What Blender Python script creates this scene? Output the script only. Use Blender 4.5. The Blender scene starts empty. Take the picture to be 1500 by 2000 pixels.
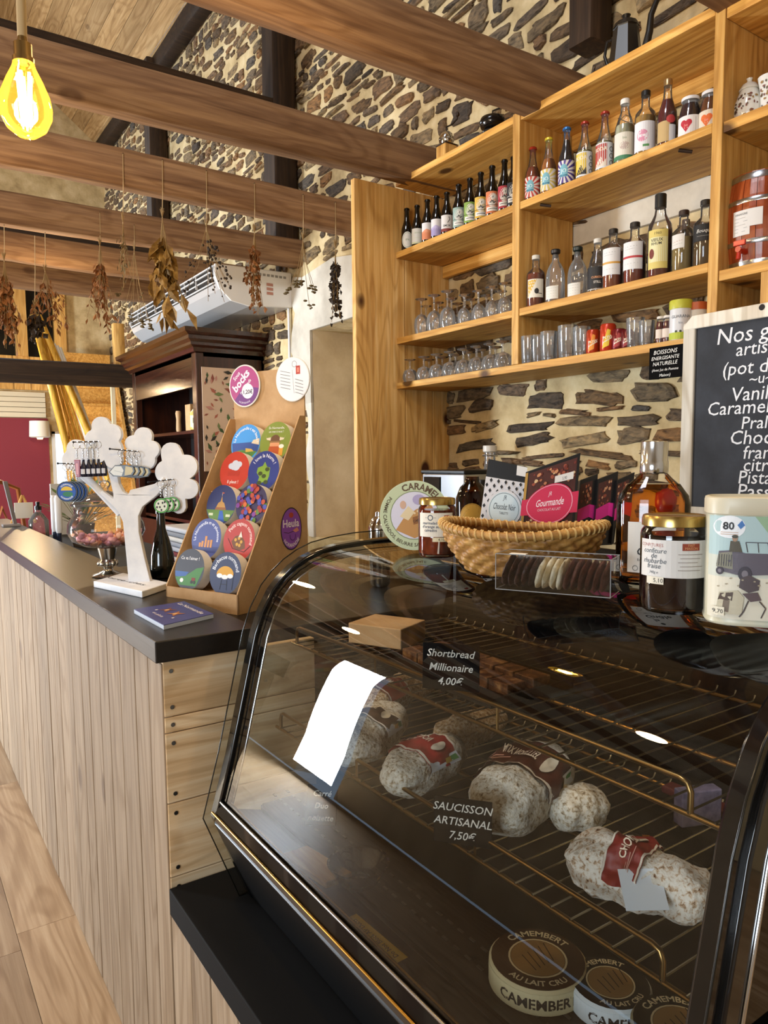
import bpy, math, random
from mathutils import Vector, Matrix, noise
from mathutils.geometry import tessellate_polygon
random.seed(7)
S = bpy.context.scene
COL = S.collection
PI = math.pi
def V(*a): return Vector(a)

# ---------------------------------------------------------------- camera
F_PX, CX, CY = 1439.35, 749.9, 1025.9          # focal length and principal point of a 1500 x 2000 frame
EYE = V(0, 0, 1.5)
RT = V(0.82690673, -0.56226394, -0.00919388)
UP = V(0.05783884, 0.06877667, 0.99595403)
FW = V(0.55935672, 0.82409285, -0.08939258)
cam = bpy.data.objects.new('camera', bpy.data.cameras.new('camera'))
COL.objects.link(cam)
cam.matrix_world = Matrix(((RT.x, UP.x, -FW.x, EYE.x), (RT.y, UP.y, -FW.y, EYE.y), (RT.z, UP.z, -FW.z, EYE.z), (0, 0, 0, 1)))
cd = cam.data
cd.sensor_fit = 'VERTICAL'; cd.sensor_height = 36; cd.sensor_width = 27
cd.lens = F_PX / 2000 * 36
cd.shift_x = (750 - CX) / 2000; cd.shift_y = (CY - 1000) / 2000
cd.clip_start = .02; cd.clip_end = 100
S.camera = cam

# ---------------------------------------------------------------- world, daylight, added warm lights, exposure
w = bpy.data.worlds.new('sky'); S.world = w; w.use_nodes = True
bg = w.node_tree.nodes['Background']
bg.inputs['Color'].default_value = (.62, .78, 1, 1); bg.inputs['Strength'].default_value = 1.6
def area(name, loc, aim, sx, sy, power, col):
    l = bpy.data.lights.new(name, 'AREA'); l.shape = 'RECTANGLE'; l.size = sx; l.size_y = sy
    l.energy = power; l.color = col
    o = bpy.data.objects.new(name, l); COL.objects.link(o); o.location = loc
    o.rotation_euler = (Vector(aim) - Vector(loc)).to_track_quat('-Z', 'Y').to_euler()
    return o
def lamp(name, loc, power, col, r=.05):
    l = bpy.data.lights.new(name, 'POINT'); l.energy = power; l.color = col; l.shadow_soft_size = r
    o = bpy.data.objects.new(name, l); COL.objects.link(o); o.location = loc
    return o
DAY = (.80, .90, 1.0); WARM = (1.0, .71, .40)
area('daylight_glass_door', (-3.12, 6.25, 1.08), (2, 6.25, 1.08), .78, 2.0, 520, DAY)
area('daylight_side_window', (-3.12, -.6, 1.5), (1.2, 1.2, 1.1), 1.4, 1.3, 90, DAY)
area('daylight_roof_window', (-1.75, 1.0, 6.1), (1.6, 2.6, 1.4), 1.1, 1.3, 120, (.95, .96, 1))
area('daylight_gable_window', (0.2, 9.85, 4.4), (1.2, 6, 2.0), 1.4, 1.3, 150, DAY)
for i, p in enumerate([(0.9, .35, 2.35), (-.9, 1.7, 2.4), (-.9, 3.9, 2.4), (1.0, 1.8, 2.5), (.35, 3.35, 2.4), (1.0, 5.2, 2.5), (1.2, 8.2, 2.3)]):  # bare warm point lights added to fill the room; no fittings built
    lamp('added_warm_light', p, [13, 17, 19, 14, 17, 20, 34][i], WARM, .06)
S.view_settings.view_transform = 'Standard'; S.view_settings.look = 'None'
S.view_settings.gamma = 1; S.view_settings.use_curve_mapping = False
S.view_settings.exposure = -0.12
S.cycles.transparent_max_bounces = 32
S.cycles.max_bounces = 10; S.cycles.diffuse_bounces = 4; S.cycles.glossy_bounces = 5; S.cycles.transmission_bounces = 8
S.cycles.sample_clamp_indirect = 6; S.cycles.caustics_reflective = False; S.cycles.caustics_refractive = False

# ---------------------------------------------------------------- points: where a line of sight meets a plane of the room
def ray(px, py): return RT * ((px - CX) / F_PX) - UP * ((py - CY) / F_PX) + FW
def onX(x, px, py): d = ray(px, py); return EYE + d * ((x - EYE.x) / d.x)
def onY(y, px, py): d = ray(px, py); return EYE + d * ((y - EYE.y) / d.y)
def onZ(z, px, py): d = ray(px, py); return EYE + d * ((z - EYE.z) / d.z)
def onP(p, n, px, py): d = ray(px, py); return EYE + d * ((Vector(p) - EYE).dot(n) / d.dot(n))
def mpp(p): return (Vector(p) - EYE).dot(FW) / F_PX
def proj(p):
    q = Vector(p) - EYE; z = q.dot(FW)
    return (CX + F_PX * q.dot(RT) / z, CY - F_PX * q.dot(UP) / z, z)

# ---------------------------------------------------------------- materials
MATS = {}
def nt(name):
    m = bpy.data.materials.new(name); m.use_nodes = True
    t = m.node_tree; b = t.nodes['Principled BSDF']
    return m, t, b, t.nodes.new, t.links.new
def rgb(h):
    if isinstance(h, str):
        c = [int(h[i:i + 2], 16) / 255 for i in (0, 2, 4)]
        return tuple(x / 12.92 if x <= .04045 else ((x + .055) / 1.055) ** 2.4 for x in c) + (1,)
    return tuple(h[:3]) + (1,)
def flat(h, rough=.55, metal=0, coat=0, spec=.5):
    k = ('flat', h, rough, metal, coat, spec)
    if k not in MATS:
        m, t, b, N, L = nt('paint_%s' % h)
        b.inputs['Base Color'].default_value = rgb(h); b.inputs['Roughness'].default_value = rough
        b.inputs['Metallic'].default_value = metal; b.inputs['Coat Weight'].default_value = coat
        b.inputs['Specular IOR Level'].default_value = spec
        MATS[k] = m
    return MATS[k]
def coords(N, L, scale, jitter=0):
    tc = N('ShaderNodeTexCoord'); mp = N('ShaderNodeMapping'); mp.inputs['Scale'].default_value = scale
    if jitter:
        oi = N('ShaderNodeObjectInfo'); mu = N('ShaderNodeMath'); mu.operation = 'MULTIPLY'; mu.inputs[1].default_value = jitter
        L(oi.outputs['Random'], mu.inputs[0])
        ad = N('ShaderNodeVectorMath'); ad.operation = 'ADD'
        L(tc.outputs['Object'], ad.inputs[0]); L(mu.outputs[0], ad.inputs[1]); L(ad.outputs[0], mp.inputs['Vector'])
    else:
        L(tc.outputs['Object'], mp.inputs['Vector'])
    return mp.outputs[0]
def ramp(N, L, src, stops):
    r = N('ShaderNodeValToRGB'); e = r.color_ramp.elements
    while len(e) < len(stops): e.new(.5)
    for i, (p, c) in enumerate(stops): e[i].position = p; e[i].color = rgb(c)
    L(src, r.inputs['Fac']); return r.outputs['Color']
def noisy(name, stops, scale=8, stretch=(1, 1, 1), rough=.7, bump=.2, bscale=60, detail=5, metal=0, dist=0, jitter=3.0, spec=.4):
    m, t, b, N, L = nt(name)
    v = coords(N, L, tuple(s * scale for s in stretch), jitter)
    n = N('ShaderNodeTexNoise'); n.inputs['Scale'].default_value = 1; n.inputs['Detail'].default_value = detail
    n.inputs['Distortion'].default_value = dist; n.inputs['Roughness'].default_value = .62
    L(v, n.inputs['Vector']); L(ramp(N, L, n.outputs['Fac'], stops), b.inputs['Base Color'])
    b.inputs['Roughness'].default_value = rough; b.inputs['Metallic'].default_value = metal; b.inputs['Specular IOR Level'].default_value = spec
    if bump:
        n2 = N('ShaderNodeTexNoise'); n2.inputs['Scale'].default_value = 1; n2.inputs['Detail'].default_value = 4
        L(coords(N, L, tuple(s * bscale for s in stretch), jitter), n2.inputs['Vector'])
        bp = N('ShaderNodeBump'); bp.inputs['Strength'].default_value = bump; bp.inputs['Distance'].default_value = .004
        L(n2.outputs['Fac'], bp.inputs['Height']); L(bp.outputs[0], b.inputs['Normal'])
    return m
def wood(name, dark, mid, light, axis='y', rough=.55, knots='3a1c0c', kamt=1.0, tight=22, bump=.25, spec=.35, tint=.16):
    """grain runs along axis; every board shifts its own grain"""
    m, t, b, N, L = nt(name)
    st = {'x': (.035, 1, 1), 'y': (1, .035, 1), 'z': (1, 1, .035)}[axis]
    n = N('ShaderNodeTexNoise'); n.inputs['Scale'].default_value = 1; n.inputs['Detail'].default_value = 7
    n.inputs['Roughness'].default_value = .68; n.inputs['Distortion'].default_value = .35
    L(coords(N, L, tuple(tight * 2.2 * s for s in st), 9.7), n.inputs['Vector'])
    c = ramp(N, L, n.outputs['Fac'], [(.28, dark), (.5, mid), (.7, light)])
    vo = N('ShaderNodeTexVoronoi'); vo.inputs['Scale'].default_value = 1; vo.inputs['Randomness'].default_value = 1
    kst = tuple(3.6 * (.62 if s < .5 else 1) for s in st)
    L(coords(N, L, kst, 7.3), vo.inputs['Vector'])
    # growth rings: bands that bend round the knots
    big = N('ShaderNodeTexNoise'); big.inputs['Scale'].default_value = 1; big.inputs['Detail'].default_value = 2; big.inputs['Distortion'].default_value = .4
    L(coords(N, L, tuple(6.0 * (.16 if s < .5 else 1) for s in st), 5.1), big.inputs['Vector'])
    bs = N('ShaderNodeMath'); bs.operation = 'MULTIPLY_ADD'; bs.inputs[1].default_value = 60; L(big.outputs['Fac'], bs.inputs[0])
    dv = N('ShaderNodeMath'); dv.operation = 'DIVIDE'; dv.inputs[0].default_value = 1.2; da = N('ShaderNodeMath'); da.operation = 'ADD'; da.inputs[1].default_value = .12
    L(vo.outputs['Distance'], da.inputs[0]); L(da.outputs[0], dv.inputs[1]); L(dv.outputs[0], bs.inputs[2])
    sn = N('ShaderNodeMath'); sn.operation = 'SINE'; L(bs.outputs[0], sn.inputs[0])
    mx = N('ShaderNodeMix'); mx.data_type = 'RGBA'; mx.blend_type = 'MULTIPLY'
    hs0 = N('ShaderNodeMapRange'); hs0.inputs[1].default_value = -1; L(sn.outputs[0], hs0.inputs[0])
    L(ramp(N, L, hs0.outputs[0], [(.0, (.74, .68, .60)), (.45, (.97, .96, .94)), (1, (1.0, 1.0, 1.0))]), mx.inputs[7]); L(c, mx.inputs[6]); mx.inputs[0].default_value = .75
    out = mx.outputs[2]
    if kamt:
        k = ramp(N, L, vo.outputs['Distance'], [(.075, (1, 1, 1)), (.125, (0, 0, 0))])
        mk = N('ShaderNodeMix'); mk.data_type = 'RGBA'; mu = N('ShaderNodeMath'); mu.operation = 'MULTIPLY'; mu.inputs[1].default_value = kamt
        L(k, mu.inputs[0]); L(mu.outputs[0], mk.inputs[0]); L(out, mk.inputs[6]); mk.inputs[7].default_value = rgb(knots); out = mk.outputs[2]
    oi = N('ShaderNodeObjectInfo')
    hs = N('ShaderNodeHueSaturation'); mr = N('ShaderNodeMapRange'); mr.inputs[3].default_value = 1 - tint; mr.inputs[4].default_value = 1 + tint
    L(oi.outputs['Random'], mr.inputs[0]); L(mr.outputs[0], hs.inputs['Value']); L(out, hs.inputs['Color']); L(hs.outputs[0], b.inputs['Base Color'])
    b.inputs['Roughness'].default_value = rough; b.inputs['Specular IOR Level'].default_value = spec
    bp = N('ShaderNodeBump'); bp.inputs['Strength'].default_value = bump; bp.inputs['Distance'].default_value = .003
    L(n.outputs['Fac'], bp.inputs['Height']); L(bp.outputs[0], b.inputs['Normal'])
    return m
def clear(name, tint=(1, 1, 1), ior=1.5, rough=0.0, refl=(1, 1, 1), brighten=0, lit=None):
    """thin clear sheet: passes light through, mirrors more at a grazing angle"""
    m, t, b, N, L = nt(name); t.nodes.remove(b)
    tr = N('ShaderNodeBsdfTransparent'); tr.inputs[0].default_value = rgb(tint)
    gl = N('ShaderNodeBsdfGlossy'); gl.inputs['Roughness'].default_value = rough; gl.inputs[0].default_value = rgb(refl)
    fr = N('ShaderNodeFresnel'); fr.inputs[0].default_value = ior
    mx = N('ShaderNodeMixShader'); L(fr.outputs[0], mx.inputs[0]); L(tr.outputs[0], mx.inputs[1]); L(gl.outputs[0], mx.inputs[2])
    out = mx.outputs[0]
    if brighten:  # white diffuse mixed in so dark glass looks lit
        df = N('ShaderNodeBsdfDiffuse'); df.inputs[0].default_value = (.9, .92, .92, 1); m2 = N('ShaderNodeMixShader'); m2.inputs[0].default_value = brighten
        L(out, m2.inputs[1]); L(df.outputs[0], m2.inputs[2]); out = m2.outputs[0]
    if lit:
        em = N('ShaderNodeEmission'); em.inputs[0].default_value = rgb(lit[:3]); em.inputs[1].default_value = lit[3]; m3 = N('ShaderNodeAddShader')
        L(out, m3.inputs[0]); L(em.outputs[0], m3.inputs[1]); out = m3.outputs[0]
    L(out, t.nodes['Material Output'].inputs[0]); return m
def glow(name, col, s):
    m, t, b, N, L = nt(name)
    b.inputs['Base Color'].default_value = rgb(col); b.inputs['Emission Color'].default_value = rgb(col); b.inputs['Emission Strength'].default_value = s
    return m
M = {}
M['pine_y'] = wood('pine_shelf', 'b07a36', 'd09c4c', 'e3b96e', 'y', tight=26, kamt=.9)
M['pine_z'] = wood('pine_upright', 'b07c3a', 'd2a156', 'e4bd78', 'z', tight=24, kamt=1)
M['panel'] = wood('pine_partition', 'b58245', 'd5a862', 'e8c68c', 'z', tight=17, kamt=1, knots='42200f')
M['beam'] = wood('old_oak_joist', '5f432d', '846447', '9f7d59', 'x', tight=15, kamt=.5, rough=.75, bump=.5)
M['dark_beam'] = wood('dark_truss_oak', '1d120b', '30200f', '44301e', 'x', tight=14, kamt=0, rough=.75)
M['dark_post'] = wood('dark_truss_post', '1d120b', '30200f', '44301e', 'z', tight=14, kamt=0, rough=.75)
M['roof'] = wood('roof_boards', '8a6a41', 'ab8a5c', 'c2a376', 'y', tight=14, kamt=.4, rough=.8)
M['clad'] = wood('counter_cladding', '86715b', '9b866d', 'aa957c', 'z', tight=30, kamt=.5, knots='4a3426', rough=.7, tint=.12)
M['end'] = wood('counter_end_boards', 'c9a373', 'e2c397', 'f2ddb9', 'x', tight=20, kamt=1, knots='5a321a', rough=.6)
M['floor'] = wood('floor_boards', '94795a', 'ab9070', 'bea687', 'y', tight=16, kamt=.35, knots='5f4429', rough=.5, bump=.1)
M['worktop'] = wood('black_brown_worktop', '0e0b09', '17120f', '221b16', 'y', tight=40, kamt=0, rough=.32, bump=.1, spec=.6, tint=.02)
M['black'] = flat('0b0b0c', .35); M['black_matt'] = flat('0d0d0e', .7); M['ledge'] = flat('060606', .75, spec=.2)
M['gloss_black'] = flat('07080a', .12, coat=.5)
M['mortar'] = noisy('lime_mortar', [(.3, 'a48d64'), (.5, 'c9b386'), (.7, 'dfcda4')], 5, bump=.8, bscale=45, rough=.95, jitter=0)
M['plaster'] = noisy('white_plaster', [(.3, 'b9b2a4'), (.55, 'd3cdbf'), (.75, 'e2ddd0')], 4, bump=.3, bscale=20, rough=.9)
M['tan_plaster'] = noisy('tan_plaster', [(.3, 'bda685'), (.5, 'cfbb99'), (.72, 'ddcbad')], 3.5, bump=.4, bscale=16, rough=.92)
M['mahogany'] = wood('dark_mahogany', '1c0d08', '36190e', '4d2615', 'z', tight=14, kamt=0, rough=.28, spec=.6)
M['mahogany_y'] = wood('dark_mahogany_cornice', '1c0d08', '36190e', '4d2615', 'y', tight=14, kamt=0, rough=.2, spec=.8)
M['white'] = flat('d7d8da', .5); M['paper'] = flat('e4e1d8', .8); M['kraft'] = noisy('kraft_card', [(.3, 'ad885c'), (.7, 'c4a075')], 14, bump=.05, rough=.85)
M['steel'] = flat('b9bcc0', .22, 1); M['chrome'] = flat('d6d8da', .08, 1); M['gold'] = flat('c79a45', .25, 1); M['brass'] = flat('97794a', .3, 1)
M['glass'] = clear('clear_glass', (.985, .99, .985), 1.5, brighten=.02)
M['sheet'] = clear('display_glass', (.93, .94, .92), 1.55)
M['crystal'] = clear('drinking_glass', (.99, .99, .99), 1.6, .05, brighten=.08)
M['acetate'] = clear('clear_acetate', (.96, .96, .96), 1.5, .03)
M['beer_glass'] = flat('0a0705', .08, coat=.4)
M['green_glass'] = flat('060a06', .08, coat=.4)
M['twine'] = flat('b39a70', .9)

# ---------------------------------------------------------------- mesh building
class MB:
    def __init__(s): s.v = []; s.f = []; s.m = []; s.mats = []
    def mi(s, mat):
        if mat is None: return 0
        if mat not in s.mats: s.mats.append(mat)
        return s.mats.index(mat)
    def add(s, vs, fs, mat=None):
        o = len(s.v); i = s.mi(mat); s.v += [tuple(v) for v in vs]
        for f in fs: s.f.append([o + k for k in f]); s.m.append(i)
        return s
    def box(s, x0, x1, y0, y1, z0, z1, mat=None):
        x0, x1 = sorted((x0, x1)); y0, y1 = sorted((y0, y1)); z0, z1 = sorted((z0, z1))
        return s.add([(x, y, z) for z in (z0, z1) for y in (y0, y1) for x in (x0, x1)],
                     [(0, 2, 3, 1), (4, 5, 7, 6), (0, 1, 5, 4), (2, 6, 7, 3), (0, 4, 6, 2), (1, 3, 7, 5)], mat)
    def obox(s, c, ax, ay, az, mat=None):
        """box at centre c with half-axis vectors"""
        c = Vector(c); p = [c + ax * i + ay * j + az * k for k in (-1, 1) for j in (-1, 1) for i in (-1, 1)]
        f = [(0, 2, 3, 1), (4, 5, 7, 6), (0, 1, 5, 4), (2, 6, 7, 3), (0, 4, 6, 2), (1, 3, 7, 5)]
        if ax.cross(ay).dot(az) < 0: f = [q[::-1] for q in f]
        return s.add(p, f, mat)
    def slab(s, pts, d, mat=None):
        """outline pts (3D, planar) pushed along vector d"""
        n = len(pts); pts = [Vector(p) for p in pts]; d = Vector(d)
        nrm = Vector((0, 0, 0))
        for i in range(n): nrm += pts[i].cross(pts[(i + 1) % n])
        if nrm.dot(d) > 0: pts = pts[::-1]
        vs = pts + [p + d for p in pts]
        tri = tessellate_polygon([pts])
        fs = []
        for a, b, c in tri:
            nn = (pts[b] - pts[a]).cross(pts[c] - pts[a])
            if nn.dot(d) > 0: a, c = c, a
            fs += [(a, b, c), (c + n, b + n, a + n)]
        for i in range(n):
            j = (i + 1) % n; fs.append((j, i, i + n, j + n))
        return s.add(vs, fs, mat)
    def lathe(s, prof, n=24, mat=None, c=(0, 0, 0), sx=1, sy=1):
        o = []; vs = []
        for r, z in prof:
            for i in range(n):
                a = 2 * PI * i / n; vs.append((c[0] + r * sx * math.cos(a), c[1] + r * sy * math.sin(a), c[2] + z))
        for k in range(len(prof) - 1):
            for i in range(n):
                j = (i + 1) % n; o.append((k * n + i, k * n + j, (k + 1) * n + j, (k + 1) * n + i))
        if prof[0][0] > 1e-6: o.append(tuple(range(n))[::-1])
        if prof[-1][0] > 1e-6: o.append(tuple((len(prof) - 1) * n + i for i in range(n)))
        return s.add(vs, o, mat)
    def tube(s, pts, r, n=8, mat=None, closed=False, r2=None):
        pts = [Vector(p) for p in pts]; m = len(pts); vs = []; fs = []
        t0 = (pts[1] - pts[0]).normalized(); u = t0.orthogonal().normalized()
        for k in range(m):
            if closed: t = (pts[(k + 1) % m] - pts[k - 1]).normalized()
            else: t = (pts[min(k + 1, m - 1)] - pts[max(k - 1, 0)]).normalized()
            u = (u - t * u.dot(t)).normalized(); wv = t.cross(u)
            rr = r if r2 is None else r + (r2 - r) * k / (m - 1)
            for i in range(n):
                a = 2 * PI * i / n; vs.append(pts[k] + (u * math.cos(a) + wv * math.sin(a)) * rr)
        for k in range(m if closed else m - 1):
            for i in range(n):
                j = (i + 1) % n; k2 = (k + 1) % m; fs.append((k * n + i, k * n + j, k2 * n + j, k2 * n + i))
        if not closed: fs += [tuple(range(n))[::-1], tuple((m - 1) * n + i for i in range(n))]
        return s.add(vs, fs, mat)
    def blob(s, c, r, nu=16, nv=10, mat=None, amp=0, fr=3, ax=None, seed=0):
        """lumpy ellipsoid; ax = three axis vectors"""
        ax = ax or (V(r[0], 0, 0), V(0, r[1], 0), V(0, 0, r[2])); c = Vector(c); vs = []; fs = []
        for j in range(nv + 1):
            th = PI * j / nv
            for i in range(nu):
                ph = 2 * PI * i / nu; d = V(math.sin(th) * math.cos(ph), math.sin(th) * math.sin(ph), math.cos(th))
                k = 1 + amp * noise.noise(d * fr + V(seed, seed * 2, 0))
                vs.append(c + (ax[0] * d.x + ax[1] * d.y + ax[2] * d.z) * k)
        for j in range(nv):
            for i in range(nu):
                k = (i + 1) % nu; fs.append((j * nu + i, (j + 1) * nu + i, (j + 1) * nu + k, j * nu + k))
        return s.add(vs, fs, mat)
    def mesh(s, name, mats=None, smooth=None):
        me = bpy.data.meshes.new(name); me.from_pydata(s.v, [], s.f)
        for m in (mats or s.mats): me.materials.append(m)
        if len(s.mats) > 1: me.polygons.foreach_set('material_index', s.m)
        if smooth:
            me.polygons.foreach_set('use_smooth', [True] * len(me.polygons)); me.set_sharp_from_angle(angle=math.radians(smooth))
        me.update(); return me
    def build(s, name, mat=None, parent=None, smooth=None, bevel=0, loc=None):
        me = s.mesh(name, [mat] if mat else None, smooth)
        return put(name, me, parent, loc, bevel)
def put(name, me, parent=None, loc=None, bevel=0):
    o = bpy.data.objects.new(name, me); COL.objects.link(o)
    if parent is not None: o.parent = parent
    if loc is not None: o.location = loc
    if bevel:
        b = o.modifiers.new('bevel', 'BEVEL'); b.width = bevel; b.segments = 2; b.limit_method = 'ANGLE'; b.angle_limit = .9
    return o
def tag(o, label=None, cat=None, group=None, kind=None):
    for k, x in (('label', label), ('category', cat), ('group', group), ('kind', kind)):
        if x: o[k] = x
    return o
def thing(name, loc=(0, 0, 0), label=None, cat=None, group=None, rz=0):
    o = bpy.data.objects.new(name, None); COL.objects.link(o); o.location = loc; o.rotation_euler.z = rz; o.empty_display_size = .05
    return tag(o, label, cat, group)
def dup(root, loc, rz=None, label=None, group=None):
    def cp(o, par):
        c = o.copy(); COL.objects.link(c); c.parent = par
        for ch in [q for q in KIDS.get(o.name, [])]: cp(ch, c)
        return c
    KIDS = {}
    def walk(o):
        KIDS[o.name] = list(o.children)
        for q in o.children: walk(q)
    walk(root); r = cp(root, None); r.location = loc
    if rz is not None: r.rotation_euler.z = rz
    if label: r['label'] = label
    if group: r['group'] = group
    return r
def struct(o, kind='structure'): o['kind'] = kind; return o

# flat print: lettering and shapes laid on a surface given by map(u, v, lift)
TXT = {}
def glyphs(s, shear=0, bold=0, space=1):
    k = (s, shear, bold, space)
    if k not in TXT:
        c = bpy.data.curves.new('lettering', 'FONT'); c.body = s; c.resolution_u = 2; c.size = 1; c.shear = shear; c.offset = bold; c.space_character = space
        o = bpy.data.objects.new('lettering', c); m = o.to_mesh()
        vs = [(v.co.x, v.co.y) for v in m.vertices]; fs = [tuple(p.vertices) for p in m.polygons]
        o.to_mesh_clear(); bpy.data.objects.remove(o); bpy.data.curves.remove(c)
        TXT[k] = (vs, fs, max([v[0] for v in vs], default=0))
    return TXT[k]
class Art(MB):
    def __init__(s, mp, sub=None): MB.__init__(s); s.mp = mp; s.h = .0003; s.sub = sub or getattr(mp, 'sub', None)
    def _z(s): s.h += .00006; return s.h
    def rect(s, u0, v0, u1, v1, col, n=1, rough=.6):
        h = s._z(); vs = []; fs = []
        for i in range(n + 1):
            u = u0 + (u1 - u0) * i / n; vs += [s.mp(u, v0, h), s.mp(u, v1, h)]
        for i in range(n): fs.append((2 * i, 2 * i + 2, 2 * i + 3, 2 * i + 1))
        return s.add(vs, fs, flat(col, rough) if not hasattr(col, 'node_tree') else col)
    def disc(s, u, v, ru, rv, col, n=24, rings=2, a0=0, a1=2 * PI):
        h = s._z(); vs = [s.mp(u, v, h)]; fs = []
        for k in range(1, rings + 1):
            for i in range(n + 1):
                a = a0 + (a1 - a0) * i / n; vs.append(s.mp(u + ru * k / rings * math.cos(a), v + rv * k / rings * math.sin(a), h))
        for i in range(n):
            fs.append((0, 1 + i, 2 + i))
            for k in range(1, rings):
                p = 1 + (k - 1) * (n + 1) + i; q = p + n + 1; fs.append((p, q, q + 1, p + 1))
        return s.add(vs, fs, flat(col) if not hasattr(col, 'node_tree') else col)
    def ring(s, u, v, r0, r1, col, n=28, ry=1, a0=0, a1=2 * PI):
        h = s._z(); vs = []; fs = []
        for i in range(n + 1):
            a = a0 + (a1 - a0) * i / n
            for r in (r0, r1): vs.append(s.mp(u + r * math.cos(a), v + r * ry * math.sin(a), h))
        for i in range(n): fs.append((2 * i, 2 * i + 1, 2 * i + 3, 2 * i + 2))
        return s.add(vs, fs, flat(col))
    def poly(s, pts, col):
        h = s._z(); q = [Vector((a, b, 0)) for a, b in pts]
        fs = []
        for a, b, c in tessellate_polygon([q]):
            if (q[b] - q[a]).cross(q[c] - q[a]).z < 0: a, c = c, a
            fs.append((a, b, c))
        if s.sub:                                # follow a curved surface: split long triangles
            tri = [[tuple(q[i][:2]) for i in f] for f in fs]; out = []
            while tri:
                a, b, c = tri.pop(); el = [math.dist(a, b), math.dist(b, c), math.dist(c, a)]; i = el.index(max(el))
                if el[i] <= s.sub or len(out) > 900: out.append((a, b, c)); continue
                if i == 1: a, b, c = b, c, a
                if i == 2: a, b, c = c, a, b
                m = ((a[0] + b[0]) / 2, (a[1] + b[1]) / 2); tri += [[a, m, c], [m, b, c]]
            return s.add([s.mp(*p, h) for t_ in out for p in t_], [(3 * k, 3 * k + 1, 3 * k + 2) for k in range(len(out))], flat(col))
        return s.add([s.mp(a, b, h) for a, b in pts], fs, flat(col))
    def line(s, pts, wd, col):
        for a, b in zip(pts, pts[1:]):
            d = Vector(b) - Vector(a)
            if d.length < 1e-9: continue
            n = Vector((-d.y, d.x)).normalized() * wd / 2
            s.poly([Vector(a) - n, Vector(b) - n, Vector(b) + n, Vector(a) + n], col)
        return s
    def text(s, t, u, v, size, col, align='c', shear=0, bold=0, rot=0, wide=1, space=1):
        vs, fs, wd = glyphs(t, shear, bold, space); h = s._z(); k = {'c': .5, 'l': 0, 'r': 1}[align]
        c, sn = math.cos(rot), math.sin(rot); out = []
        for x, y in vs:
            x = (x - wd * k) * size * wide; y *= size
            out.append(s.mp(u + x * c - y * sn, v + x * sn + y * c, h))
        return s.add(out, fs, flat(col))
    def arc(s, t, u, v, r, size, col, mid=PI / 2, ry=1, bold=0, inside=False, shear=0):
        """lettering bent round a circle; inside=True reads along the lower half"""
        vs, fs, wd = glyphs(t, shear, bold, 1); h = s._z(); out = []
        for x, y in vs:
            x = (x - wd / 2) * size; y = (y - .35) * size
            a = mid + x / r if inside else mid - x / r; rr = r - y if inside else r + y
            out.append(s.mp(u + rr * math.cos(a), v + rr * ry * math.sin(a), h))
        return s.add(out, fs, flat(col))
def cyl(R, a0=0, z0=0, c=(0, 0)):
    def f(u, v, h): return V(c[0] + (R + h) * math.cos(a0 + u / R), c[1] + (R + h) * math.sin(a0 + u / R), z0 + v)
    f.sub = R * .3; return f
def plane(o, r, u):
    o = Vector(o); r = Vector(r).normalized(); u = Vector(u).normalized(); n = r.cross(u)
    return lambda a, b, h: o + r * a + u * b + n * h
# ================================================================ THE ROOM
WX = 2.545; Y0, Y1 = -3.0, 10.0; XL = -3.2
# floor: base slab and long boards
fl = struct(MB().box(XL, WX + .5, Y0, Y1, -.1, -.012).build('floor', M['floor']))
for i in range(9):
    x1 = .46 - i * .19; y = -.6 - random.random() * .9
    while y < 8.6:
        ln = random.choice((1.25, 1.25, 1.25, .9))
        MB().box(x1 - .1885, x1, y, y + ln - .0015, -.012, 0).build('plank', M['floor'], fl)
        y += ln
# right-hand stone wall with a plastered window niche
wr = thing('wall_right'); struct(wr)
NY0, NY1, NZ0, NZ1 = 3.35, 4.62, .95, 2.40
core = MB()
core.box(WX, 3.05, Y0, NY0, 0, 5.4).box(WX, 3.05, NY1, Y1, 0, 5.4).box(WX, 3.05, NY0, NY1, NZ1, 5.4).box(WX, 3.05, NY0, NY1, 0, NZ0)
core.build('mortar_core', M['mortar'], wr)
MB().box(2.93, 3.04, NY0, NY1, NZ0, NZ1).build('niche_back', M['plaster'], wr)
g = MB()                                        # rough far reveal of the niche
for k in range(13):
    for j in range(7):
        z = NZ0 + (NZ1 - NZ0) * k / 12; x = 2.54 + .4 * j / 6
        g.v.append((x, NY1 - .012 - .02 * noise.noise(V(x * 5, z * 4, 1)) - .05 * j / 6 * 0, z))
for k in range(12):
    for j in range(6): a = k * 7 + j; g.f.append([a, a + 1, a + 8, a + 7]); g.m.append(0)
g.build('niche_reveal', M['tan_plaster'], wr, smooth=60)
pt = MB()                                       # white plaster coat round the niche head, ragged edge
pts = [(NY1 + .26 + .05 * math.sin(i * 2.3), NZ1 - .5 + i * .13) for i in range(8)] + [(NY1 + .1, 2.78), (4.3, 2.82), (3.9, 2.76), (3.35, 2.8), (3.35, 2.40), (NY1, 2.40), (NY1, 1.9)]
pt.slab([(WX + .002, y, z) for y, z in pts], (-.022, 0, 0))
pt.build('plaster_coat', M['plaster'], wr)
pts = [(NY1 + .07 + .03 * math.sin(i * 1.7), .95 + i * .12) for i in range(9)] + [(NY1, 1.9), (NY1, .95)]
MB().slab([(WX + .002, y, z) for y, z in pts], (-.02, 0, 0)).build('plaster_edge', M['plaster'], wr)
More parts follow.
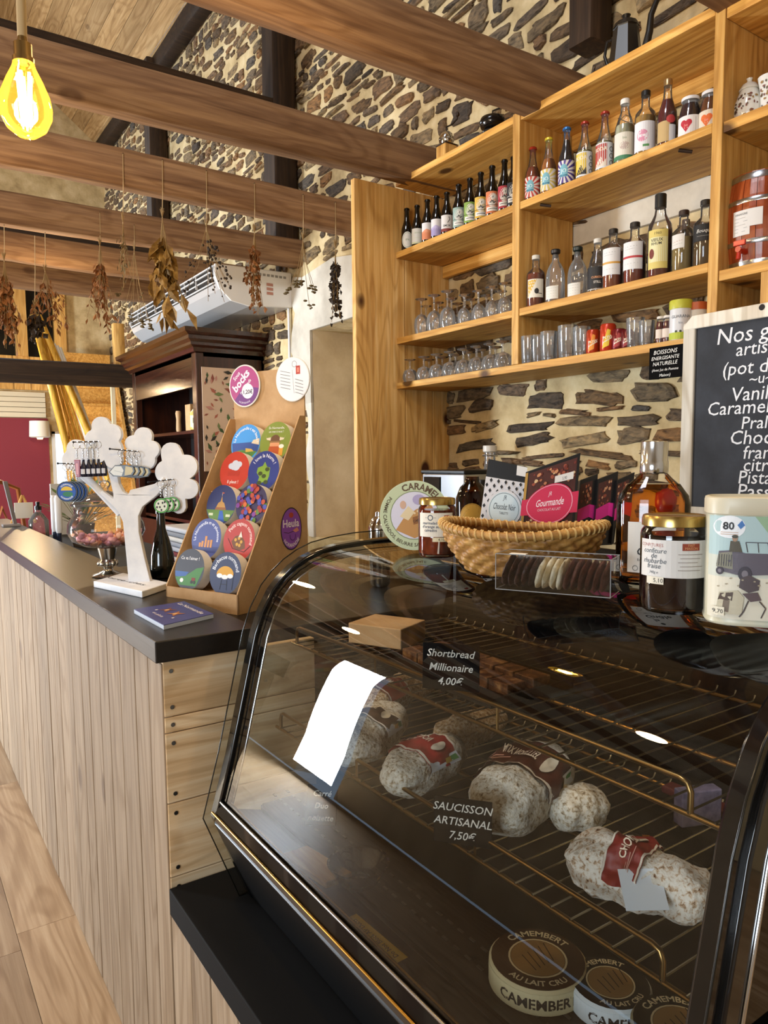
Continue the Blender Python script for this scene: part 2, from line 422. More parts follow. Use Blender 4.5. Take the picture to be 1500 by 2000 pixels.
# rubble stones: near ones stand singly, far ones share one mesh
m, t, b, N, L = nt('rubble_stone')
oi = N('ShaderNodeObjectInfo'); ge = N('ShaderNodeNewGeometry'); ad = N('ShaderNodeMath'); ad.operation = 'ADD'; fr = N('ShaderNodeMath'); fr.operation = 'FRACT'
L(oi.outputs['Random'], ad.inputs[0]); L(ge.outputs['Random Per Island'], ad.inputs[1]); L(ad.outputs[0], fr.inputs[0])
c = ramp(N, L, fr.outputs[0], [(0, '4a3d2f'), (.18, '6f573a'), (.34, '55504a'), (.5, '8a6740'), (.64, '66594a'), (.8, '94805e'), (1, '463c33')])
n1 = N('ShaderNodeTexNoise'); n1.inputs['Scale'].default_value = 1; n1.inputs['Detail'].default_value = 6; n1.inputs['Distortion'].default_value = .6
L(coords(N, L, (30, 22, 60), 3), n1.inputs['Vector'])
mx = N('ShaderNodeMix'); mx.data_type = 'RGBA'; mx.blend_type = 'MULTIPLY'; mx.inputs[0].default_value = 1
L(c, mx.inputs[6]); L(ramp(N, L, n1.outputs['Fac'], [(.3, (.30, .27, .25)), (.48, (.85, .82, .78)), (.72, (1.5, 1.38, 1.2))]), mx.inputs[7]); L(mx.outputs[2], b.inputs['Base Color'])
b.inputs['Roughness'].default_value = .85
bp = N('ShaderNodeBump'); bp.inputs['Strength'].default_value = 1; bp.inputs['Distance'].default_value = .014; L(n1.outputs['Fac'], bp.inputs['Height']); L(bp.outputs[0], b.inputs['Normal'])
M['stone'] = m
def stone_mesh(mb, y, z, ly, hz, rng, x=0.0):
    n = rng.choice((13, 15, 17)); rot = rng.uniform(-.14, .14); d = rng.uniform(.006, .020); o = []
    ph = rng.random() * 6
    for i in range(n):
        a = 2 * PI * i / n + rng.uniform(-.12, .12); k = (.92 + .30 * noise.noise(V(math.cos(a) * 1.3 + ph * 9, math.sin(a) * 1.3, ph * 5))) * rng.uniform(.80, 1.10)
        ca, sa = math.cos(a), math.sin(a); ca = math.copysign(abs(ca) ** .5, ca); sa = math.copysign(abs(sa) ** .5, sa)
        p, q = ly / 2 * ca * k, hz / 2 * sa * k
        o.append((y + p * math.cos(rot) - q * math.sin(rot), z + p * math.sin(rot) + q * math.cos(rot)))
    vs = [(x + .004, a, c) for a, c in o] + [(x - d * .7, y + (a - y) * .97, z + (c - z) * .95) for a, c in o] + [(x - d - rng.uniform(-.003, .007), y + (a - y) * .78, z + (c - z) * .74) for a, c in o]
    fs = []
    for i in range(n):
        j = (i + 1) % n; fs += [(j, i, i + n, j + n), (j + n, i + n, i + 2 * n, j + 2 * n)]
    fs.append(tuple(range(2 * n, 3 * n))[::-1])
    mb.add(vs, fs)
rng = random.Random(11); cand = []; z = 1.0
while z < 5.4:
    rh = rng.choice((.03, .04, .05, .06, .07, .085, .105) if z > 1.95 else (.025, .032, .04, .05, .06, .075)); y = 1.05 + rng.random() * .1
    while y < Y1 - .1:
        ln = rng.uniform(.06, .27) * (1 if z > 1.95 else 1.25); gap = rng.uniform(.004, .026)
        cy, cz = y + ln / 2, z + rh / 2 + rng.uniform(-.012, .012)
        y += ln + gap
        if NY0 - .15 < cy < NY1 + ln / 2 + .04 and cz < NZ1 + .42: continue
        if cy < NY1 + .36 and cy > NY1 - .2 and 1.85 < cz < 2.85: continue
        if 1.58 < cy < 2.24 and 2.385 < cz < 2.53: continue
        if rng.random() < .07: continue
        h = rh * rng.uniform(.72, 1.12)
        px, py, d = proj((WX, cy, cz))
        vis = -60 < px < 1560 and -60 < py < 1010
        cand.append((-(ln * h) / d / d if vis else 1, cy, cz, ln, h))
    z += rh + rng.uniform(.0, .014)
# a stone only counts as near when no shelf board or partition covers it
def hidden(y, z):
    px, py, d = proj((WX, y, z))
    if 692 < px < 880 and py > 345: return True
    if px > 1335 and py > 600: return True
    for zz in (2.85, 2.503, 2.08, 1.855):
        # underside of a board hides the wall just above its line of sight
        a = onX(2.2, px, py)
        if a.y < 3.1 and a.y > 1.4 and zz < a.z < zz + .03: return True
        if z > zz + .0 and a.z < zz and 1.4 < a.y < 3.1: return True
    return False
cand.sort(); single = 0; mass = MB()
for k, cy, cz, ln, h in cand:
    if k < 0 and single < 300 and not hidden(cy, cz):
        mb = MB(); stone_mesh(mb, 0, 0, ln, h, rng); mb.build('stone', M['stone'], wr, loc=(WX, cy, cz)); single += 1
    else:
        stone_mesh(mass, cy, cz, ln, h, rng, WX)
tag(mass.build('far_stones', M['stone'], wr), kind='stuff')
MB().slab([(WX + .003, 1.57, 2.40), (WX + .003, 2.26, 2.405), (WX + .003, 2.26, 2.53), (WX + .003, 1.57, 2.53)], (-.024, 0, 0)).build('lintel_stone', M['plaster'], wr, bevel=.006)
MB().tube([(WX - .02, 4.93, 1.2), (WX - .02, 4.93, 2.62)], .011, 8).build('cable_duct', M['white'], wr, smooth=50)

# partition of upright boards at the left end of the shelves
pa = thing('partition'); tag(pa, 'wide knotty pine partition boards standing at the far end of the shelves', 'partition')
for x0, x1 in ((1.958, 2.254), (2.257, 2.43), (2.433, 2.543)):
    MB().box(x0, x1, 3.112, 3.145, .3, 2.848).build('board', M['panel'], pa, bevel=.003)

# ceiling joists: roughly sawn, span from wall to wall
def rough_beam(name, axis, a0, a1, p0, p1, q0, q1, mat, parent=None, amp=.008, n=60, seed=0):
    g = MB(); ring = 12
    for k in range(n + 1):
        s = a0 + (a1 - a0) * k / n
        sec = []
        for (u, v_) in [(0, .06), (0, .5), (0, .94), (.1, 1), (.5, 1), (.9, 1), (1, .94), (1, .5), (1, .06), (.9, 0), (.5, 0), (.1, 0)]:
            p = p0 + (p1 - p0) * u; q = q0 + (q1 - q0) * v_
            dv = noise.noise_vector(V(s * 1.6, p * 9 + seed, q * 9)) * amp + noise.noise_vector(V(s * 7, p * 14 + seed, q * 14)) * amp * .35
            p += dv.x + .02 * noise.noise(V(s * .5, seed, 3)); q += dv.y + .02 * noise.noise(V(s * .5, seed, 7))
            sec.append((s, p, q) if axis == 'x' else ((p, s, q) if axis == 'y' else (p, q, s)))
        g.v += sec
    for k in range(n):
        for i in range(ring):
            j = (i + 1) % ring; g.f.append([k * ring + i, k * ring + j, (k + 1) * ring + j, (k + 1) * ring + i]); g.m.append(0)
    g.f += [list(range(ring)), [n * ring + i for i in range(ring)][::-1]]; g.m += [0, 0]
    return g.build(name, mat, parent, smooth=50)
JY = [1.40, 2.235, 3.07, 3.93, 4.82, 5.65, 6.5]
JN = ['over the hanging bulb', 'nearest the top shelf, meeting the long shelf board', 'running to the head of the pine partition', 'with the front row of dried herbs',
      'with the back row of dried herbs', 'just beyond the two rows of herbs', 'furthest off, above the loft beam']
for i, y in enumerate(JY):
    o = rough_beam('ceiling_joist', 'x', XL, WX + .1, y - .095, y, 2.85, 3.045 if i < 2 else 3.03, M['beam'], seed=i * 5.3)
    tag(o, 'old rough-sawn brown ceiling joist ' + JN[i], 'joist', 'rough-sawn ceiling joists')
# dark roof trusses: posts on the wall and tie beams
for i, (y, zt, lab) in enumerate(((2.11, 3.9, 'nearest dark roof post, cut off above the long shelf'), (4.83, 3.80, 'dark oak roof post with tie beam in the middle of the stone wall'), (7.55, 3.45, 'far dark oak roof post with low tie beam'))):
    t = thing('roof_truss', (WX, y, 0), lab, 'truss', 'dark roof trusses')
    p = rough_beam('post', 'z', 3.14 if i == 0 else 2.9, 5.4, -.20 if i else -.15, -.03, -.09 if i else -.06, .09 if i else .06, M['dark_post'], t, .006, 20, i)
    if i: rough_beam('tie_beam', 'x', XL - WX, -.05, -.08, .08, zt, zt + .16, M['dark_beam'], t, .006, 30, i + 3)
# roof boards on the slope above the stone wall, other walls and roof (out of view)
rs = struct(thing('ceiling'))
for k in range(24):
    a = k * .16; x0, z0 = 2.56 - a * .78, 5.40 + a * .62; x1, z1 = 2.56 - (a + .157) * .78, 5.40 + (a + .157) * .62
    MB().slab([(x0, 2.0, z0), (x1, 2.0, z1), (x1 + .015, 2.0, z1 + .02), (x0 + .015, 2.0, z0 + .02)], (0, 8.0, 0)).build('board', M['roof'], rs)
MB().slab([(2.56, Y0, 5.42), (-.45, Y0, 7.85), (-.45, Y0, 7.95), (2.7, Y0, 5.45)], (0, 5.0, 0)).build('near_slope', M['roof'], rs)
ls = MB()
for y0, y1 in ((Y0, .3), (1.7, Y1)): ls.slab([(XL, y0, 5.42), (-.45, y0, 7.85), (-.45, y0, 7.95), (XL - .1, y0, 5.45)], (0, y1 - y0, 0))
ls.build('left_slope', M['roof'], rs)
rough_beam('wall_plate', 'y', 2.0, 10, 2.42, 2.545, 5.28, 5.44, M['dark_beam'], rs, .006, 40, 9)
wl = MB()
for y0, y1, z0, z1 in ((Y0, -1.3, 0, 5.4), (-1.3, .1, 0, .85), (-1.3, .1, 2.15, 5.4), (.1, 5.85, 0, 5.4), (5.85, 6.65, 2.1, 5.4), (6.65, Y1, 0, 5.4)): wl.box(XL - .3, XL, y0, y1, z0, z1)
struct(wl.build('wall_left', M['plaster']))
struct(MB().box(XL, 3.05, Y0 - .3, Y0, 0, 8).build('wall_back', M['plaster']))

# ---------------------------------------------------------------- far end of the room
wf = struct(thing('wall_far'))
MB().box(XL, 3.05, Y1, Y1 + .3, 0, 8).build('core', M['mortar'], wf)
MB().box(XL, 1.74, Y1 - .03, Y1, 0, 2.04).build('red_panel', flat('7c2430', .75), wf)
for k in range(5): MB().box(XL, 1.72, Y1 - .05, Y1 - .005, 2.05 + k * .062, 2.105 + k * .062).build('slat', flat('cfc4a8', .7), wf)
for k in range(14):
    MB().box(-.9 + k * .19, -.9 + k * .19 + .183, Y1 - .06, Y1 - .01, 2.38, 2.78).build('board', M['pine_z'], wf)
for k, x in enumerate((.55, 1.0, 1.42, 1.86)):
    MB().box(x, x + .13, Y1 - .09, Y1 - .01, 2.78, 3.75).build('post', M['pine_z'], wf)
for x in (.68, 1.13, 1.55): MB().box(x, x + .3, Y1 - .03, Y1 - .005, 2.78, 3.75).build('pane', flat('12100c', .15), wf)
lb = rough_beam('loft_beam', 'x', XL, 2.5, 7.56, 7.74, 2.245, 2.455, M['dark_beam'], None, .006, 30, 5)
tag(lb, 'dark oak loft beam crossing low in front of the far staircase', 'beam')
lp = rough_beam('loft_post', 'z', 2.44, 2.86, 1.98, 2.08, 7.6, 7.7, M['pine_z'], None, .003, 8, 2)
tag(lp, 'light wooden post standing on the dark loft beam', 'post')
st = thing('staircase', (2.12, 8.45, 0), 'steep honey-coloured wooden stairs behind the loft beam', 'stairs')
for k in range(12):
    z = .22 * (k + 1); yy = k * .105
    MB().box(-.30, .33, yy - .03, yy + .12, z - .03, z).build('tread', M['pine_y'], st)
    MB().box(-.30, .33, yy + .10, yy + .118, z, z + .19).build('riser', M['pine_y'], st)
for x in (-.34, .33):
    MB().slab([(x, -.1, 0), (x, .12, 0), (x, 1.36, 2.7), (x, 1.14, 2.7)], (.035, 0, 0)).build('stringer', M['pine_z'], st)
MB().box(-.02, .02, -.14, -.1, 0, 2.5).build('newel', flat('d9cba9', .6), st)
wd1 = struct(thing('window_1', (1.98, Y1 - .02, 1.0)))
MB().box(-.17, .17, -.02, .0, 0, .85).build('pane', glow('daylit_pane', (.72, .86, 1), 1.6), wd1)
for q in ((-.2, -.17, -.05, .02, -.03, .88), (.17, .2, -.05, .02, -.03, .88), (-.2, .2, -.05, .02, .85, .88), (-.2, .2, -.05, .02, -.03, 0)): MB().box(*q).build('frame', flat('d9d6cc', .5), wd1)
ra = thing('stair_railing', (1.45, 8.1, 0), 'yellow pine stair railing with slanting balusters at the far end', 'railing')
YEL = wood('yellow_pine', 'b5841f', 'd8a538', 'e8bd57', 'z', kamt=0)
for x, z in ((0, 0), (.42, .02)):
    a = V(-.12 + x * .1, 0, 2.95); b_ = V(.16 + x * .8, -.25, 1.25)
    MB().tube([a, b_], .035, 8).build('rail', YEL, ra, smooth=50)
MB().box(.12, .20, -.3, -.2, 0, 1.4).build('newel', YEL, ra)
for k in range(7):
    f_ = k / 6; a = V(-.05 + .16 * f_, -.02, 2.75 - .1 * f_); b_ = V(.18 + .32 * f_, -.22, 1.28)
    MB().tube([a, b_], .014, 6).build('baluster', YEL if k < 4 else flat('e5e2d8', .5), ra, smooth=50)
# ================================================================ AIR CONDITIONER, CUPBOARD, COUNTER, SHELVES
ac = thing('air_conditioner', (0, 0, 0), 'long white air-conditioning unit hung under the joists along the stone wall', 'air conditioner')
sec = [(1.95, 2.835), (2.53, 2.845), (2.53, 2.60), (2.20, 2.575), (2.06, 2.60), (1.985, 2.67), (1.95, 2.75)]
MB().slab([(x, 4.90, z) for x, z in sec], (0, 2.1, 0)).build('casing', flat('b9bbbd', .3, .2), ac, bevel=.008)
MB().slab([(x, 4.885, z) for x, z in sec], (0, .018, 0)).build('end_cap', flat('e3e2de', .5), ac, bevel=.006)
MB().slab([(1.944, 4.93, 2.825), (1.944, 4.93, 2.762), (1.972, 4.93, 2.70), (1.99, 4.93, 2.70)], (0, 2.04, 0)).build('outlet', flat('131313', .5), ac)
for k in range(4):
    z = 2.815 - k * .032; x = 1.934 + (0 if k < 2 else .012 * (k - 1))
    MB().box(x, x + .012, 4.93, 6.97, z - .004, z + .004).build('louver', flat('cfd0d0', .4), ac)
for k in range(9): MB().box(1.936, 1.95, 4.98 + k * .24, 4.99 + k * .24, 2.72, 2.82).build('vane', flat('b0b0b0', .4), ac)
a = Art(plane((1.97, 4.884, 2.6), (1, 0, 0), (0, 0, 1)))
for k in range(7): a.rect(.30 + k * .032, .195, .322 + k * .032, .212, '8d8b86')
for k in range(3): a.rect(.36, .07 + k * .03, .41, .09 + k * .03, 'b5806f')
tag(a.build('sticker', None, ac), kind='stuff')

cu = thing('china_cupboard', (0, 0, 0), 'tall dark mahogany cupboard with open front and moulded cornice', 'cupboard')
CX0, CX1, CY0, CY1 = 1.985, 2.535, 5.40, 7.08
MB().box(CX0 + .05, CX1, CY0, CY0 + .03, .02, 2.31).build('side_panel', M['mahogany'], cu)
MB().box(CX0 + .05, CX1, CY1 - .03, CY1, .02, 2.31).build('side_panel', M['mahogany'], cu)
for y0, y1 in ((CY0 - .004, CY0 + .09), (CY1 - .09, CY1 + .004)): MB().box(CX0 - .004, CX0 + .06, y0, y1, 0, 2.31).build('corner_post', M['mahogany'], cu, bevel=.008)
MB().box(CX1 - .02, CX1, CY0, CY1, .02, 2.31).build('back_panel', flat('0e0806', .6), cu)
MB().box(CX0, CX0 + .04, CY0, CY1, 2.06, 2.31).build('frieze', M['mahogany_y'], cu)
MB().box(CX0, CX1, CY0, CY1, 2.28, 2.31).build('roof', M['mahogany_y'], cu)
for z in (1.02, 1.42, 1.74): MB().box(CX0 + .05, CX1, CY0 + .03, CY1 - .03, z - .025, z).build('shelf', M['mahogany_y'], cu)
MB().box(CX0 + .01, CX0 + .03, CY0 + .09, CY1 - .09, .05, .98).build('door', M['mahogany'], cu)
cor = [(0, 0), (-.02, .0), (-.03, .03), (-.055, .045), (-.055, .065), (-.08, .085), (-.08, .11), (-.115, .13), (-.12, .16), (0, .16)]
g = MB(); n = len(cor)
for (sx, yy) in ((1, CY0), (1, CY1)):
    pass
path = [(CX1, CY0, 0, -1), (CX0, CY0, -1, -1), (CX0, CY1, -1, 1), (CX1, CY1, 0, 1)]
for (x, y, dx, dy) in path:
    for (o_, z) in cor: g.v.append((x + (-dx) * o_, y + (-dy) * o_, 2.31 + z))
for k in range(3):
    for i in range(n):
        j = (i + 1) % n; g.f.append([k * n + i, (k + 1) * n + i, (k + 1) * n + j, k * n + j]); g.m.append(0)
g.f += [list(range(n)), [3 * n + i for i in range(n)][::-1]]; g.m += [0, 0]
g.build('cornice', M['mahogany_y'], cu)
MB().box(CX0 - .1, CX1, CY0 - .1, CY1 + .1, 2.465, 2.475).build('cap_board', M['mahogany_y'], cu)
# flowered paper on the cupboard's side
po = thing('flower_poster', (2.0, 5.39, 1.42), 'pale pink botanical poster with green leaves on the cupboard side', 'poster')
MB().box(.02, .36, -.006, 0, 0, .78).build('sheet', flat('cdb39c', .8), po)
a = Art(plane((.02, -.006, 0), (1, 0, 0), (0, 0, 1))); rg = random.Random(4)
for k in range(70):
    u, v_ = rg.uniform(.02, .32), rg.uniform(.03, .75); r = rg.uniform(.008, .026)
    c_ = rg.choice(('4f6b3a', '39512c', 'a8604f', '2c2a26', 'b98478', '6d7f4e', '8a4a3e'))
    an = rg.random() * 6; cs, sn = math.cos(an), math.sin(an)
    a.poly([(u + r * 1.6 * cs, v_ + r * 1.6 * sn), (u - r * .6 * sn, v_ + r * .6 * cs), (u - r * 1.4 * cs, v_ - r * 1.4 * sn), (u + r * .6 * sn, v_ - r * .6 * cs)], c_)
tag(a.build('print', None, po), kind='stuff')
# things on the cupboard shelf
b1 = thing('boxed_bottle', (2.06, 5.62, 1.742), 'yellow-labelled squat bottle beside a card box on the cupboard shelf', 'bottle')
MB().lathe([(.05, 0), (.055, .01), (.055, .13), (.03, .16), (.02, .17), (.02, .2)], 16).build('body', flat('c9b86a', .2), b1, smooth=40)
MB().lathe([(.023, .19), (.023, .225), (.0, .226)], 12).build('cap', M['paper'], b1, smooth=40)
a = Art(cyl(.0555, -2.4, 0)); a.rect(-.04, .02, .04, .11, 'ddd6b0', 8); a.rect(-.012, .05, .02, .09, '2d3a22', 3); a.build('label', None, b1)
cb = MB().box(2.05, 2.1, 5.74, 5.86, 1.742, 1.95).build('card_box', M['kraft'], bevel=.003); tag(cb, 'small upright kraft box behind the bottle on the cupboard shelf', 'box')
cb = MB().lathe([(.02, 0), (.024, .02), (.02, .1), (.026, .15), (.02, .17), (0, .172)], 10).build('wooden_figure', flat('bd9a70', .6), loc=(2.06, 6.05, 1.742), smooth=50); tag(cb, 'small pale turned wooden figure on the cupboard shelf', 'ornament')

# ---------------------------------------------------------------- plank-clad counter, long arm and lower arm
ct = thing('bar_counter', (0, 0, 0), 'bar counter clad in grey-brown upright planks with dark worktop', 'counter')
XC = .448
MB().box(XC + .02, .64, 1.50, 5.3, 0, 1.094).build('carcass', M['black_matt'], ct)
lct = thing('low_counter', (0, 0, 0), 'low plank-clad counter with black ledge carrying the display case', 'counter')
MB().box(XC + .02, 1.15, .10, 1.465, 0, .554).build('low_carcass', M['black_matt'], lct)
yy = 1.468; rg = random.Random(3)
while yy < 5.2:
    wd = rg.choice((.083, .095, .105, .118, .128)); h = 1.094 - rg.choice((0, 0, 0, .003, .006))
    MB().box(XC - rg.uniform(0, .003), XC + .019, yy + .0026, yy + wd - .0026, .002, h).build('plank', M['clad'], ct, bevel=.002); yy += wd
yy = 1.466
while yy > .15:
    wd = rg.choice((.095, .105, .118, .128))
    MB().box(XC - rg.uniform(0, .002), XC + .019, yy - wd + .0024, yy - .0024, .002, .554).build('plank', M['clad'], lct, bevel=.002); yy -= wd
z = 1.094
for h in (.118, .034, .15, .16, .12):
    z0 = max(z - h, .555)
    MB().box(XC + .002, .80, 1.468, 1.487, z0 + .001, z - .001).build('end_board', M['end'], ct, bevel=.0015)
    for xx in (XC + .018,):
        for q in ((z - .022, z0 + .02) if h > .1 else ((z + z0) / 2,)):
            MB().tube([(xx, 1.4665, q), (xx, 1.469, q)], .0045, 10).build('screw', M['steel'], ct, smooth=40)
    z = z0
    if z <= .556: break
MB().box(.432, .655, 1.455, 5.3, 1.095, 1.14).build('worktop', M['worktop'], ct, bevel=.0025)
MB().box(XC - .003, 1.18, .08, 1.466, .555, .612).build('low_worktop', M['ledge'], lct, bevel=.002)
# black service ledge behind the raised bar, carries the coaster display
se = MB().box(.657, 1.30, 1.50, 2.75, 1.02, 1.118).build('service_ledge', M['black'], bevel=.004); tag(se, 'black service ledge behind the raised bar worktop', 'counter')
sc_ = thing('service_cabinet', (0, 0, 0), 'dark back-bar cabinet running under the stone wall', 'cabinet')
MB().box(1.95, 2.50, .2, 3.08, 0, .88).build('body', M['black_matt'], sc_); MB().box(1.92, 2.51, .2, 3.09, .88, .92).build('top', M['worktop'], sc_, bevel=.003)
for k in range(4):
    MB().box(1.935, 1.95, .23 + k * .71, .91 + k * .71, .08, .85).build('door', flat('1a1511', .5), sc_, bevel=.002)
lc = MB().box(.66, 1.28, 1.50, 5.3, 0, 1.019).build('under_bar_unit', M['black_matt'], bevel=.003); tag(lc, 'dark under-bar unit below the service ledge', 'cabinet')

# ---------------------------------------------------------------- open pine shelves on the stone wall
SX = 2.20; SB = 2.515
sh = thing('wall_shelves', (0, 0, 0), 'large open pine shelving unit fixed to the stone wall', 'shelves')
LV = {'top': 2.85, 'two': 2.503, 'three': 2.08, 'low': 1.855}
def board(name, x0, x1, y0, y1, z0, z1, mat): return MB().box(x0, x1, y0, y1, z0, z1).build(name, mat, sh, bevel=.0018)
for k in ('top', 'two', 'three'):
    board('shelf_board', SX, SB, 2.281, 3.11, LV[k], LV[k] + .03, M['pine_y']); board('shelf_board', SX, SB, 1.402, 2.239, LV[k], LV[k] + .03, M['pine_y'])
board('shelf_board', SX - .002, SB, 1.402, 3.11, LV['low'], LV['low'] + .03, M['pine_y'])
board('divider', SX - .003, SB, 2.24, 2.28, 1.886, 2.884, M['pine_z'])
board('divider', SX - .003, SB, 1.366, 1.40, 1.855, 3.3, M['pine_z'])
RB = {}
for k, (px, py) in dict(rtop=(1425, 33), rmid=(1413, 259), rlow=(1396, 551)).items():
    RB[k] = onX(SX, px, py).z; board('shelf_board', SX, SB, .55, 1.364, RB[k], RB[k] + .032, M['pine_y'])
board('divider', SX - .003, SB, 1.195, 1.228, 1.5, RB['rlow'] - .001, M['pine_z'])
board('rear_batten', 2.49, 2.514, 2.282, 3.10, 2.44, 2.50, M['pine_y']); board('rear_batten', 2.49, 2.514, 1.41, 2.23, 2.79, 2.85, M['pine_y'])
for px, py in ((1048, 388), (1318, 292)):
    p = onX(SX, px, py); MB().tube([(SX + .02, p.y, LV['two'] - .004), (SX + .05, p.y - .03, LV['two'] - .012)], .006, 8).build('peg', flat('2b1a10', .6), sh, smooth=50)
# ================================================================ CURVED-GLASS DISPLAY CASE
CYF, CYN = 1.362, .322; CZ = 1.327; CB = 1.12
OUT = [(.500, .800), (.535, .919), (.565, 1.04), (.593, 1.155), (.610, 1.20), (.633, 1.24), (.655, 1.264), (.680, 1.284), (.708, 1.300), (.740, 1.312), (.785, 1.320), (.842, 1.325), (.95, CZ), (CB, CZ)]
def inset(pr, d):
    o = []
    for i, p in enumerate(pr):
        a = Vector(pr[max(i - 1, 0)]); b_ = Vector(pr[min(i + 1, len(pr) - 1)]); t_ = (b_ - a).normalized()
        o.append((p[0] + t_.y * d, p[1] - t_.x * d))
    return o
dc = thing('display_case', (0, 0, 0), 'black refrigerated display case with curved glass front on the low counter', 'display case')
g = MB(); pr = inset(OUT, .006)                 # one bent sheet: front, curve and top
for x, z in pr: g.v += [(x, CYN + .01, z), (x, CYF - .01, z)]
for i in range(len(pr) - 1): g.f.append([2 * i, 2 * i + 2, 2 * i + 3, 2 * i + 1]); g.m.append(0)
g.build('curved_glass', M['sheet'], dc, smooth=40)
foot = [(.572, .613), (.500, .800)]
for y0, y1 in ((CYF - .028, CYF), (CYN, CYN + .034)):
    o_ = foot[:1] + OUT; i_ = inset(foot[:1] + OUT, .030)
    g = MB(); n = len(o_)
    for (x, z), (x2, z2) in zip(o_, i_): g.v += [(x, y0, z), (x, y1, z), (x2, y1, z2), (x2, y0, z2)]
    for k in range(n - 1):
        for i in range(4): j = (i + 1) % 4; g.f.append([4 * k + i, 4 * k + j, 4 * k + 4 + j, 4 * k + 4 + i]); g.m.append(0)
    g.f += [[0, 3, 2, 1], [4 * n - 4, 4 * n - 3, 4 * n - 2, 4 * n - 1]]; g.m += [0, 0]
    fr_ = g.build('end_frame', M['gloss_black'], dc, smooth=35, bevel=.003)
    MB().tube([(x, y0 - .001, z) for x, z in inset(OUT, .0285)], .0022, 8).build('bright_bead', M['chrome'], fr_, smooth=60)
    sp = inset([(.572, .613), (.500, .800)] + OUT[1:], -.016)
    pane = [(x, z) for x, z in sp] + [(CB, .613)]
    yy = y1 - .006 if y0 > 1 else y0 + .006
    MB().slab([(x, yy, z) for x, z in pane], (0, .003, 0)).build('side_glass', M['sheet'], dc)
    MB().tube([(x, yy + .0015, z) for x, z in sp], .0013, 6).build('glass_edge', flat('15140f', .2), dc, smooth=60)
# body: deck, back, lower front
body = MB()
body.box(.60, CB + .03, CYN + .02, CYF - .02, .614, .80)
body.slab([(.50, CYN + .02, .79), (.52, CYN + .02, .815), (.60, CYN + .02, .79), (.60, CYN + .02, .614), (.575, CYN + .02, .614)], (0, CYF - CYN - .04, 0))
body.build('base_cabinet', M['black'], dc, bevel=.002)
MB().box(CB - .004, CB + .03, CYN + .02, CYF - .02, .80, CZ - .004).build('back_doors', flat('0d0d0d', .12), dc, bevel=.002)
MB().box(CB - .03, CB + .035, CYN, CYF, CZ - .012, CZ + .006).build('rear_rail', M['gloss_black'], dc, bevel=.002)
MB().box(.60, CB, CYN + .03, CYF - .03, .80, .806).build('deck', flat('0c0b0a', .4), dc)
for k, (x, z, r_, mt) in enumerate(((.494, .818, .0022, 'gold'), (.512, .833, .0026, 'steel'), (.530, .828, .0020, 'gold'))):
    MB().tube([(x, CYN + .03, z), (x, CYF - .03, z)], r_, 8).build('trim_strip', M[mt], dc, smooth=60)
MB().slab([(.498, CYN + .03, .80), (.498, CYN + .03, .814), (.513, CYN + .03, .830), (.529, CYN + .03, .824), (.545, CYN + .03, .81)], (0, CYF - CYN - .06, 0)).build('front_rail', M['gloss_black'], dc)
for k in range(9):                               # slots of the lower front grille
    x = .527 + k * .0045; z = .745 - k * .0122
    MB().tube([(x, CYN + .05, z), (x, 1.22, z)], .0009, 5).build('grille_wire', flat('6d7072', .4, .6), dc)
for x in (.635, .665):
    g = MB()
    for k in range(38): yq = CYN + .08 + k * .0255; g.box(x, x + .004, yq, yq + .012, .8055, .8072)
    tag(g.build('vent_slots', flat('3d3a33', .4), dc), kind='stuff')
# warning strip, upside down towards the shopper
a = Art(plane(onZ(.815, 731, 1832), V(-.05, 1, 0), V(-1, -.05, 0)))
a.rect(-.062, -.012, .062, .012, 'e0b818'); a.text('Do Not Block Air Ducts', 0, -.004, .0105, '221c05', bold=.01); a.build('warning_label', None, dc)
# wire shelves
def rack(name, lab, x, zr, zs, xb, gap):
    rk = thing(name, (0, 0, 0), lab, 'wire shelf', 'gilt wire shelves in the display case')
    ya, yb = .43, 1.305
    gr = MB().tube([(x, ya, zs), (x, ya, zr - .012), (x, ya + .004, zr - .003), (x, ya + .013, zr), (x, yb - .013, zr), (x, yb - .004, zr - .003), (x, yb, zr - .012), (x, yb, zs)], .0034, 8).build('guard_rail', M['brass'], rk, smooth=60)
    for y in (.72, 1.02): MB().tube([(x, y, zs), (x, y, zr)], .0022, 6).build('rail_post', M['brass'], gr, smooth=60)
    for xx in (x, x + (xb - x) * .4, xb): MB().tube([(xx, .36, zs), (xx, 1.325, zs)], .0034, 8).build('side_bar', M['brass'], rk, smooth=60)
    wm = MB().tube([(0, 0, 0), (xb - x + .006, 0, 0), (xb - x + .012, 0, .008)], .0014, 5).mesh('wire', [flat('b3a992', .25, 1)], 60)
    y = .37
    while y < 1.32: put('wire', wm, rk, (x - .004, y, zs + .0045)); y += gap
    for y in (.36, 1.325): MB().box(x + .1, xb + .05, y - .006, y + .006, zs - .014, zs - .004).build('bracket', M['black'], rk)
    return rk
rack('wire_shelf', 'upper gilt wire shelf inside the display case', .672, 1.166, 1.130, 1.055, .030)
rack('wire_shelf', 'lower gilt wire shelf carrying the dry sausages', .632, .998, .963, 1.03, .030)

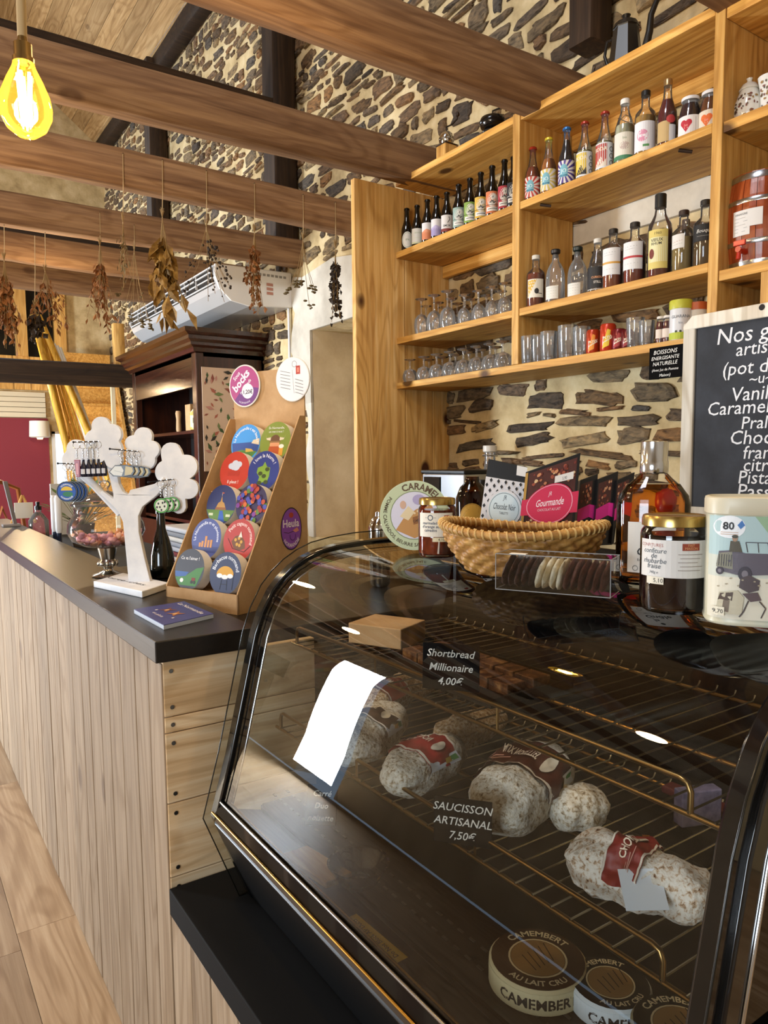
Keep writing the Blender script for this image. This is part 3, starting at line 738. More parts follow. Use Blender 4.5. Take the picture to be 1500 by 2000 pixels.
# ---------------------------------------------------------------- dry sausages and cheeses inside
def mould(name, a_, b_, c_):
    return noisy(name, [(.30, a_), (.40, b_), (.50, c_), (.70, 'dedad0')], 170, rough=.85, bump=.8, bscale=120, dist=.4)
MLD = [mould('white_mould_rind', '5b4634', 'a8977c', 'cfc8b8'), mould('peppered_rind', '3d2a1c', '8a6a48', 'b89b74'), mould('chorizo_rind', '4a2415', 'b59a7c', 'd6cfc3')]
def saus(lab, q0, q1, z, rr, mt, seed, band=None, amp=.22, rc=None):
    """rests on the lower shelf; q0, q1 = its two ends in plan"""
    a = Vector((q0[0], q0[1], z + rr * .82)); b_ = Vector((q1[0], q1[1], z + rr * .82)); ax = (b_ - a) / 2; c = (a + b_) / 2
    sd = ax.cross(V(0, 0, 1)).normalized()
    t = thing('dry_sausage', (0, 0, 0), lab, 'sausage', 'dry sausages on the lower wire shelf')
    g = MB(); nu, nv = 22, 26
    def surf(k, ph, lift=0):
        s_ = k * 2 - 1; prof = max(0, 1 - abs(s_) ** 3.2) ** .5
        d = V(s_ * 1.4, math.cos(ph), math.sin(ph))
        r_ = rr * (prof * (1 + amp * noise.noise(d * 1.7 + V(seed, 0, 0)) + amp * .35 * noise.noise(d * 5 + V(0, seed, 0)))) + lift
        return c + ax * s_ * (1 + .05 * math.cos(seed)) + (sd * math.cos(ph) * (rc or 1) + V(0, 0, .84) * math.sin(ph)) * r_
    for j in range(nv + 1):
        for i in range(nu): g.v.append(surf(j / nv, 2 * PI * i / nu))
    for j in range(nv):
        for i in range(nu): k = (i + 1) % nu; g.f.append([j * nu + i, j * nu + k, (j + 1) * nu + k, (j + 1) * nu + i]); g.m.append(0)
    g.build('body', MLD[mt], t, smooth=70)
    if band:
        k0, k1, col, txt, a0, a1 = band
        def mp(u, v_, h): return surf(k0 + (k1 - k0) * (v_ + .5), a0 + (a1 - a0) * (u + .5), .0012 + h * 9)
        A_ = Art(mp, .08); nn = 28
        h = A_._z(); vs = []; fs = []
        for i in range(nn + 1):
            for j in range(13): vs.append(mp(-.5 + i / nn, -.5 + j / 12, h))
        for i in range(nn):
            for j in range(12):
                p = i * 13 + j; fs.append((p, p + 13, p + 14, p + 1))
        A_.add(vs, fs, flat(col, .5))
        for u0, u1, v0, v1, c2 in ((-.5, .5, .44, .49, 'd9cfc0'), (-.5, .5, -.49, -.44, 'd9cfc0')):
            A_.rect(u0, v0, u1, v1, c2, nn)
        A_.rect(.36, -.49, .5, .49, 'dfe4ea', 3); A_.rect(.39, -.42, .46, -.18, '3f8a45', 1); A_.rect(.39, -.18, .46, .02, 'd8b13a', 1)
        A_.disc(.22, -.02, .055, .24, 'd5cab5', 16)
        A_.text(txt, -.06, -.12, .30, 'e6d6c0', wide=min(.26, 1.9 / len(txt) / 1.0), bold=.02)
        for k in range(3): A_.rect(-.4, .22 - k * .05, -.1 - k * .08, .24 - k * .05, 'b98d80', 3)
        A_.build('paper_band', None, t, smooth=60)
    return t
Z1 = .9675
def lo(px, py, z=Z1 + .03): p = onZ(z, px, py); return (p.x, p.y)
saus('pale speckled sausage with dark brown band, in the far corner of the case', lo(664, 1485), lo(775, 1400), Z1, .047, 0, 1.3, (.60, .36, '40291f', 'NATURE', 2.9, .2))
saus('peppered sausage with orange-red band lying behind the brown-banded one', lo(700, 1395), lo(845, 1318), Z1, .042, 1, 5.1, (.18, .42, '8f2f16', 'MILAN', .3, 2.8))
saus('speckled sausage with bright red paper band in the middle of the shelf', lo(752, 1540), lo(900, 1462), Z1, .044, 0, 3.7, (.66, .28, '9c1f1f', 'TRADITION', 2.9, .25))
saus('dark peppered sausage behind the red-banded one', lo(850, 1445), lo(985, 1398), Z1, .036, 1, 8.2)
saus('big white sausage with brown hazelnut band beside the slate price sign', lo(945, 1622), lo(1085, 1500), Z1, .056, 0, 2.2, (.72, .32, '45170f', 'AUX NOISETTES', 2.9, .1))
saus('short white sausage end tucked behind the hazelnut sausage', lo(1085, 1592), lo(1170, 1562), Z1, .036, 0, 6.6)
ch = saus('knobbly white chorizo with red band and white tag near the end of the shelf', lo(1105, 1668), lo(1400, 1775), Z1, .043, 2, 4.4, (.36, .60, '7e1512', 'CHORIZO', .2, 2.8), amp=.42)
p = lo(1255, 1770)
MB().obox((p[0], p[1], Z1 + .05), V(.020, -.013, 0), V(.010, .014, .014), V(.0003, .0004, -.0005)).build('tag', flat('dfe6ee', .5), ch)
# slates with chalked prices
def slate(lab, lines, o_, rt, up_, w_, h_, sz, tilt=0):
    t = thing('price_slate', o_, lab, 'price sign', 'small chalked price slates'); rt = Vector(rt).normalized(); up_ = Vector(up_).normalized(); n = rt.cross(up_)
    MB().obox(up_ * h_ / 2, rt * w_ / 2, up_ * h_ / 2, n * .0015).build('slate', flat('0b0a0a', .9, spec=.1), t, bevel=.001)
    A_ = Art(plane(n * .0016, rt, up_))
    for i, s_ in enumerate(lines): A_.text(s_, 0, h_ - (i + .95) * h_ / (len(lines) + .35), sz * (1 if isinstance(sz, float) else 1), 'd9d5cb', shear=.25, bold=.006)
    A_.build('chalk_lettering', None, t)
    return t
vr = V(.62, -.78, 0)
slate('slate price sign for the dry sausages, leaning on the guard rail', ['SAUCISSON', 'ARTISANAL', '7,50€'], onX(.608, 903, 1650), vr, V(.05, .04, 1), .078, .062, .0150)
slate('slate price sign for shortbread, upright on the upper wire shelf', ['Shortbread', 'Millionaire', '4,00€'], onX(.648, 880, 1348), vr, V(.05, .04, 1), .082, .066, .0150)
slate('dim slate sign with three chalked words low in the far corner of the case', ['Carré', 'Duo', 'noisette'], onZ(.807, 625, 1612), V(.75, -.66, 0), V(.2, .16, 1), .06, .075, .0150)
# camembert boxes on the deck
def cheese(lab, p, r_, h_, side, top_, a0, word, lid=None):
    t = thing('camembert_box', (p[0], p[1], .8075), lab, 'cheese', 'round cheese boxes on the case floor')
    MB().lathe([(r_ - .003, 0), (r_, .003), (r_, h_ - .003), (r_ - .003, h_)], 36).build('box', flat(side, .6), t, smooth=40)
    A_ = Art(lambda u, v_, h: V(u, v_, h_ + h)); A_.disc(0, 0, r_ * .95, r_ * .95, top_, 32); A_.ring(0, 0, r_ * .56, r_ * .60, 'cdbb92'); A_.disc(0, 0, r_ * .55, r_ * .55, '8b6a3d', 28)
    for k in range(5): A_.line([(-r_ * .3 + k * .008, -r_ * .25), (-r_ * .2 + k * .01, r_ * .25)], .0012, '2a1a0c')
    A_.arc('CAMEMBERT', 0, 0, r_ * .77, r_ * .24, 'd8c9a2', mid=a0 + PI, bold=.02); A_.arc('AU LAIT CRU', 0, 0, r_ * .77, r_ * .2, 'd8c9a2', mid=a0, inside=True, bold=.02); A_.build('lid_print', None, t)
    A_ = Art(cyl(r_, a0, 0)); A_.rect(-r_ * 1.6, .003, r_ * 1.6, h_ - .004, side, 24); A_.text(word, 0, h_ * .3, h_ * .55, '1a150f', bold=.025); A_.build('side_print', None, t)
def dk(px, py): p = onZ(.835, px, py); return (p.x, p.y)
cheese('large round camembert box with brown printed lid on the case floor', dk(1050, 1880), .064, .034, 'bcae86', '3a2413', -2.35, 'CAMEMBERT')
cheese('round camembert box with white sides beside the brown-lidded one', dk(1192, 1925), .05, .032, 'c9d0d3', '14100d', -2.0, 'CAMEMBERT')
cheese('round cheese box with black lettered lid at the near end of the case floor', dk(1330, 2015), .056, .034, '8f8462', '16120d', -2.2, 'AU LAIT')
# curled glass dish and a wooden board near the far end
t = thing('glass_dish', dk(700, 1690) + (.8075,), 'small empty glass bowl on the floor of the display case', 'bowl')
MB().lathe([(.03, 0), (.034, .004), (.05, .03), (.052, .034), (.048, .033), (.031, .006), (0, .005)], 28).build('bowl', clear('dark_glass', (.55, .57, .55), 1.6), t, smooth=40)
p = dk(570, 1650)
t = thing('serving_board', (p[0] + .02, p[1] - .05, .8075), 'small wooden board lying in the far front corner of the case', 'board')
MB().obox((0, 0, .006), V(.025, .0, 0), V(-.01, .06, 0), V(0, 0, .006)).build('board', M['pine_y'], t, bevel=.002)

# shortbread on a dark tray, card box and coloured packs on the shelves
U1 = 1.1365
ty = thing('baking_tray', (.80, .93, U1), 'dark tray of shortbread squares on the upper wire shelf', 'tray')
MB().box(-.085, .085, -.15, .15, 0, .004).build('base', flat('17110c', .4), ty)
for q in ((-.088, -.083, -.15, .15), (.083, .088, -.15, .15), (-.088, .088, -.153, -.148), (-.088, .088, .148, .153)): MB().box(*q, 0, .014).build('side', flat('17110c', .4), ty)
SBM = noisy('caramel_shortbread', [(.35, '3a1f10'), (.55, '6b4426'), (.75, 'a87c4a')], 60, rough=.5, bump=.3); me = MB().box(-.019, .019, -.021, .021, 0, .018).mesh('shortbread', [SBM])
OD = ('first', 'second', 'third', 'fourth', 'fifth', 'sixth')
for i in range(6):
    for j in range(2):
        o = put('shortbread_square', me, None, (.78 + j * .055, .815 + i * .046, U1 + .0045), .0015)
        tag(o, OD[i] + (' shortbread square of the row nearer the glass front', ' shortbread square of the row nearer the back doors')[j] + ', on the dark tray', 'shortbread', 'shortbread squares on the dark tray')
p = onZ(U1, 690, 1222); kbx = MB().obox((0, 0, .02), V(.045, .02, 0), V(-.025, .055, 0), V(0, 0, .02)).build('kraft_box', M['kraft'], loc=(.82, 1.20, U1), bevel=.002); tag(kbx, 'small kraft cardboard box at the far end of the upper wire shelf', 'box')
lb_ = MB().obox((0, 0, .026), V(.03, -.012, 0), V(.004, .010, 0), V(0, 0, .026)).build('lilac_pack', noisy('lilac_card', [(.4, '5d5a7a'), (.6, '8a86a8')], 30, rough=.6, bump=0), loc=(.955, .60, Z1), bevel=.002); tag(lb_, 'small lilac pack standing at the back of the lower wire shelf', 'pack')
rb_ = MB().box(-.014, .014, -.13, .13, 0, .012).build('red_tray', flat('5a141c', .5), loc=(1.01, .56, Z1), bevel=.003); tag(rb_, 'narrow dark red tray at the back of the lower wire shelf', 'tray')
# ================================================================ GOODS ON TOP OF THE CASE
TZ = CZ + .0005
def top(px, py): p = onZ(TZ, px, py); return V(p.x, p.y, TZ)
def toward(p, off=0):                            # angle from p towards the shopper
    return math.atan2(EYE.y - p[1], EYE.x - p[0]) + off
M['jarglass'] = clear('jar_clear_glass', (.99, .99, .99), 1.45)
def jar(lab, base, r_, h_, fill, lidm, art, seed=0, lvl=.78):
    t = thing('jam_jar', base, lab, 'jar', 'jam jars on the display case')
    MB().lathe([(r_ * .86, 0), (r_ * .97, .003), (r_, .010), (r_, h_ * .80), (r_ * .97, h_ * .84), (r_ * .90, h_ * .87), (r_ * .90, h_ * .90)], 40).build('glass', M['jarglass'], t, smooth=40)
    MB().lathe([(r_ * .82, .004), (r_ * .95, .007), (r_ * .965, .012), (r_ * .965, h_ * lvl), (r_ * .9, h_ * (lvl + .02))], 36).build('preserve', fill, t, smooth=40)
    MB().lathe([(r_ * .93, h_ * .885), (r_ * .965, h_ * .89), (r_ * .965, h_ * .965), (r_ * .93, h_ * .995), (r_ * .85, h_), (r_ * .8, h_ * .99)], 48).build('lid', lidm, t, smooth=35)
    A_ = Art(cyl(r_ + .0003, toward(base), 0)); art(A_, r_, h_); A_.build('label', None, t)
    return t
def jam_gloss(name, c1, c2): return noisy(name, [(.35, c1), (.65, c2)], 60, rough=.12, bump=.15, bscale=60)
GOLDLID = noisy('brushed_gold_lid', [(.4, '9c8142'), (.6, 'c2a765')], 40, (1, 1, .1), .25, 0, metal=1)
def art1(A_, r_, h_):
    A_.rect(-.042, h_ * .38, .036, h_ * .76, 'cfcdc9', 14)
    A_.text('CONFITURES', -.026, h_ * .69, .005, '9a4a3e'); A_.line([(-.036, h_ * .68), (-.014, h_ * .68)], .0004, '9a4a3e')
    for i, s_ in enumerate(('confiture', 'de', 'rhubarbe', 'fraise', '340g e')): A_.text(s_, -.022, h_ * (.625 - i * .052), .0078 if i < 4 else .004, '38434e', shear=.2)
    A_.rect(.008, h_ * .66, .027, h_ * .73, '8c3b26', 3); A_.text('FAIT', .0175, h_ * .70, .0038, 'd09a6a'); A_.text('MAISON', .0175, h_ * .67, .0038, 'd09a6a')
    for i in range(5): A_.line([(.004 + .002 * (i % 2), h_ * (.62 - i * .04)), (.031 - .003 * (i % 3), h_ * (.62 - i * .04))], .0006, '8a7d75')
    A_.rect(-.030, h_ * .31, -.010, h_ * .385, 'd8d2bf', 3); A_.text('5,10', -.016, h_ * .328, .0065, '1d1d1d')
b_ = top(1314, 1190)
jar('large dark red jam jar with white label and gold lid beside the painted tin', b_, .0365, .108, flat('1a0505', .1), GOLDLID, art1)
def art2(A_, r_, h_):
    A_.rect(-.036, h_ * .36, .030, h_ * .76, 'd9d3c4', 14)
    A_.ring(-.012, h_ * .68, .0035, .005, '23324a'); A_.line([(-.022, h_ * .68), (-.018, h_ * .68)], .0005, '23324a'); A_.line([(-.006, h_ * .68), (-.002, h_ * .68)], .0005, '23324a')
    for i, s_ in enumerate(('marmelade', "d'orange au", 'calvados')): A_.text(s_, -.012, h_ * (.57 - i * .06), .0068, '2a3850', shear=.15, bold=.01)
    A_.rect(.012, h_ * .66, .022, h_ * .72, '96301f', 2)
    for k in range(4): A_.line([(.012, h_ * (.62 - k * .04)), (.024, h_ * (.62 - k * .04))], .0008, 'a59b80')
    A_.rect(-.008, h_ * .28, .016, h_ * .35, 'd6cba8', 4); A_.text('4,10', .009, h_ * .295, .0065, '333')if False else A_.text('4,10', .007, h_ * .295, .0065, '333333')
    A_.poly([(.000, h_ * .08), (.003, h_ * .08), (.004, h_ * .28), (.002, h_ * .28)], 'c8bcae')
b_ = top(854, 1086)
jar('amber orange marmalade jar standing in front of the round caramel box', b_, .0335, .104, jam_gloss('orange_marmalade', '5e1a06', '8f3410'), GOLDLID, art2)

# round caramel box standing on its edge
c_ = top(812, 1078); rt = V(.80, -.60, 0).normalized(); nr = rt.cross(V(0, 0, 1)); R_ = .0655
cx = thing('caramel_box', (c_.x + .02, c_.y + .03, TZ), 'round green-rimmed caramel tin standing on edge behind the marmalade', 'box')
up2 = (V(0, 0, 1) - nr * .12).normalized(); n2 = rt.cross(up2); cen = up2 * R_ - n2 * -.0
for nm, d0, d1, rr, mt in (('tin', -.034, -.002, R_, flat('d0bd7d', .45)), ('lid', -.018, 0.0, R_ + .0012, flat('c3cfae', .45))):
    g = MB(); ns = 48
    for d in (d0, d1):
        for i in range(ns): an = 2 * PI * i / ns; g.v.append(cen + rt * rr * math.cos(an) + up2 * rr * math.sin(an) + n2 * d)
    for i in range(ns): j = (i + 1) % ns; g.f.append([i, j, ns + j, ns + i]); g.m.append(0)
    g.f += [list(range(ns))[::-1], list(range(ns, 2 * ns))]; g.m += [0, 0]
    g.build(nm, mt, cx, smooth=40)
A_ = Art(plane(cen, rt, up2)); A_.disc(0, 0, R_ * .99, R_ * .99, 'b9c6a3', 48, 3); A_.disc(0, 0, R_ * .70, R_ * .70, 'cfcfe0', 40, 2); A_.ring(0, 0, R_ * .69, R_ * .715, '7d8b66')
A_.arc('CARAMELS', 0, 0, R_ * .85, R_ * .27, '5a4630', mid=1.25, bold=.03)
A_.arc('POMME CALVADOS, BEURRE SALE', 0, 0, R_ * .86, R_ * .145, '4a3d20', mid=PI * 1.2, inside=True, bold=.015)
A_.poly([(-.036, -.028), (-.02, -.004), (.004, .012), (.032, .02), (.044, -.004), (.03, -.03), (.0, -.044)], 'b8894f')
A_.poly([(-.028, -.002), (-.012, .018), (.0, .006), (-.012, -.01)], 'd9c9a4'); A_.disc(-.022, .020, .006, .008, 'c9a68f', 12); A_.disc(.008, .03, .012, .01, 'a79fc4', 14)
A_.poly([(-.002, -.018), (.030, -.008), (.026, .006), (-.004, -.004)], '8a5a2c'); A_.text('CARAMELS', .012, -.010, .0062, '2a1a0c', rot=.28, bold=.02)
for k in range(6): A_.disc(.0 + k * .006, .004 + .004 * (k % 2), .0022, .0022, 'e0c79a', 8, 1)
A_.build('lid_print', None, cx)

# flat bottle of amber spirit with a tall metal cap
b_ = top(1272, 1139); an = toward(b_)
fb = thing('spirit_flask', (b_.x, b_.y, TZ), 'broad-shouldered flask of amber spirit with tall chrome cap and white label', 'bottle', None, an + PI / 2)
HB = .192
prof = [(.040, 0), (.0465, .004), (.0475, .012), (.0475, .108), (.045, .120), (.036, .132), (.024, .143), (.0175, .150), (.0155, .156), (.0155, .170)]
MB().lathe(prof, 40, sy=.62).build('glass', M['jarglass'], fb, smooth=50)
def amber(name, t1, ior=1.42): return clear(name, t1, ior)
MB().lathe([(r * .93, z + .004) for r, z in prof[:-2] if z < .136], 36, sy=.58).build('spirit', amber('amber_spirit', (.86, .50, .14), 1.3), fb, smooth=50)
for k, (u, v_, r, c) in enumerate(((-.012, .05, .017, 'a8701c'), (.016, .112, .014, 'a31d16'), (.02, .06, .015, 'b98a2a'))):
    MB().blob((u, 0, v_), (r, .012, r * 1.25), 14, 10, amp=.25, seed=k).build('fruit', flat(c, .3), fb, smooth=60)
MB().lathe([(.0172, .150), (.0182, .152), (.0182, .166), (.0175, .167), (.0175, HB), (.0165, HB + .001), (.0, HB + .001)], 32).build('cap', noisy('brushed_cap', [(.4, 'b9bec6'), (.6, 'e0e3e8')], 30, (1, 1, .05), .16, 0, metal=1), fb, smooth=35)
A_ = Art(lambda u, v_, h: V(u, -.62 * math.sqrt(max(.0476 ** 2 - u * u, 1e-6)) - .0006 - h, v_)); A_.rect(-.031, .018, .029, .086, 'd9d4cb', 14)
A_.disc(-.004, .074, .0035, .0042, '1b1a19', 12); A_.text('la', -.008, .056, .013, '1b1a19', shear=.2, bold=.02); A_.text('Gnôle', -.002, .042, .0145, '1b1a19', shear=.2, bold=.02)
A_.text('Eau-de-vie de cidre', 0, .034, .0048, '333333'); A_.text('50 cl   40% vol', 0, .029, .0038, '333333')
A_.ring(-.021, .024, .003, .0036, '444444')
for k in range(3): A_.line([(-.012, .026 - k * .0025), (.02, .026 - k * .0025)], .0005, '555555')
A_.build('label', None, fb)

# tall oval painted tin
b_ = top(1445, 1222); wr_ = V(.60, -.80, 0).normalized(); ff = V(-.80, -.60, 0)
tn = thing('painted_biscuit_tin', (b_.x, b_.y, TZ), 'tall cream-lidded biscuit tin painted with an old army car', 'tin')
HT = .131; tw, td = .060, .040
lf = onP((b_.x, b_.y, TZ), ff, 1378, 1222) - b_
cn = wr_ * (lf.dot(wr_) + tw * 1.0) - ff * td * .9
def rr(s_, k=28):
    o = []
    for i in range(k * 4):
        a_ = 2 * PI * i / (k * 4); c1, s1 = math.cos(a_), math.sin(a_)
        o.append((math.copysign(abs(c1) ** .55, c1) * tw * s_, math.copysign(abs(s1) ** .55, s1) * td * s_))
    return o
def tinring(mb, s_, z): mb.v += [tuple(cn + wr_ * x + ff * -y + V(0, 0, z)) for x, y in rr(s_)]
def loft(levels, mat, name, par):
    g = MB(); 
    for s_, z in levels: tinring(g, s_, z)
    n = 112
    for k in range(len(levels) - 1):
        for i in range(n): j = (i + 1) % n; g.f.append([k * n + i, (k + 1) * n + i, (k + 1) * n + j, k * n + j]); g.m.append(0)
    g.f += [list(range(n)), [(len(levels) - 1) * n + i for i in range(n)][::-1]]; g.m += [0, 0]
    return g.build(name, mat, par, smooth=35)
loft([(.975, 0), (1, .002), (1, .004), (.985, .006), (.985, HT - .012)], noisy('painted_tin_sides', [(.35, 'b8c3b4'), (.55, 'cfcbb4'), (.75, 'b5b08f')], 14, rough=.35, bump=0), 'body', tn)
loft([(1.0, HT - .018), (1.015, HT - .017), (1.015, HT - .004), (1.0, HT - .001), (.95, HT), (.93, HT - .003)], flat('c9c2aa', .4), 'lid', tn)
def tmap(u, v_, h):
    x = max(-tw * .999, min(tw * .999, u)); y = td * (1 - (abs(x) / tw) ** (2 / .55)) ** (.55 / 2) * .985 + .0005 + h
    return cn + wr_ * x * .987 + ff * y + V(0, 0, v_)
A_ = Art(tmap, .007); A_.rect(-.0585, .007, .0595, .112, 'c4c9bd', 40)
A_.rect(-.0585, .072, .0595, .112, 'a9c2c4', 40); A_.poly([(-.018, .112), (.0, .088), (.028, .076), (.059, .078), (.059, .112)], '8fae8d')
A_.poly([(-.004, .098), (.018, .083), (.04, .086), (.054, .098), (.03, .108)], '5f8463')
A_.rect(-.0585, .007, .0595, .050, 'd8d3c0', 40)
A_.disc(-.041, .101, .0145, .0115, 'dfe3e6', 24); A_.text('80', -.042, .0985, .0105, '1c1e22', bold=.03); A_.poly([(-.034, .103), (-.030, .108), (-.027, .103), (-.031, .099)], '3c6fae')
for k in range(2): A_.line([(-.049, .0955 - k * .002), (-.033, .0955 - k * .002)], .0005, 'b58a62')
J = '5a5560'; JD = '3a3640'
A_.poly([(-.052, .062), (-.050, .076), (-.036, .078), (-.026, .075), (-.004, .075), (.0, .068), (.018, .072), (.027, .068), (.027, .058), (.0, .054), (-.03, .052), (-.05, .056)], J)
A_.poly([(-.052, .060), (-.050, .074), (-.038, .076), (-.037, .058)], '7d7c6c')
for k in range(6): A_.line([(-.050 + k * .0022, .061), (-.0495 + k * .0022, .073)], .0006, '2f2d33')
A_.line([(-.024, .076), (-.026, .086), (-.006, .086), (-.004, .076)], .0008, JD); A_.line([(-.015, .086), (-.014, .076)], .0007, JD)
for u, v_ in ((-.036, .080), (.0, .077)): A_.poly([(u - .005, v_ - .004), (u - .004, v_ + .007), (u + .004, v_ + .007), (u + .007, v_ - .004)], '4a4434'); A_.disc(u, v_ + .0095, .0026, .0032, '9a7c64', 10, 1); A_.disc(u, v_ + .0115, .003, .0018, '3c3a2c', 10, 1)
for u, v_, r in ((-.026, .054, .0075), (.021, .059, .008), (-.049, .056, .004)): A_.disc(u, v_, r * .85, r, JD, 18); A_.disc(u, v_, r * .4, r * .5, '77727a', 12)
A_.poly([(-.03, .050), (-.022, .053), (-.012, .048), (-.013, .038), (-.022, .035), (-.031, .040)], '4d4346')
A_.poly([(-.052, .012), (-.049, .034), (-.032, .037), (-.026, .030), (-.028, .012)], 'b9b29a'); A_.poly([(-.050, .026), (-.048, .033), (-.036, .035), (-.037, .026)], '4a3b31'); A_.poly([(-.046, .014), (-.045, .026), (-.039, .026), (-.040, .014)], '6d5f50')
A_.poly([(-.028, .034), (-.014, .036), (-.010, .028), (-.020, .026)], '57474a')
A_.line([(-.022, .027), (-.026, .016), (-.030, .010)], .0014, '453c3a'); A_.line([(-.012, .027), (-.006, .020), (-.010, .010)], .0012, '453c3a'); A_.line([(-.004, .044), (.003, .034), (.0, .024)], .0009, '7d776a')
A_.poly([(.0, .028), (.012, .036), (.034, .030), (.05, .014), (.03, .008), (.008, .014)], '5d4f58'); A_.poly([(.012, .026), (.026, .027), (.034, .016), (.02, .014)], '3c333b')
for k in range(16): A_.disc(-.05 + (k * 37 % 100) * .001, .040 + (k * 53 % 10) * .001, .0012, .0008, '9c927c', 8, 1)
A_.rect(-.056, .010, -.044, .019, 'd5cfba', 2); A_.text('9,70', -.050, .0125, .0058, '1d1d1d'); A_.build('painting', None, tn)

# wicker basket
bc = top(1032, 1128) + V(.03, .045, 0); bk = thing('wicker_basket', (bc.x, bc.y, TZ), 'oval woven wicker basket holding chocolate bars', 'basket')
ba = math.radians(-58); e1 = V(math.cos(ba), math.sin(ba), 0); e2 = V(-math.sin(ba), math.cos(ba), 0)
A1, A2, BH = .122, .088, .062
def bas(an, t_): 
    k = .66 + .34 * math.sin(t_ * PI / 2) ; return e1 * A1 * k * math.cos(an) + e2 * A2 * k * math.sin(an) + V(0, 0, t_ * BH + .012 * math.cos(an) ** 2 * t_)
WK = noisy('wicker_cane', [(.3, '7a5224'), (.5, 'a87a3c'), (.72, 'c79c58')], 70, rough=.5, bump=.2, bscale=160)
g = MB(); na, nr_ = 160, 34
for k in range(nr_ + 1):
    for i in range(na):
        an = 2 * PI * i / na; t_ = k / nr_; row = int(t_ * 8.5); p_ = bas(an, t_); nn = (e1 * math.cos(an) * A2 + e2 * math.sin(an) * A1).normalized()
        wv = math.sin(an * 20 + PI * row); hb = abs(math.sin(t_ * 8.5 * PI)) ** .5
        g.v.append(p_ + nn * (.0030 * wv * hb + .0008 * hb))
for k in range(nr_):
    for i in range(na): j = (i + 1) % na; g.f.append([k * na + i, k * na + j, (k + 1) * na + j, (k + 1) * na + i]); g.m.append(0)
g.f.append(list(range(na))[::-1]); g.m.append(0)
g.build('woven_side', WK, bk, smooth=70)
g = MB().lathe([(.0, .004), (.6, .004)], 40); g.v = [tuple(e1 * A1 * x + e2 * A2 * y + V(0, 0, z)) for x, y, z in g.v]; g.build('bottom', WK, bk)
rimp = [bas(2 * PI * i / 60, 1) for i in range(60)]
rim = MB().tube(rimp, .0062, 10, closed=True).build('rim', WK, bk, smooth=60)
g = MB()
for i in range(64):
    c0 = bas(2 * PI * i / 64, 1); c1 = bas(2 * PI * (i + .75) / 64, 1); tt = (c1 - c0).normalized(); u_ = V(0, 0, 1); w_ = tt.cross(u_).normalized()
    g.tube([c0 + (c1 - c0) * k / 8 + (u_ * math.cos(2 * PI * k / 8) + w_ * math.sin(2 * PI * k / 8)) * .0066 for k in range(9)], .0017, 5)
tag(g.build('rim_binding', flat('c8a465', .55), rim, smooth=60), kind='stuff')

# chocolate bars standing in the basket
def slabq(name, lab, p0, n_, quad, th, mat, group=None, cat='chocolate'):
    """upright flat pack; quad = its four corners (bl, br, tr, tl) seen on the plane through p0"""
    n_ = Vector(n_).normalized(); q = [onP(p0, n_, *c) for c in quad]; o_ = q[0].copy()
    t = thing(name, o_, lab, cat, group); q = [p - o_ for p in q]
    MB().slab(q, -n_ * th).build('case', mat, t, bevel=.0008)
    def mp(u, v_, h): return q[0] * (1 - u) * (1 - v_) + q[1] * u * (1 - v_) + q[2] * u * v_ + q[3] * (1 - u) * v_ + n_ * h
    return t, mp
bp0 = V(bc.x, bc.y, 0)
N1 = V(-.70, -.71, .10)
t, mp = slabq('chocolate_bar', 'black chocolate bar with white lozenge-patterned sleeve in the basket', bp0 + V(-.012, .03, 0), N1, [(932, 1052), (1022, 1056), (1030, 912), (954, 896)], .011, flat('0c0b0c', .4), 'chocolate bars in the wicker basket')
A_ = Art(mp); A_.rect(0.0, .0, 1.0, .78, 'd7d7da')
for i in range(11):
    for j in range(12):
        if abs((i - 5) / 5.6) + 0 < .5 and 3 < j < 9: continue
        u, v_ = .05 + i * .09, .03 + j * .065; d = .036
        if (i + j) % 2 == 0: A_.poly([(u - d, v_), (u, v_ - d * .8), (u + d, v_), (u, v_ + d * .8)], '121214')
A_.disc(.52, .40, .40, .25, 'd7d7da', 30); A_.disc(.52, .40, .36, .22, 'cfe0e6', 30); A_.ring(.52, .40, .33, .345, '7f8d93', ry=.61)
A_.text('JR', .52, .52, .085, '30343a', shear=.2); A_.text('Chocolat Noir', .52, .39, .115, '1c1f24', shear=.3, wide=.75)
A_.text('TABLETTE', .52, .33, .045, '5a6268'); A_.rect(.74, .86, 1.0, .99, 'e2e2e0'); A_.build('sleeve', None, t)
t, mp = slabq('chocolate_bar', 'nut-topped chocolate bar with round pink label, tallest in the basket', bp0 + V(-.03, .0, 0), N1, [(1013, 1060), (1118, 1072), (1134, 884), (1027, 922)], .016, flat('0d0a0a', .35), 'chocolate bars in the wicker basket')
A_ = Art(mp); A_.rect(.0, 0, .05, .98, 'b58c3e'); A_.rect(.07, .02, .95, .96, '4a1c10')
rg = random.Random(9)
for k in range(90):
    u, v_ = rg.uniform(.1, .92), rg.choice((rg.uniform(.04, .34), rg.uniform(.66, .94))); r = rg.uniform(.02, .045)
    A_.poly([(u + r * math.cos(x_) * rg.uniform(.7, 1.1), v_ + r * .7 * math.sin(x_) * rg.uniform(.7, 1.1)) for x_ in (0, 1, 2, 3, 4, 5)], rg.choice(('9c4a30', 'c98a5e', 'd9b88a', '6b2416', '7d2f1d', 'b5714a')))
A_.rect(-.02, .38, 1.02, .60, 'c8254e'); A_.disc(.5, .50, .44, .24, 'c8254e', 32); A_.ring(.5, .5, .41, .425, 'e6a0b4', ry=.54)
A_.text('JR', .5, .60, .07, 'f0cdd8', shear=.2); A_.text('Gourmande', .5, .48, .125, 'f3dfe5', shear=.3, wide=.85, bold=.01); A_.text('CHOCOLAT AU LAIT', .5, .42, .045, 'f0cdd8')
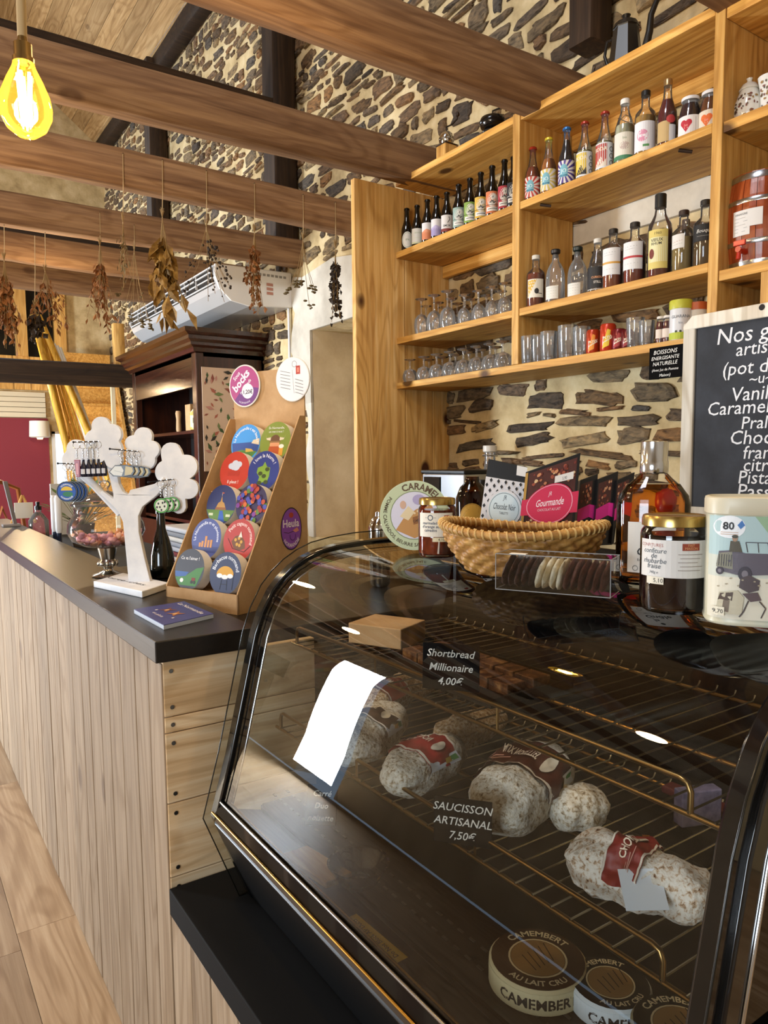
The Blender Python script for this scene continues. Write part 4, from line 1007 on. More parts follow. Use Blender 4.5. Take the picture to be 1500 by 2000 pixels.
A_.rect(.56, .74, .90, .82, 'dedcd8'); A_.text('5,90', .74, .755, .05, '444444'); A_.build('front_print', None, t)
for k, (quad, off, nm) in enumerate(((([(1122, 1066), (1160, 1068), (1168, 925), (1133, 938)]), (.02, -.012), 'first of three dark nut chocolate bars with magenta bands, next to the pink-labelled bar'),
                                     (([(1158, 1066), (1196, 1064), (1208, 920), (1168, 936)]), (.032, -.034), 'middle one of the three dark nut chocolate bars with magenta bands'),
                                     (([(1194, 1062), (1226, 1058), (1240, 922), (1205, 938)]), (.045, -.055), 'last of the three dark nut chocolate bars, half behind the flask'))):
    t, mp = slabq('chocolate_bar', nm, bp0 + V(off[0] - .02, off[1] + .005, 0), V(-.55, -.83, .1), quad, .014, flat('0c0a0a', .3), 'chocolate bars in the wicker basket')
    A_ = Art(mp); A_.rect(.05, .50, .72, .93, '3d1a10')
    for i in range(26):
        u, v_ = rg.uniform(.1, .68), rg.uniform(.56, .9); r = rg.uniform(.03, .06); A_.poly([(u + r * math.cos(x_), v_ + r * .5 * math.sin(x_)) for x_ in (0, 1.2, 2.5, 3.8, 5)], rg.choice(('7d3a24', '9c5a3a', '5a2012', 'b98560')))
    A_.poly([(0, .36), (.62, .42), (1.0, .38), (1.0, .56), (.62, .60), (0, .55)], 'b8186f'); A_.poly([(.62, .42), (1.0, .36), (1.0, .54), (.62, .60)], 'd01f84'); A_.poly([(.12, .0), (.34, .04), (.40, .30), (.16, .24)], 'c9c2a4')
    A_.build('front_print', None, t)

# clear box of florentine biscuits
q0, q1 = top(968, 1150), top(1192, 1168); dx = (q1 - q0); ln = dx.length; dx.normalize(); dy = V(-dx.y, dx.x, 0) * -1
if dy.dot(V(1, 1, 0)) < 0: dy = -dy
bx = thing('biscuit_box', (q0.x, q0.y, TZ), 'clear acetate box filled with standing florentine biscuits', 'box')
BW, BHt = .052, .047
def bq(u, v_, z): return dx * u + dy * v_ + V(0, 0, z)
for nm, c4 in (('front_pane', [(0, 0, 0), (ln, 0, 0), (ln, 0, BHt), (0, 0, BHt)]), ('back_pane', [(0, BW, 0), (ln, BW, 0), (ln, BW, BHt), (0, BW, BHt)]),
               ('end_pane', [(0, 0, 0), (0, BW, 0), (0, BW, BHt), (0, 0, BHt)]), ('end_pane', [(ln, 0, 0), (ln, BW, 0), (ln, BW, BHt), (ln, 0, BHt)]), ('lid_pane', [(0, 0, BHt), (ln, 0, BHt), (ln, BW, BHt), (0, BW, BHt)])):
    MB().add([bq(*c) for c in c4], [(0, 1, 2, 3)]).build(nm, M['acetate'], bx)
g = MB()
for e0, e1_ in (((0, 0, 0), (ln, 0, 0)), ((0, 0, BHt), (ln, 0, BHt)), ((0, BW, BHt), (ln, BW, BHt)), ((0, 0, 0), (0, 0, BHt)), ((ln, 0, 0), (ln, 0, BHt)), ((0, 0, 0), (0, BW, 0)), ((0, 0, BHt), (0, BW, BHt)), ((ln, 0, BHt), (ln, BW, BHt)), ((ln, 0, 0), (ln, BW, 0))):
    g.tube([bq(*e0), bq(*e1_)], .0006, 5)
g.build('folded_edges', flat('8f9192', .2), bx)
MB().obox(bq(.03, .004, BHt + .001), dx * .011, dy * .005, V(0, 0, .0004)).build('price_tag', M['paper'], bx)
bis = {'dark': noisy('dark_florentine', [(.35, '1f0f09'), (.6, '3f2116'), (.8, '6b4126')], 90, rough=.5, bump=.8, bscale=120), 'white': noisy('white_florentine', [(.3, 'b9a070'), (.55, 'dccfae'), (.75, 'ece4cf')], 70, rough=.55, bump=.6, bscale=110),
       'milk': noisy('milk_florentine', [(.35, '3d1f14'), (.6, '62382a'), (.8, '84564a')], 80, rough=.5, bump=.7, bscale=110)}
nb = 15
for k in range(nb):
    kind = 'dark' if k < 5 else ('white' if k < 9 else 'milk'); u = .010 + (ln - .020) * k / (nb - 1); tilt = .28
    ax_ = (V(0, 0, 1) + dx * tilt).normalized(); th_ = (dx - V(0, 0, tilt)).normalized()
    g = MB(); g.blob((0, 0, 0), (1, 1, 1), 18, 8, amp=.16, fr=2.5, seed=k * 3.1, ax=(ax_ * .0222, dy * .0245, th_ * .0046))
    o = g.build('biscuit', bis[kind], loc=q0 + bq(u, BW / 2, .0225) - V(0, 0, 0), smooth=70)
    od = ('first', 'second', 'third', 'fourth', 'fifth', 'sixth')[k if k < 5 else (k - 5 if k < 9 else k - 9)]
    tag(o, od + {'dark': ' dark chocolate florentine from the marmalade end of the clear box', 'white': ' cream-coloured florentine counted towards the flask in the clear box', 'milk': ' milk chocolate florentine counted towards the flask in the clear box'}[kind], 'biscuit', kind + ' florentines in the clear box')

# behind: cider bottle, stoppered bottle, steel machine, shaker
b_ = top(922, 1056); b_.z = TZ
cbot = thing('cider_bottle', b_, 'squat amber bottle with gold oval label behind the basket', 'bottle')
MB().lathe([(.03, 0), (.034, .004), (.034, .09), (.026, .112), (.016, .122), (.014, .135)], 28).build('glass', amber('brown_cider_glass', (.42, .20, .07)), cbot, smooth=45)
MB().lathe([(.028, .004), (.031, .008), (.031, .085), (.022, .105)], 24).build('cider', amber('cider', (.4, .17, .05)), cbot, smooth=45)
A_ = Art(cyl(.0345, toward(b_), 0)); A_.disc(0, .045, .029, .036, 'b08a3c', 24, 3); A_.disc(0, .045, .026, .033, 'c9a24c', 24, 3); A_.text('POMMEAU', .004, .038, .0125, '1a130a', bold=.02); A_.build('label', None, cbot)
b_ = top(957, 1010) + V(.22, .36, 0); b_.z = .92; b_ = V(1.98, 2.9, .92)
p = onX(2.42, 957, 880); sb = thing('stoppered_bottle', (2.42, p.y, .92), 'clear bottle with white swing stopper against the stone wall', 'bottle')
hh = onX(2.42, 957, 870).z - .92
MB().lathe([(.04, 0), (.045, .005), (.045, hh - .2), (.03, hh - .12), (.026, hh - .08), (.026, hh - .03)], 24).build('glass', M['crystal'], sb, smooth=45)
MB().lathe([(.03, hh - .032), (.034, hh - .028), (.034, hh - .002), (.03, hh), (0, hh)], 20).build('stopper', flat('dcd8cf', .4), sb, smooth=40)
MB().tube([(.045, 0, hh - .045), (.02, .03, hh - .05), (-.02, .03, hh - .05), (-.045, 0, hh - .045), (-.02, -.03, hh - .05), (.02, -.03, hh - .05)], .003, 6, closed=True).build('wire_clip', M['steel'], sb, smooth=60)
p = onX(2.02, 870, 918); cm = thing('coffee_grinder', (2.1, p.y - .02, .92), 'brushed steel machine with black knob behind the caramel tin', 'machine')
hz = p.z - .92
MB().box(-.10, .16, -.13, .16, 0, hz - .015).build('housing', M['steel'], cm, bevel=.006); MB().box(-.105, .165, -.135, .165, hz - .015, hz).build('lid', M['black'], cm, bevel=.004)
MB().box(-.106, -.099, .03, .14, hz - .1, hz - .03).build('display', M['gloss_black'], cm); MB().lathe([(.02, 0), (.022, .004), (.02, .03), (0, .031)], 18).build('knob', M['black'], cm, smooth=40, loc=(-.04, -.165, hz - .07))
p = onX(1.22, 741, 1000); sk = thing('cocktail_shaker', (1.22, p.y, 1.1185), 'steel cocktail shaker behind the rear rail of the case', 'shaker')
hs = p.z - 1.1185
MB().lathe([(.022, 0), (.030, .01), (.033, hs - .075), (.033, hs - .055)], 24).build('cup', M['chrome'], sk, smooth=40); MB().lathe([(.034, hs - .055), (.034, hs - .045), (.024, hs - .02), (.014, hs - .012), (.013, hs), (.0, hs + .004)], 24).build('cap', M['chrome'], sk, smooth=40)
# ---------------------------------------------------------------- chalkboard hung on the shelf upright
kb = thing('chalkboard', (2.165, 0, 0), 'white-framed chalkboard listing ice-cream flavours, hung from the shelves', 'chalkboard')
ky1, ky0, kz1, kz0 = onX(2.165, 1337, 700).y, .92, onX(2.165, 1420, 606).z, onX(2.165, 1334, 1013).z
fw = .042; WF = wood('whitewashed_frame', 'b9b2a2', 'cfc9bb', 'dcd7cb', 'z', kamt=0)
for nm, q in (('frame_stile', (ky1 - fw, ky1, kz0 + .02, kz1 - .02)), ('frame_stile', (ky0, ky0 + fw, kz0 + .02, kz1 - .02))):
    MB().box(-.012, .012, *q).build(nm, WF, kb, bevel=.004)
for z0, z1 in ((kz1 - fw, kz1), (kz0, kz0 + fw)):
    c = .03; MB().slab([(-.0125, ky0, z0 + (c if z0 == kz0 else 0)), (-.0125, ky0, z1 - (c if z1 == kz1 else 0)), (-.0125, ky0 + c, z1), (-.0125, ky1 - c, z1), (-.0125, ky1, z1 - (c if z1 == kz1 else 0)), (-.0125, ky1, z0 + (c if z0 == kz0 else 0)), (-.0125, ky1 - c, z0), (-.0125, ky0 + c, z0)], (.025, 0, 0)).build('frame_rail', WF, kb, bevel=.003)
MB().box(-.004, .008, ky0 + fw - .004, ky1 - fw + .004, kz0 + fw - .004, kz1 - fw + .004).build('slate', noisy('blue_grey_slate', [(.35, '23262c'), (.65, '32363e')], 9, rough=.75, bump=.05), kb)
p = onX(2.152, 1488, 600); MB().tube([(-.0135, p.y, p.z), (-.010, p.y, p.z)], .009, 12).build('hanging_hole', flat('1c140d', .8), kb)
A_ = Art(plane((-.0045, 0, 0), (0, -1, 0), (0, 0, 1)))
for s_, px, py, sz, k in (('Nos glaces', 1398, 674, 50, 0), ('artisanales', 1436, 696, 42, 0), ('(pot de 120ml)', 1409, 735, 43, 0), ('~u~', 1462, 750, 34, 0), ('Vanille', 1427, 784, 44, 0), ('Caramel beurre salé', 1380, 812, 42, 0), ('Praliné', 1446, 838, 40, 0), ('Chocolat', 1424, 868, 44, 0), ('framboise', 1450, 896, 42, 0), ('citron', 1450, 920, 42, 0), ('Pistache', 1440, 944, 42, 0), ('Passion', 1438, 972, 46, 0)):
    p = onX(2.16, px, py); A_.text(s_, -p.y, p.z, sz * .86 * mpp(p), 'd6d8dc', 'l', shear=.12, bold=.002, wide=1.0)
A_.build('chalk_lettering', None, kb)
# black sign clipped on the lowest shelf
p0 = onX(2.188, 1270, 688); p1 = onX(2.188, 1334, 680); p2 = onX(2.188, 1272, 742)
sg = thing('shelf_slate', (2.186, 0, 0), 'little black chalk sign about drinks clipped to the lowest shelf', 'sign')
MB().box(-.003, .003, p1.y - .01, p0.y, p2.z, p0.z + .012).build('slate', flat('0b0a0a', .9, spec=.1), sg, bevel=.001)
A_ = Art(plane((-.0032, 0, 0), (0, -1, 0), (0, 0, 1))); hh = (p0.z - p2.z)
for i, (s_, k) in enumerate((('BOISSONS', 1), ('ENERGISANTE', .85), ('NATURELLE', .9), ('(Avec Jus de Pomme', .62), ('Maison)', .7))): A_.text(s_, -(p0.y + p1.y) / 2, p0.z - .012 - i * hh * .2, .0195 * k, 'd8d6d0', shear=.2, bold=.004)
A_.build('chalk_lettering', None, sg)
# ================================================================ ON THE BAR WORKTOP
WZ = 1.1405
# cardboard coaster display
dz = 1.1185
fl_ = V(.609, 1.935, dz); fr_ = V(.709, 1.69, dz); dr = (fr_ - fl_).normalized(); db = V(-dr.y, dr.x, 0)
if db.x < 0: db = -db
DW = (fr_ - fl_).length; DD = .27
cdp = thing('coaster_display', fl_, 'kraft cardboard counter display full of round printed coasters', 'display stand')
ztop = onP(fl_ + db * DD, db, 598, 716).z - dz; zmid = onP(fl_ + db * DD, db, 598, 812).z - dz
def dq(u, d, z): return dr * u + db * d + V(0, 0, z)
KR = M['kraft']
MB().slab([dq(0, DD, 0), dq(DW, DD, 0), dq(DW, DD, ztop - .0), dq(0, DD, ztop - .0)], db * .004).build('back_panel', KR, cdp)
for u in (0, DW): MB().slab([dq(u, 0, 0), dq(u, DD, 0), dq(u, DD, zmid), dq(u, DD - .02, zmid), dq(u, 0, .052)], dr * (.004 if u == 0 else -.004)).build('side_panel', KR, cdp)
MB().slab([dq(0, 0, 0), dq(DW, 0, 0), dq(DW, 0, .05), dq(0, 0, .05)], db * .004).build('front_lip', KR, cdp)
MB().slab([dq(.004, .01, .002), dq(DW - .004, .01, .002), dq(DW - .004, DD, .002), dq(.004, DD, .002)], (0, 0, .003)).build('floor_panel', KR, cdp)
# oval sticker on the side
so = dq(DW + .0005, .205, .198)
A_ = Art(lambda u, v_, h: so + db * u * 1.18 + V(0, 0, 1.22) * v_ + dr * h); A_.disc(0, 0, .036, .047, '1d1330', 36, 2); A_.disc(0, 0, .0335, .0445, '8a4bb5', 36, 2)
A_.text('Heula', -.001, .004, .024, 'f0e8f2', bold=.015); A_.arc("NORMANDIE", 0, .006, .034, .0095, 'e6d8ec', mid=PI * 1.5, inside=True, ry=1.25, bold=.02); A_.disc(.0, .030, .008, .006, 'b0402f', 14); A_.line([(-.026, -.006), (-.01, -.009), (.006, -.006), (.02, -.004)], .0012, '3a1d1a')
A_.poly([(.004, -.004), (.02, .002), (.026, -.006), (.014, -.009)], 'd98a7a'); A_.ring(.004, -.016, .009, .0102, '3a1d50', a0=PI * .9, a1=PI * 2.1); A_.build('oval_sticker', None, cdp)
# coasters
fn = (-db + V(0, 0, .25)).normalized(); fu = (V(0, 0, 1) + db * .25).normalized()
def sea(A, r): A.disc(0, 0, r, r, '3b8fd6', 36, 2); A.poly([(-r * .95, 0), (r * .95, .004), (r * .9, -.02), (0, -r * .97), (-r * .8, -.025)], '2b4a8f'); A.poly([(-r * .8, -.022), (-.01, -.016), (r * .85, -.020), (r * .5, -.036), (-r * .3, -.042)], '4c7d3c'); A.poly([(.002, -.012), (.022, -.014), (.03, -.02), (.004, -.022)], 'c6a44e'); A.poly([(r * .5, .008), (r * .9, .012), (r * .93, -.004), (r * .4, 0)], 'd9c6a8'); A.arc('La Normandie c est beau !', 0, 0, r * .8, 0.0107, 'e8eef4', bold=.01)
def vik(A, r): A.disc(0, 0, r, r, '7f8f38', 36, 2); A.poly([(-.016, -.012), (.016, -.012), (.018, -.036), (-.018, -.036)], 'b2542a'); A.disc(0, -.008, .015, .012, 'd99a70', 16); A.disc(0, -.012, .015, .014, 'b2542a', 16, 2, PI, 2 * PI); A.disc(0, .0, .016, .016, '6b4a34', 16, 2, 0, PI); A.rect(-.017, -.003, .017, .001, '8d6a45')
def vik2(A, r):
    vik(A, r)
    for s_ in (-1, 1): A.poly([(s_ * .014, .002), (s_ * .026, .004), (s_ * .032, .018), (s_ * .028, .008), (s_ * .014, .010)], 'ded2b8')
    A.rect(.016, -.034, .028, -.014, 'd59a3a'); A.disc(.022, -.012, .008, .005, 'ece6da', 12); A.text('En Normandie,', 0, .030, .008, 'e8e6d8', bold=.01); A.text('on met à tout !', 0, .021, .0075, 'e8e6d8', bold=.01)
def rain(A, r):
    A.disc(0, 0, r, r, 'bf3a28', 36, 2)
    for u, v_, q in ((-.012, .012, .010), (.0, .018, .011), (.012, .016, .010), (.004, .010, .012), (-.004, .010, .010)): A.disc(u, v_, q, q * .75, 'ccd3e2', 16)
    for k in range(9): A.line([(-.018 + k * .0045, .0), (-.019 + k * .0045, -.012)], .0006, '8c2a1d')
    A.text("Il pleut !", 0, -.030, .011, 'f0e4e0', bold=.01)
def cow(A, r):
    A.disc(0, 0, r, r, '2a3a86', 36, 2); A.arc('I love la Norm !', 0, 0, r * .78, 0.0123, 'e6e8f2', bold=.01)
    A.poly([(-.018, .008), (-.004, .012), (.002, .022), (.010, .010), (.020, .008), (.020, -.012), (.014, -.030), (.002, -.026), (-.006, -.034), (-.014, -.030), (-.010, -.014), (-.02, -.004)], '7ea23a')
    for u, v_ in ((.012, .004), (.004, -.012), (-.008, -.006), (.012, -.026), (-.008, -.028)): A.disc(u, v_, .007, .005, '3d4a22', 12)
def cast(A, r): A.disc(0, 0, r, r, '2c3566', 36, 2); A.poly([(-r * .97, -.012), (r * .97, -.012), (r * .6, -.038), (-r * .6, -.038)], '5a7d33'); A.poly([(-.016, -.008), (-.010, .004), (-.003, .008), (0, .022), (.003, .008), (.010, .004), (.016, -.008)], 'b58a4a'); A.poly([(-.018, -.012), (.018, -.012), (.016, -.006), (-.016, -.006)], '8d5a33'); A.poly([(-.002, -.014), (.008, -.014), (.018, -.040), (-.004, -.040)], '2f5bb0'); A.rect(-.036, -.026, -.022, -.020, 'c9cfae'); A.rect(.02, -.028, .034, -.022, 'c9cfae'); A.line([(0, .022), (0, .03)], .001, 'd9cfc0'); A.poly([(0, .03), (.008, .028), (0, .026)], 'c05a3a')
def flow(A, r):
    A.disc(0, 0, r, r, '33284e', 36, 2); q = random.Random(2)
    for k in range(60):
        an = q.random() * 6.28; d = r * .92 * q.random() ** .5; A.disc(d * math.cos(an), d * math.sin(an), .006, .006, q.choice(('b5472a', '4a4fa8', 'c9682f', '7b3b8f', '5a7d33', '9a2f2f', '5470c4')), 9, 1)
def band(A, r): A.disc(0, 0, r, r, '4a5590', 36, 2); A.arc('La Normandie m et pluvieuse', 0, 0, r * .8, 0.0111, 'dfe3f0', bold=.01); A.poly([(-r * .9, -.018), (r * .9, -.018), (r * .7, -.032), (-r * .7, -.032)], '39447a'); [A.poly([(u - .003, -.020), (u - .0035, -.006 + h), (u + .0035, -.006 + h), (u + .003, -.020)], 'c98a4c') for u, h in ((-.018, -.004), (-.01, .0), (0, .012), (.009, .003), (.018, .004))]
def boat(A, r): A.disc(0, 0, r, r, 'b03a35', 36, 2); A.arc('Petit cageon normand', 0, 0, r * .79, 0.0123, 'eed8d2', mid=1.2, bold=.01); A.poly([(-.022, -.004), (-.012, .008), (.004, .012), (.018, -.002), (.022, -.018), (.004, -.024), (-.014, -.018)], '6b4322'); [A.disc(u, v_, .004, .004, 'c99a3c', 9, 1) for u, v_ in ((-.010, 0), (0, .004), (.008, -.004), (.004, -.012), (-.004, -.010))]; A.line([(-.034, .002), (-.016, -.02), (.02, -.026), (.036, -.012)], .0014, '2a1510'); A.poly([(-.002, .006), (.004, .020), (.010, .006)], 'd9d2c4')
def field(A, r): A.disc(0, 0, r, r, '3a3c46', 36, 2); A.poly([(-r * .95, -.006), (0, -.006), (-.012, -.02), (-r * .9, -.018)], '2f5a9c'); A.poly([(-r * .9, -.02), (-.010, -.016), (r * .5, .004), (r * .98, .008), (r * .6, -.037), (-r * .6, -.037)], '3d7a35'); A.text("Ca va l'aimer !", -.002, .022, .0105, 'e4e4e6', bold=.01); A.disc(-.02, -.026, .006, .005, 'dfe2e0', 10); A.rect(.012, -.026, .024, -.018, '7d2b22'); A.disc(.013, -.028, .004, .004, '1d1d1d', 10, 1); A.disc(.022, -.028, .004, .004, '1d1d1d', 10, 1)
def umb(A, r): A.disc(0, 0, r, r, '2f3a5c', 36, 2); A.arc('Barbecue normand', 0, 0, r * .78, 0.0137, 'e2e6ee', bold=.01); A.disc(0, -.004, .026, .020, 'd09a28', 24, 2, 0, PI); A.disc(-.016, -.006, .009, .005, 'e8eaec', 12, 1); A.disc(0, -.008, .010, .005, 'e8eaec', 12, 1); A.disc(.016, -.005, .009, .005, 'e8eaec', 12, 1); A.line([(-.008, -.014), (-.010, -.036)], .0012, '15171c'); A.line([(.008, -.014), (.010, -.036)], .0012, '15171c'); A.line([(-.01, -.024), (.01, -.024)], .001, '15171c'); A.line([(.026, .002), (.026, -.034)], .0012, '15171c')
COAST = [(sea, 'blue seascape coaster, top row of the cardboard display'), (vik2, 'olive coaster with bearded man and horned helmet, top row of the display'), (rain, 'red coaster with a white cloud, second row of the display'), (cow, 'navy coaster with a green cow-spotted map shape, second row of the display'),
         (cast, 'dark blue coaster with a little castle and river, third row of the display'), (flow, 'coaster crowded with coloured flowers, third row of the display'), (band, 'slate-blue coaster with small brown figures, fourth row of the display'), (boat, 'red coaster with a loaded boat, fourth row of the display'),
         (field, 'grey coaster with green field and cow, bottom row of the display'), (umb, 'navy coaster with a yellow umbrella, bottom row of the display')]
PXC = [((480, 866), 0), ((540, 862), 0), ((458, 920), 0), ((523, 920), 0), ((432, 986), 0), ((494, 985), 0), ((403, 1052), 0), ((471, 1055), 0), ((370, 1112), 0), ((440, 1120), 0)]
CR = .055
for k, ((fnc, lab), (pq, _)) in enumerate(zip(COAST, PXC)):
    row = k // 2; dep = DD - .052 - row * (DD - .075) / 4
    p = onP(fl_ + db * dep, db, *pq); uu = (p - fl_).dot(dr); p += dr * (max(CR + .007, min(DW - CR - .007, uu)) - uu); o_ = p - fu * CR
    if k % 2 == 0: MB().slab([dq(.005, dep - .004, (o_ - fl_).z - .006), dq(DW - .005, dep - .004, (o_ - fl_).z - .006), dq(DW - .005, min(dep + .05, DD - .002), (o_ - fl_).z - .006), dq(.005, min(dep + .05, DD - .002), (o_ - fl_).z - .006)], (0, 0, .003)).build('step', KR, cdp)
    st_ = thing('coaster_stack', o_, lab, 'coasters', 'coaster stacks in the cardboard display')
    g = MB(); ns = 40
    for d in (-.03, 0):
        for i in range(ns): an = 2 * PI * i / ns; g.v.append(fu * CR + (dr * math.cos(an) + fu * math.sin(an)) * CR + fn * d)
    for i in range(ns): j = (i + 1) % ns; g.f.append([i, j, ns + j, ns + i]); g.m.append(0)
    g.f += [list(range(ns))[::-1], list(range(ns, 2 * ns))]; g.m += [0, 0]
    g.build('card_stack', flat('d8d3c6', .8), st_, smooth=40)
    A_ = Art(lambda u, v_, h, q_=fu * CR: q_ + dr * u * CR / .0475 + fu * v_ * CR / .0475 + fn * h); fnc(A_, .0475); A_.build('top_print', None, st_)
# two sample coasters stuck on the header
def sample(lab, pq, draw, r=.060):
    p = onP(fl_ + db * (DD - .002), db, *pq); o_ = p - V(0, 0, r)
    t = thing('sample_coaster', o_, lab, 'coaster'); g = MB(); ns = 40
    for d in (.0, .0035):
        for i in range(ns): an = 2 * PI * i / ns; g.v.append(V(0, 0, r) + dr * r * math.cos(an) + V(0, 0, r) * math.sin(an) - db * d)
    for i in range(ns): j = (i + 1) % ns; g.f.append([i, j, ns + j, ns + i]); g.m.append(0)
    g.f += [list(range(ns))[::-1], list(range(ns, 2 * ns))]; g.m += [0, 0]
    g.build('card', flat('dedbd4', .7), t, smooth=40); A_ = Art(lambda u, v_, h: V(0, 0, r) - db * (.0036 + h) + dr * u * r / .0475 + V(0, 0, 1) * v_ * r / .0475); draw(A_, .0475); A_.build('print', None, t)
def bock(A, r): A.disc(0, 0, r * .94, r * .94, 'a83a78', 36, 2); A.disc(0, 0, r * .93, r * .93, '6b2a78', 30, 2, PI * 1.25, PI * 1.95); A.disc(.010, -.012, .018, .017, 'e6e2e6', 20); A.text('1,20€', .010, -.018, .013, '2a2030', bold=.02); A.text('Sous', -.020, .020, .013, 'f0e4ec', rot=.75, bold=.015); A.text('bocks', -.004, .006, .026, 'f4eaf0', rot=.75, bold=.03); A.text('normands', .006, -.004, .011, 'f0e4ec', rot=.75, bold=.015); A.arc('NORMANDIE', 0, 0, r * .8, .006, 'e6d8ec', mid=PI * 1.5, inside=True)
def card(A, r):
    A.disc(0, 0, r * .97, r * .97, 'e4e4e6', 36, 2); A.rect(.010, .010, .022, .028, 'b5402f'); A.rect(.013, .014, .019, .024, 'd9806a'); A.ring(.006, .032, .006, .0068, '555a60'); A.line([(.0, .02), (.004, -.03)], .0006, '77797c')
    for i in range(6): A.line([(-.034, .020 - i * .007), (-.006, .014 - i * .007)], .0009, '55575c')
    for i in range(5): A.line([(.008, .0 - i * .007), (.030, -.006 - i * .007)], .0009, '55575c')
sample('pink and purple coaster stuck on the head of the cardboard display', (479, 754), bock); sample('white postcard coaster stuck on the head of the cardboard display', (573, 741), card)

# blue booklet pile on the worktop corner
B4 = [onZ(WZ, *q) for q in ((262, 1198), (320, 1230), (417, 1207), (360, 1182))]
bo = thing('booklet', B4[0], 'blue-purple printed booklet lying on the worktop corner', 'booklet'); rel = [p - B4[0] for p in B4]
MB().slab(rel, (0, 0, .009)).build('pages', flat('c9d3e0', .7), bo); MB().slab([p + V(0, 0, .0091) for p in rel], (0, 0, .0012)).build('cover', flat('3d4285', .4), bo)
def bmp(u, v_, h): return rel[0] * (1 - u) * (1 - v_) + rel[1] * u * (1 - v_) + rel[2] * u * v_ + rel[3] * (1 - u) * v_ + V(0, 0, .0104 + h)
A_ = Art(bmp)
for u, v_, c in ((.35, .45, '7d4a3a'), (.62, .45, 'a86a3c')):
    A_.poly([(u - .1, v_ - .12), (u, v_ - .05), (u + .1, v_ - .1), (u + .05, v_ + .02), (u + .1, v_ + .16), (u, v_ + .08), (u - .08, v_ + .14), (u - .04, v_)], c); A_.disc(u, v_, .03, .05, 'd9b07a', 10, 1)
A_.text('La Normandie', .5, .80, .14, 'e6e4f0', bold=.01, rot=-PI / 2 * 0); A_.text('en pluie', .5, .16, .10, 'd5d2e6', bold=.01); A_.disc(.25, .3, .02, .03, 'e6e4f0', 8, 1); A_.disc(.8, .3, .02, .03, 'e6e4f0', 8, 1); A_.build('cover_print', None, bo)

# white wooden tree with key rings
TB = [onZ(WZ, *q) for q in ((183, 1147), (278, 1168), (330, 1150), (240, 1130))]
tr = thing('key_ring_tree', TB[0], 'white wooden tree-shaped key-ring stand on the worktop', 'stand'); T0 = TB[0]
WH = noisy('white_painted_wood', [(.35, 'd3d8e0'), (.65, 'e8ebef')], 12, rough=.55, bump=.1, bscale=40)
MB().slab([p - T0 for p in TB], (0, 0, .018)).build('foot', WH, tr, bevel=.002)
A_ = Art(lambda u, v_, h: (TB[0] - T0) * (1 - u) * (1 - v_) + (TB[1] - T0) * u * (1 - v_) + (TB[2] - T0) * u * v_ + (TB[3] - T0) * (1 - u) * v_ + V(0, 0, .0183 + h))
A_.text('Porte-clés', .36, .40, .17, '3d3a38', shear=.2, wide=1.3); A_.build('foot_lettering', None, tr)
tp = (TB[0] + TB[1] + TB[2] + TB[3]) / 4; tn_ = V(-.55, -.82, 0).normalized(); tc = tp + V(0, 0, 0)
def tl(px, py): return onP(tc, tn_, px, py) - T0
trunk = [(252, 1146), (244, 1062), (240, 1020), (232, 1002), (222, 990), (196, 964), (199, 958), (221, 975), (221, 965), (209, 915), (202, 903), (232, 895), (226, 910), (232, 945), (240, 960), (250, 966), (254, 957), (282, 950), (302, 945), (318, 932), (326, 945), (306, 968), (278, 990), (270, 1008), (271, 1040), (282, 1090), (296, 1146)]
MB().slab([tl(*q) for q in trunk], -tn_ * .022).build('trunk', WH, tr, bevel=.002)
def cloud(name, circs, off):
    """lobed leaf cluster cut from board: union outline of circles"""
    cx_ = sum(c[0] for c in circs) / len(circs); cy_ = sum(c[1] for c in circs) / len(circs); out = []
    for i in range(64):
        a_ = 2 * PI * i / 64; d = V(math.cos(a_), math.sin(a_), 0); best = 0
        for (x, y, r) in circs:
            w_ = V(x - cx_, y - cy_, 0); bq_ = w_.dot(d); disc_ = r * r - (w_.length_squared - bq_ * bq_)
            if disc_ > 0: best = max(best, bq_ + math.sqrt(disc_))
        out.append((cx_ + d.x * best, cy_ + d.y * best))
    MB().slab([tl(*q) - tn_ * off for q in out], -tn_ * .020).build(name, WH, tr, bevel=.002)
cloud('leaf_cluster', [(198, 832, 18), (218, 848, 20), (186, 858, 19), (216, 878, 23), (190, 884, 21), (222, 898, 17), (204, 866, 30)], -.006)
cloud('leaf_cluster', [(276, 852, 18), (256, 866, 16), (290, 878, 18), (262, 890, 20), (280, 898, 20)], .014)
cloud('leaf_cluster', [(332, 884, 20), (360, 912, 24), (325, 922, 24), (366, 955, 20), (340, 962, 24), (348, 990, 14)], .008)
cloud('leaf_cluster', [(141, 876, 18), (134, 898, 20), (152, 910, 20), (160, 886, 16), (156, 930, 16)], .022)
MB().tube([tl(152, 925) - tn_ * .02, tl(180, 950) - tn_ * .02, tl(232, 1004) - tn_ * .014], .011, 8).build('branch', WH, tr, smooth=60)
hooks = [((122, 905), (150, 906)), ((152, 864), (202, 862)), ((222, 877), (270, 882)), ((296, 941), (338, 936))]
HK = []
for a_, b2 in hooks:
    p1 = tl(*b2); p0 = tl(*a_) + tn_ * .03; HK.append((p0, p1)); MB().tube([p1, p0], .0016, 6).build('hook', flat('2b2b30', .3, .8), tr, smooth=60); MB().blob(p0, (.0032,) * 3, 8, 6).build('hook_end', flat('2b2b30', .3, .8), tr, smooth=60)
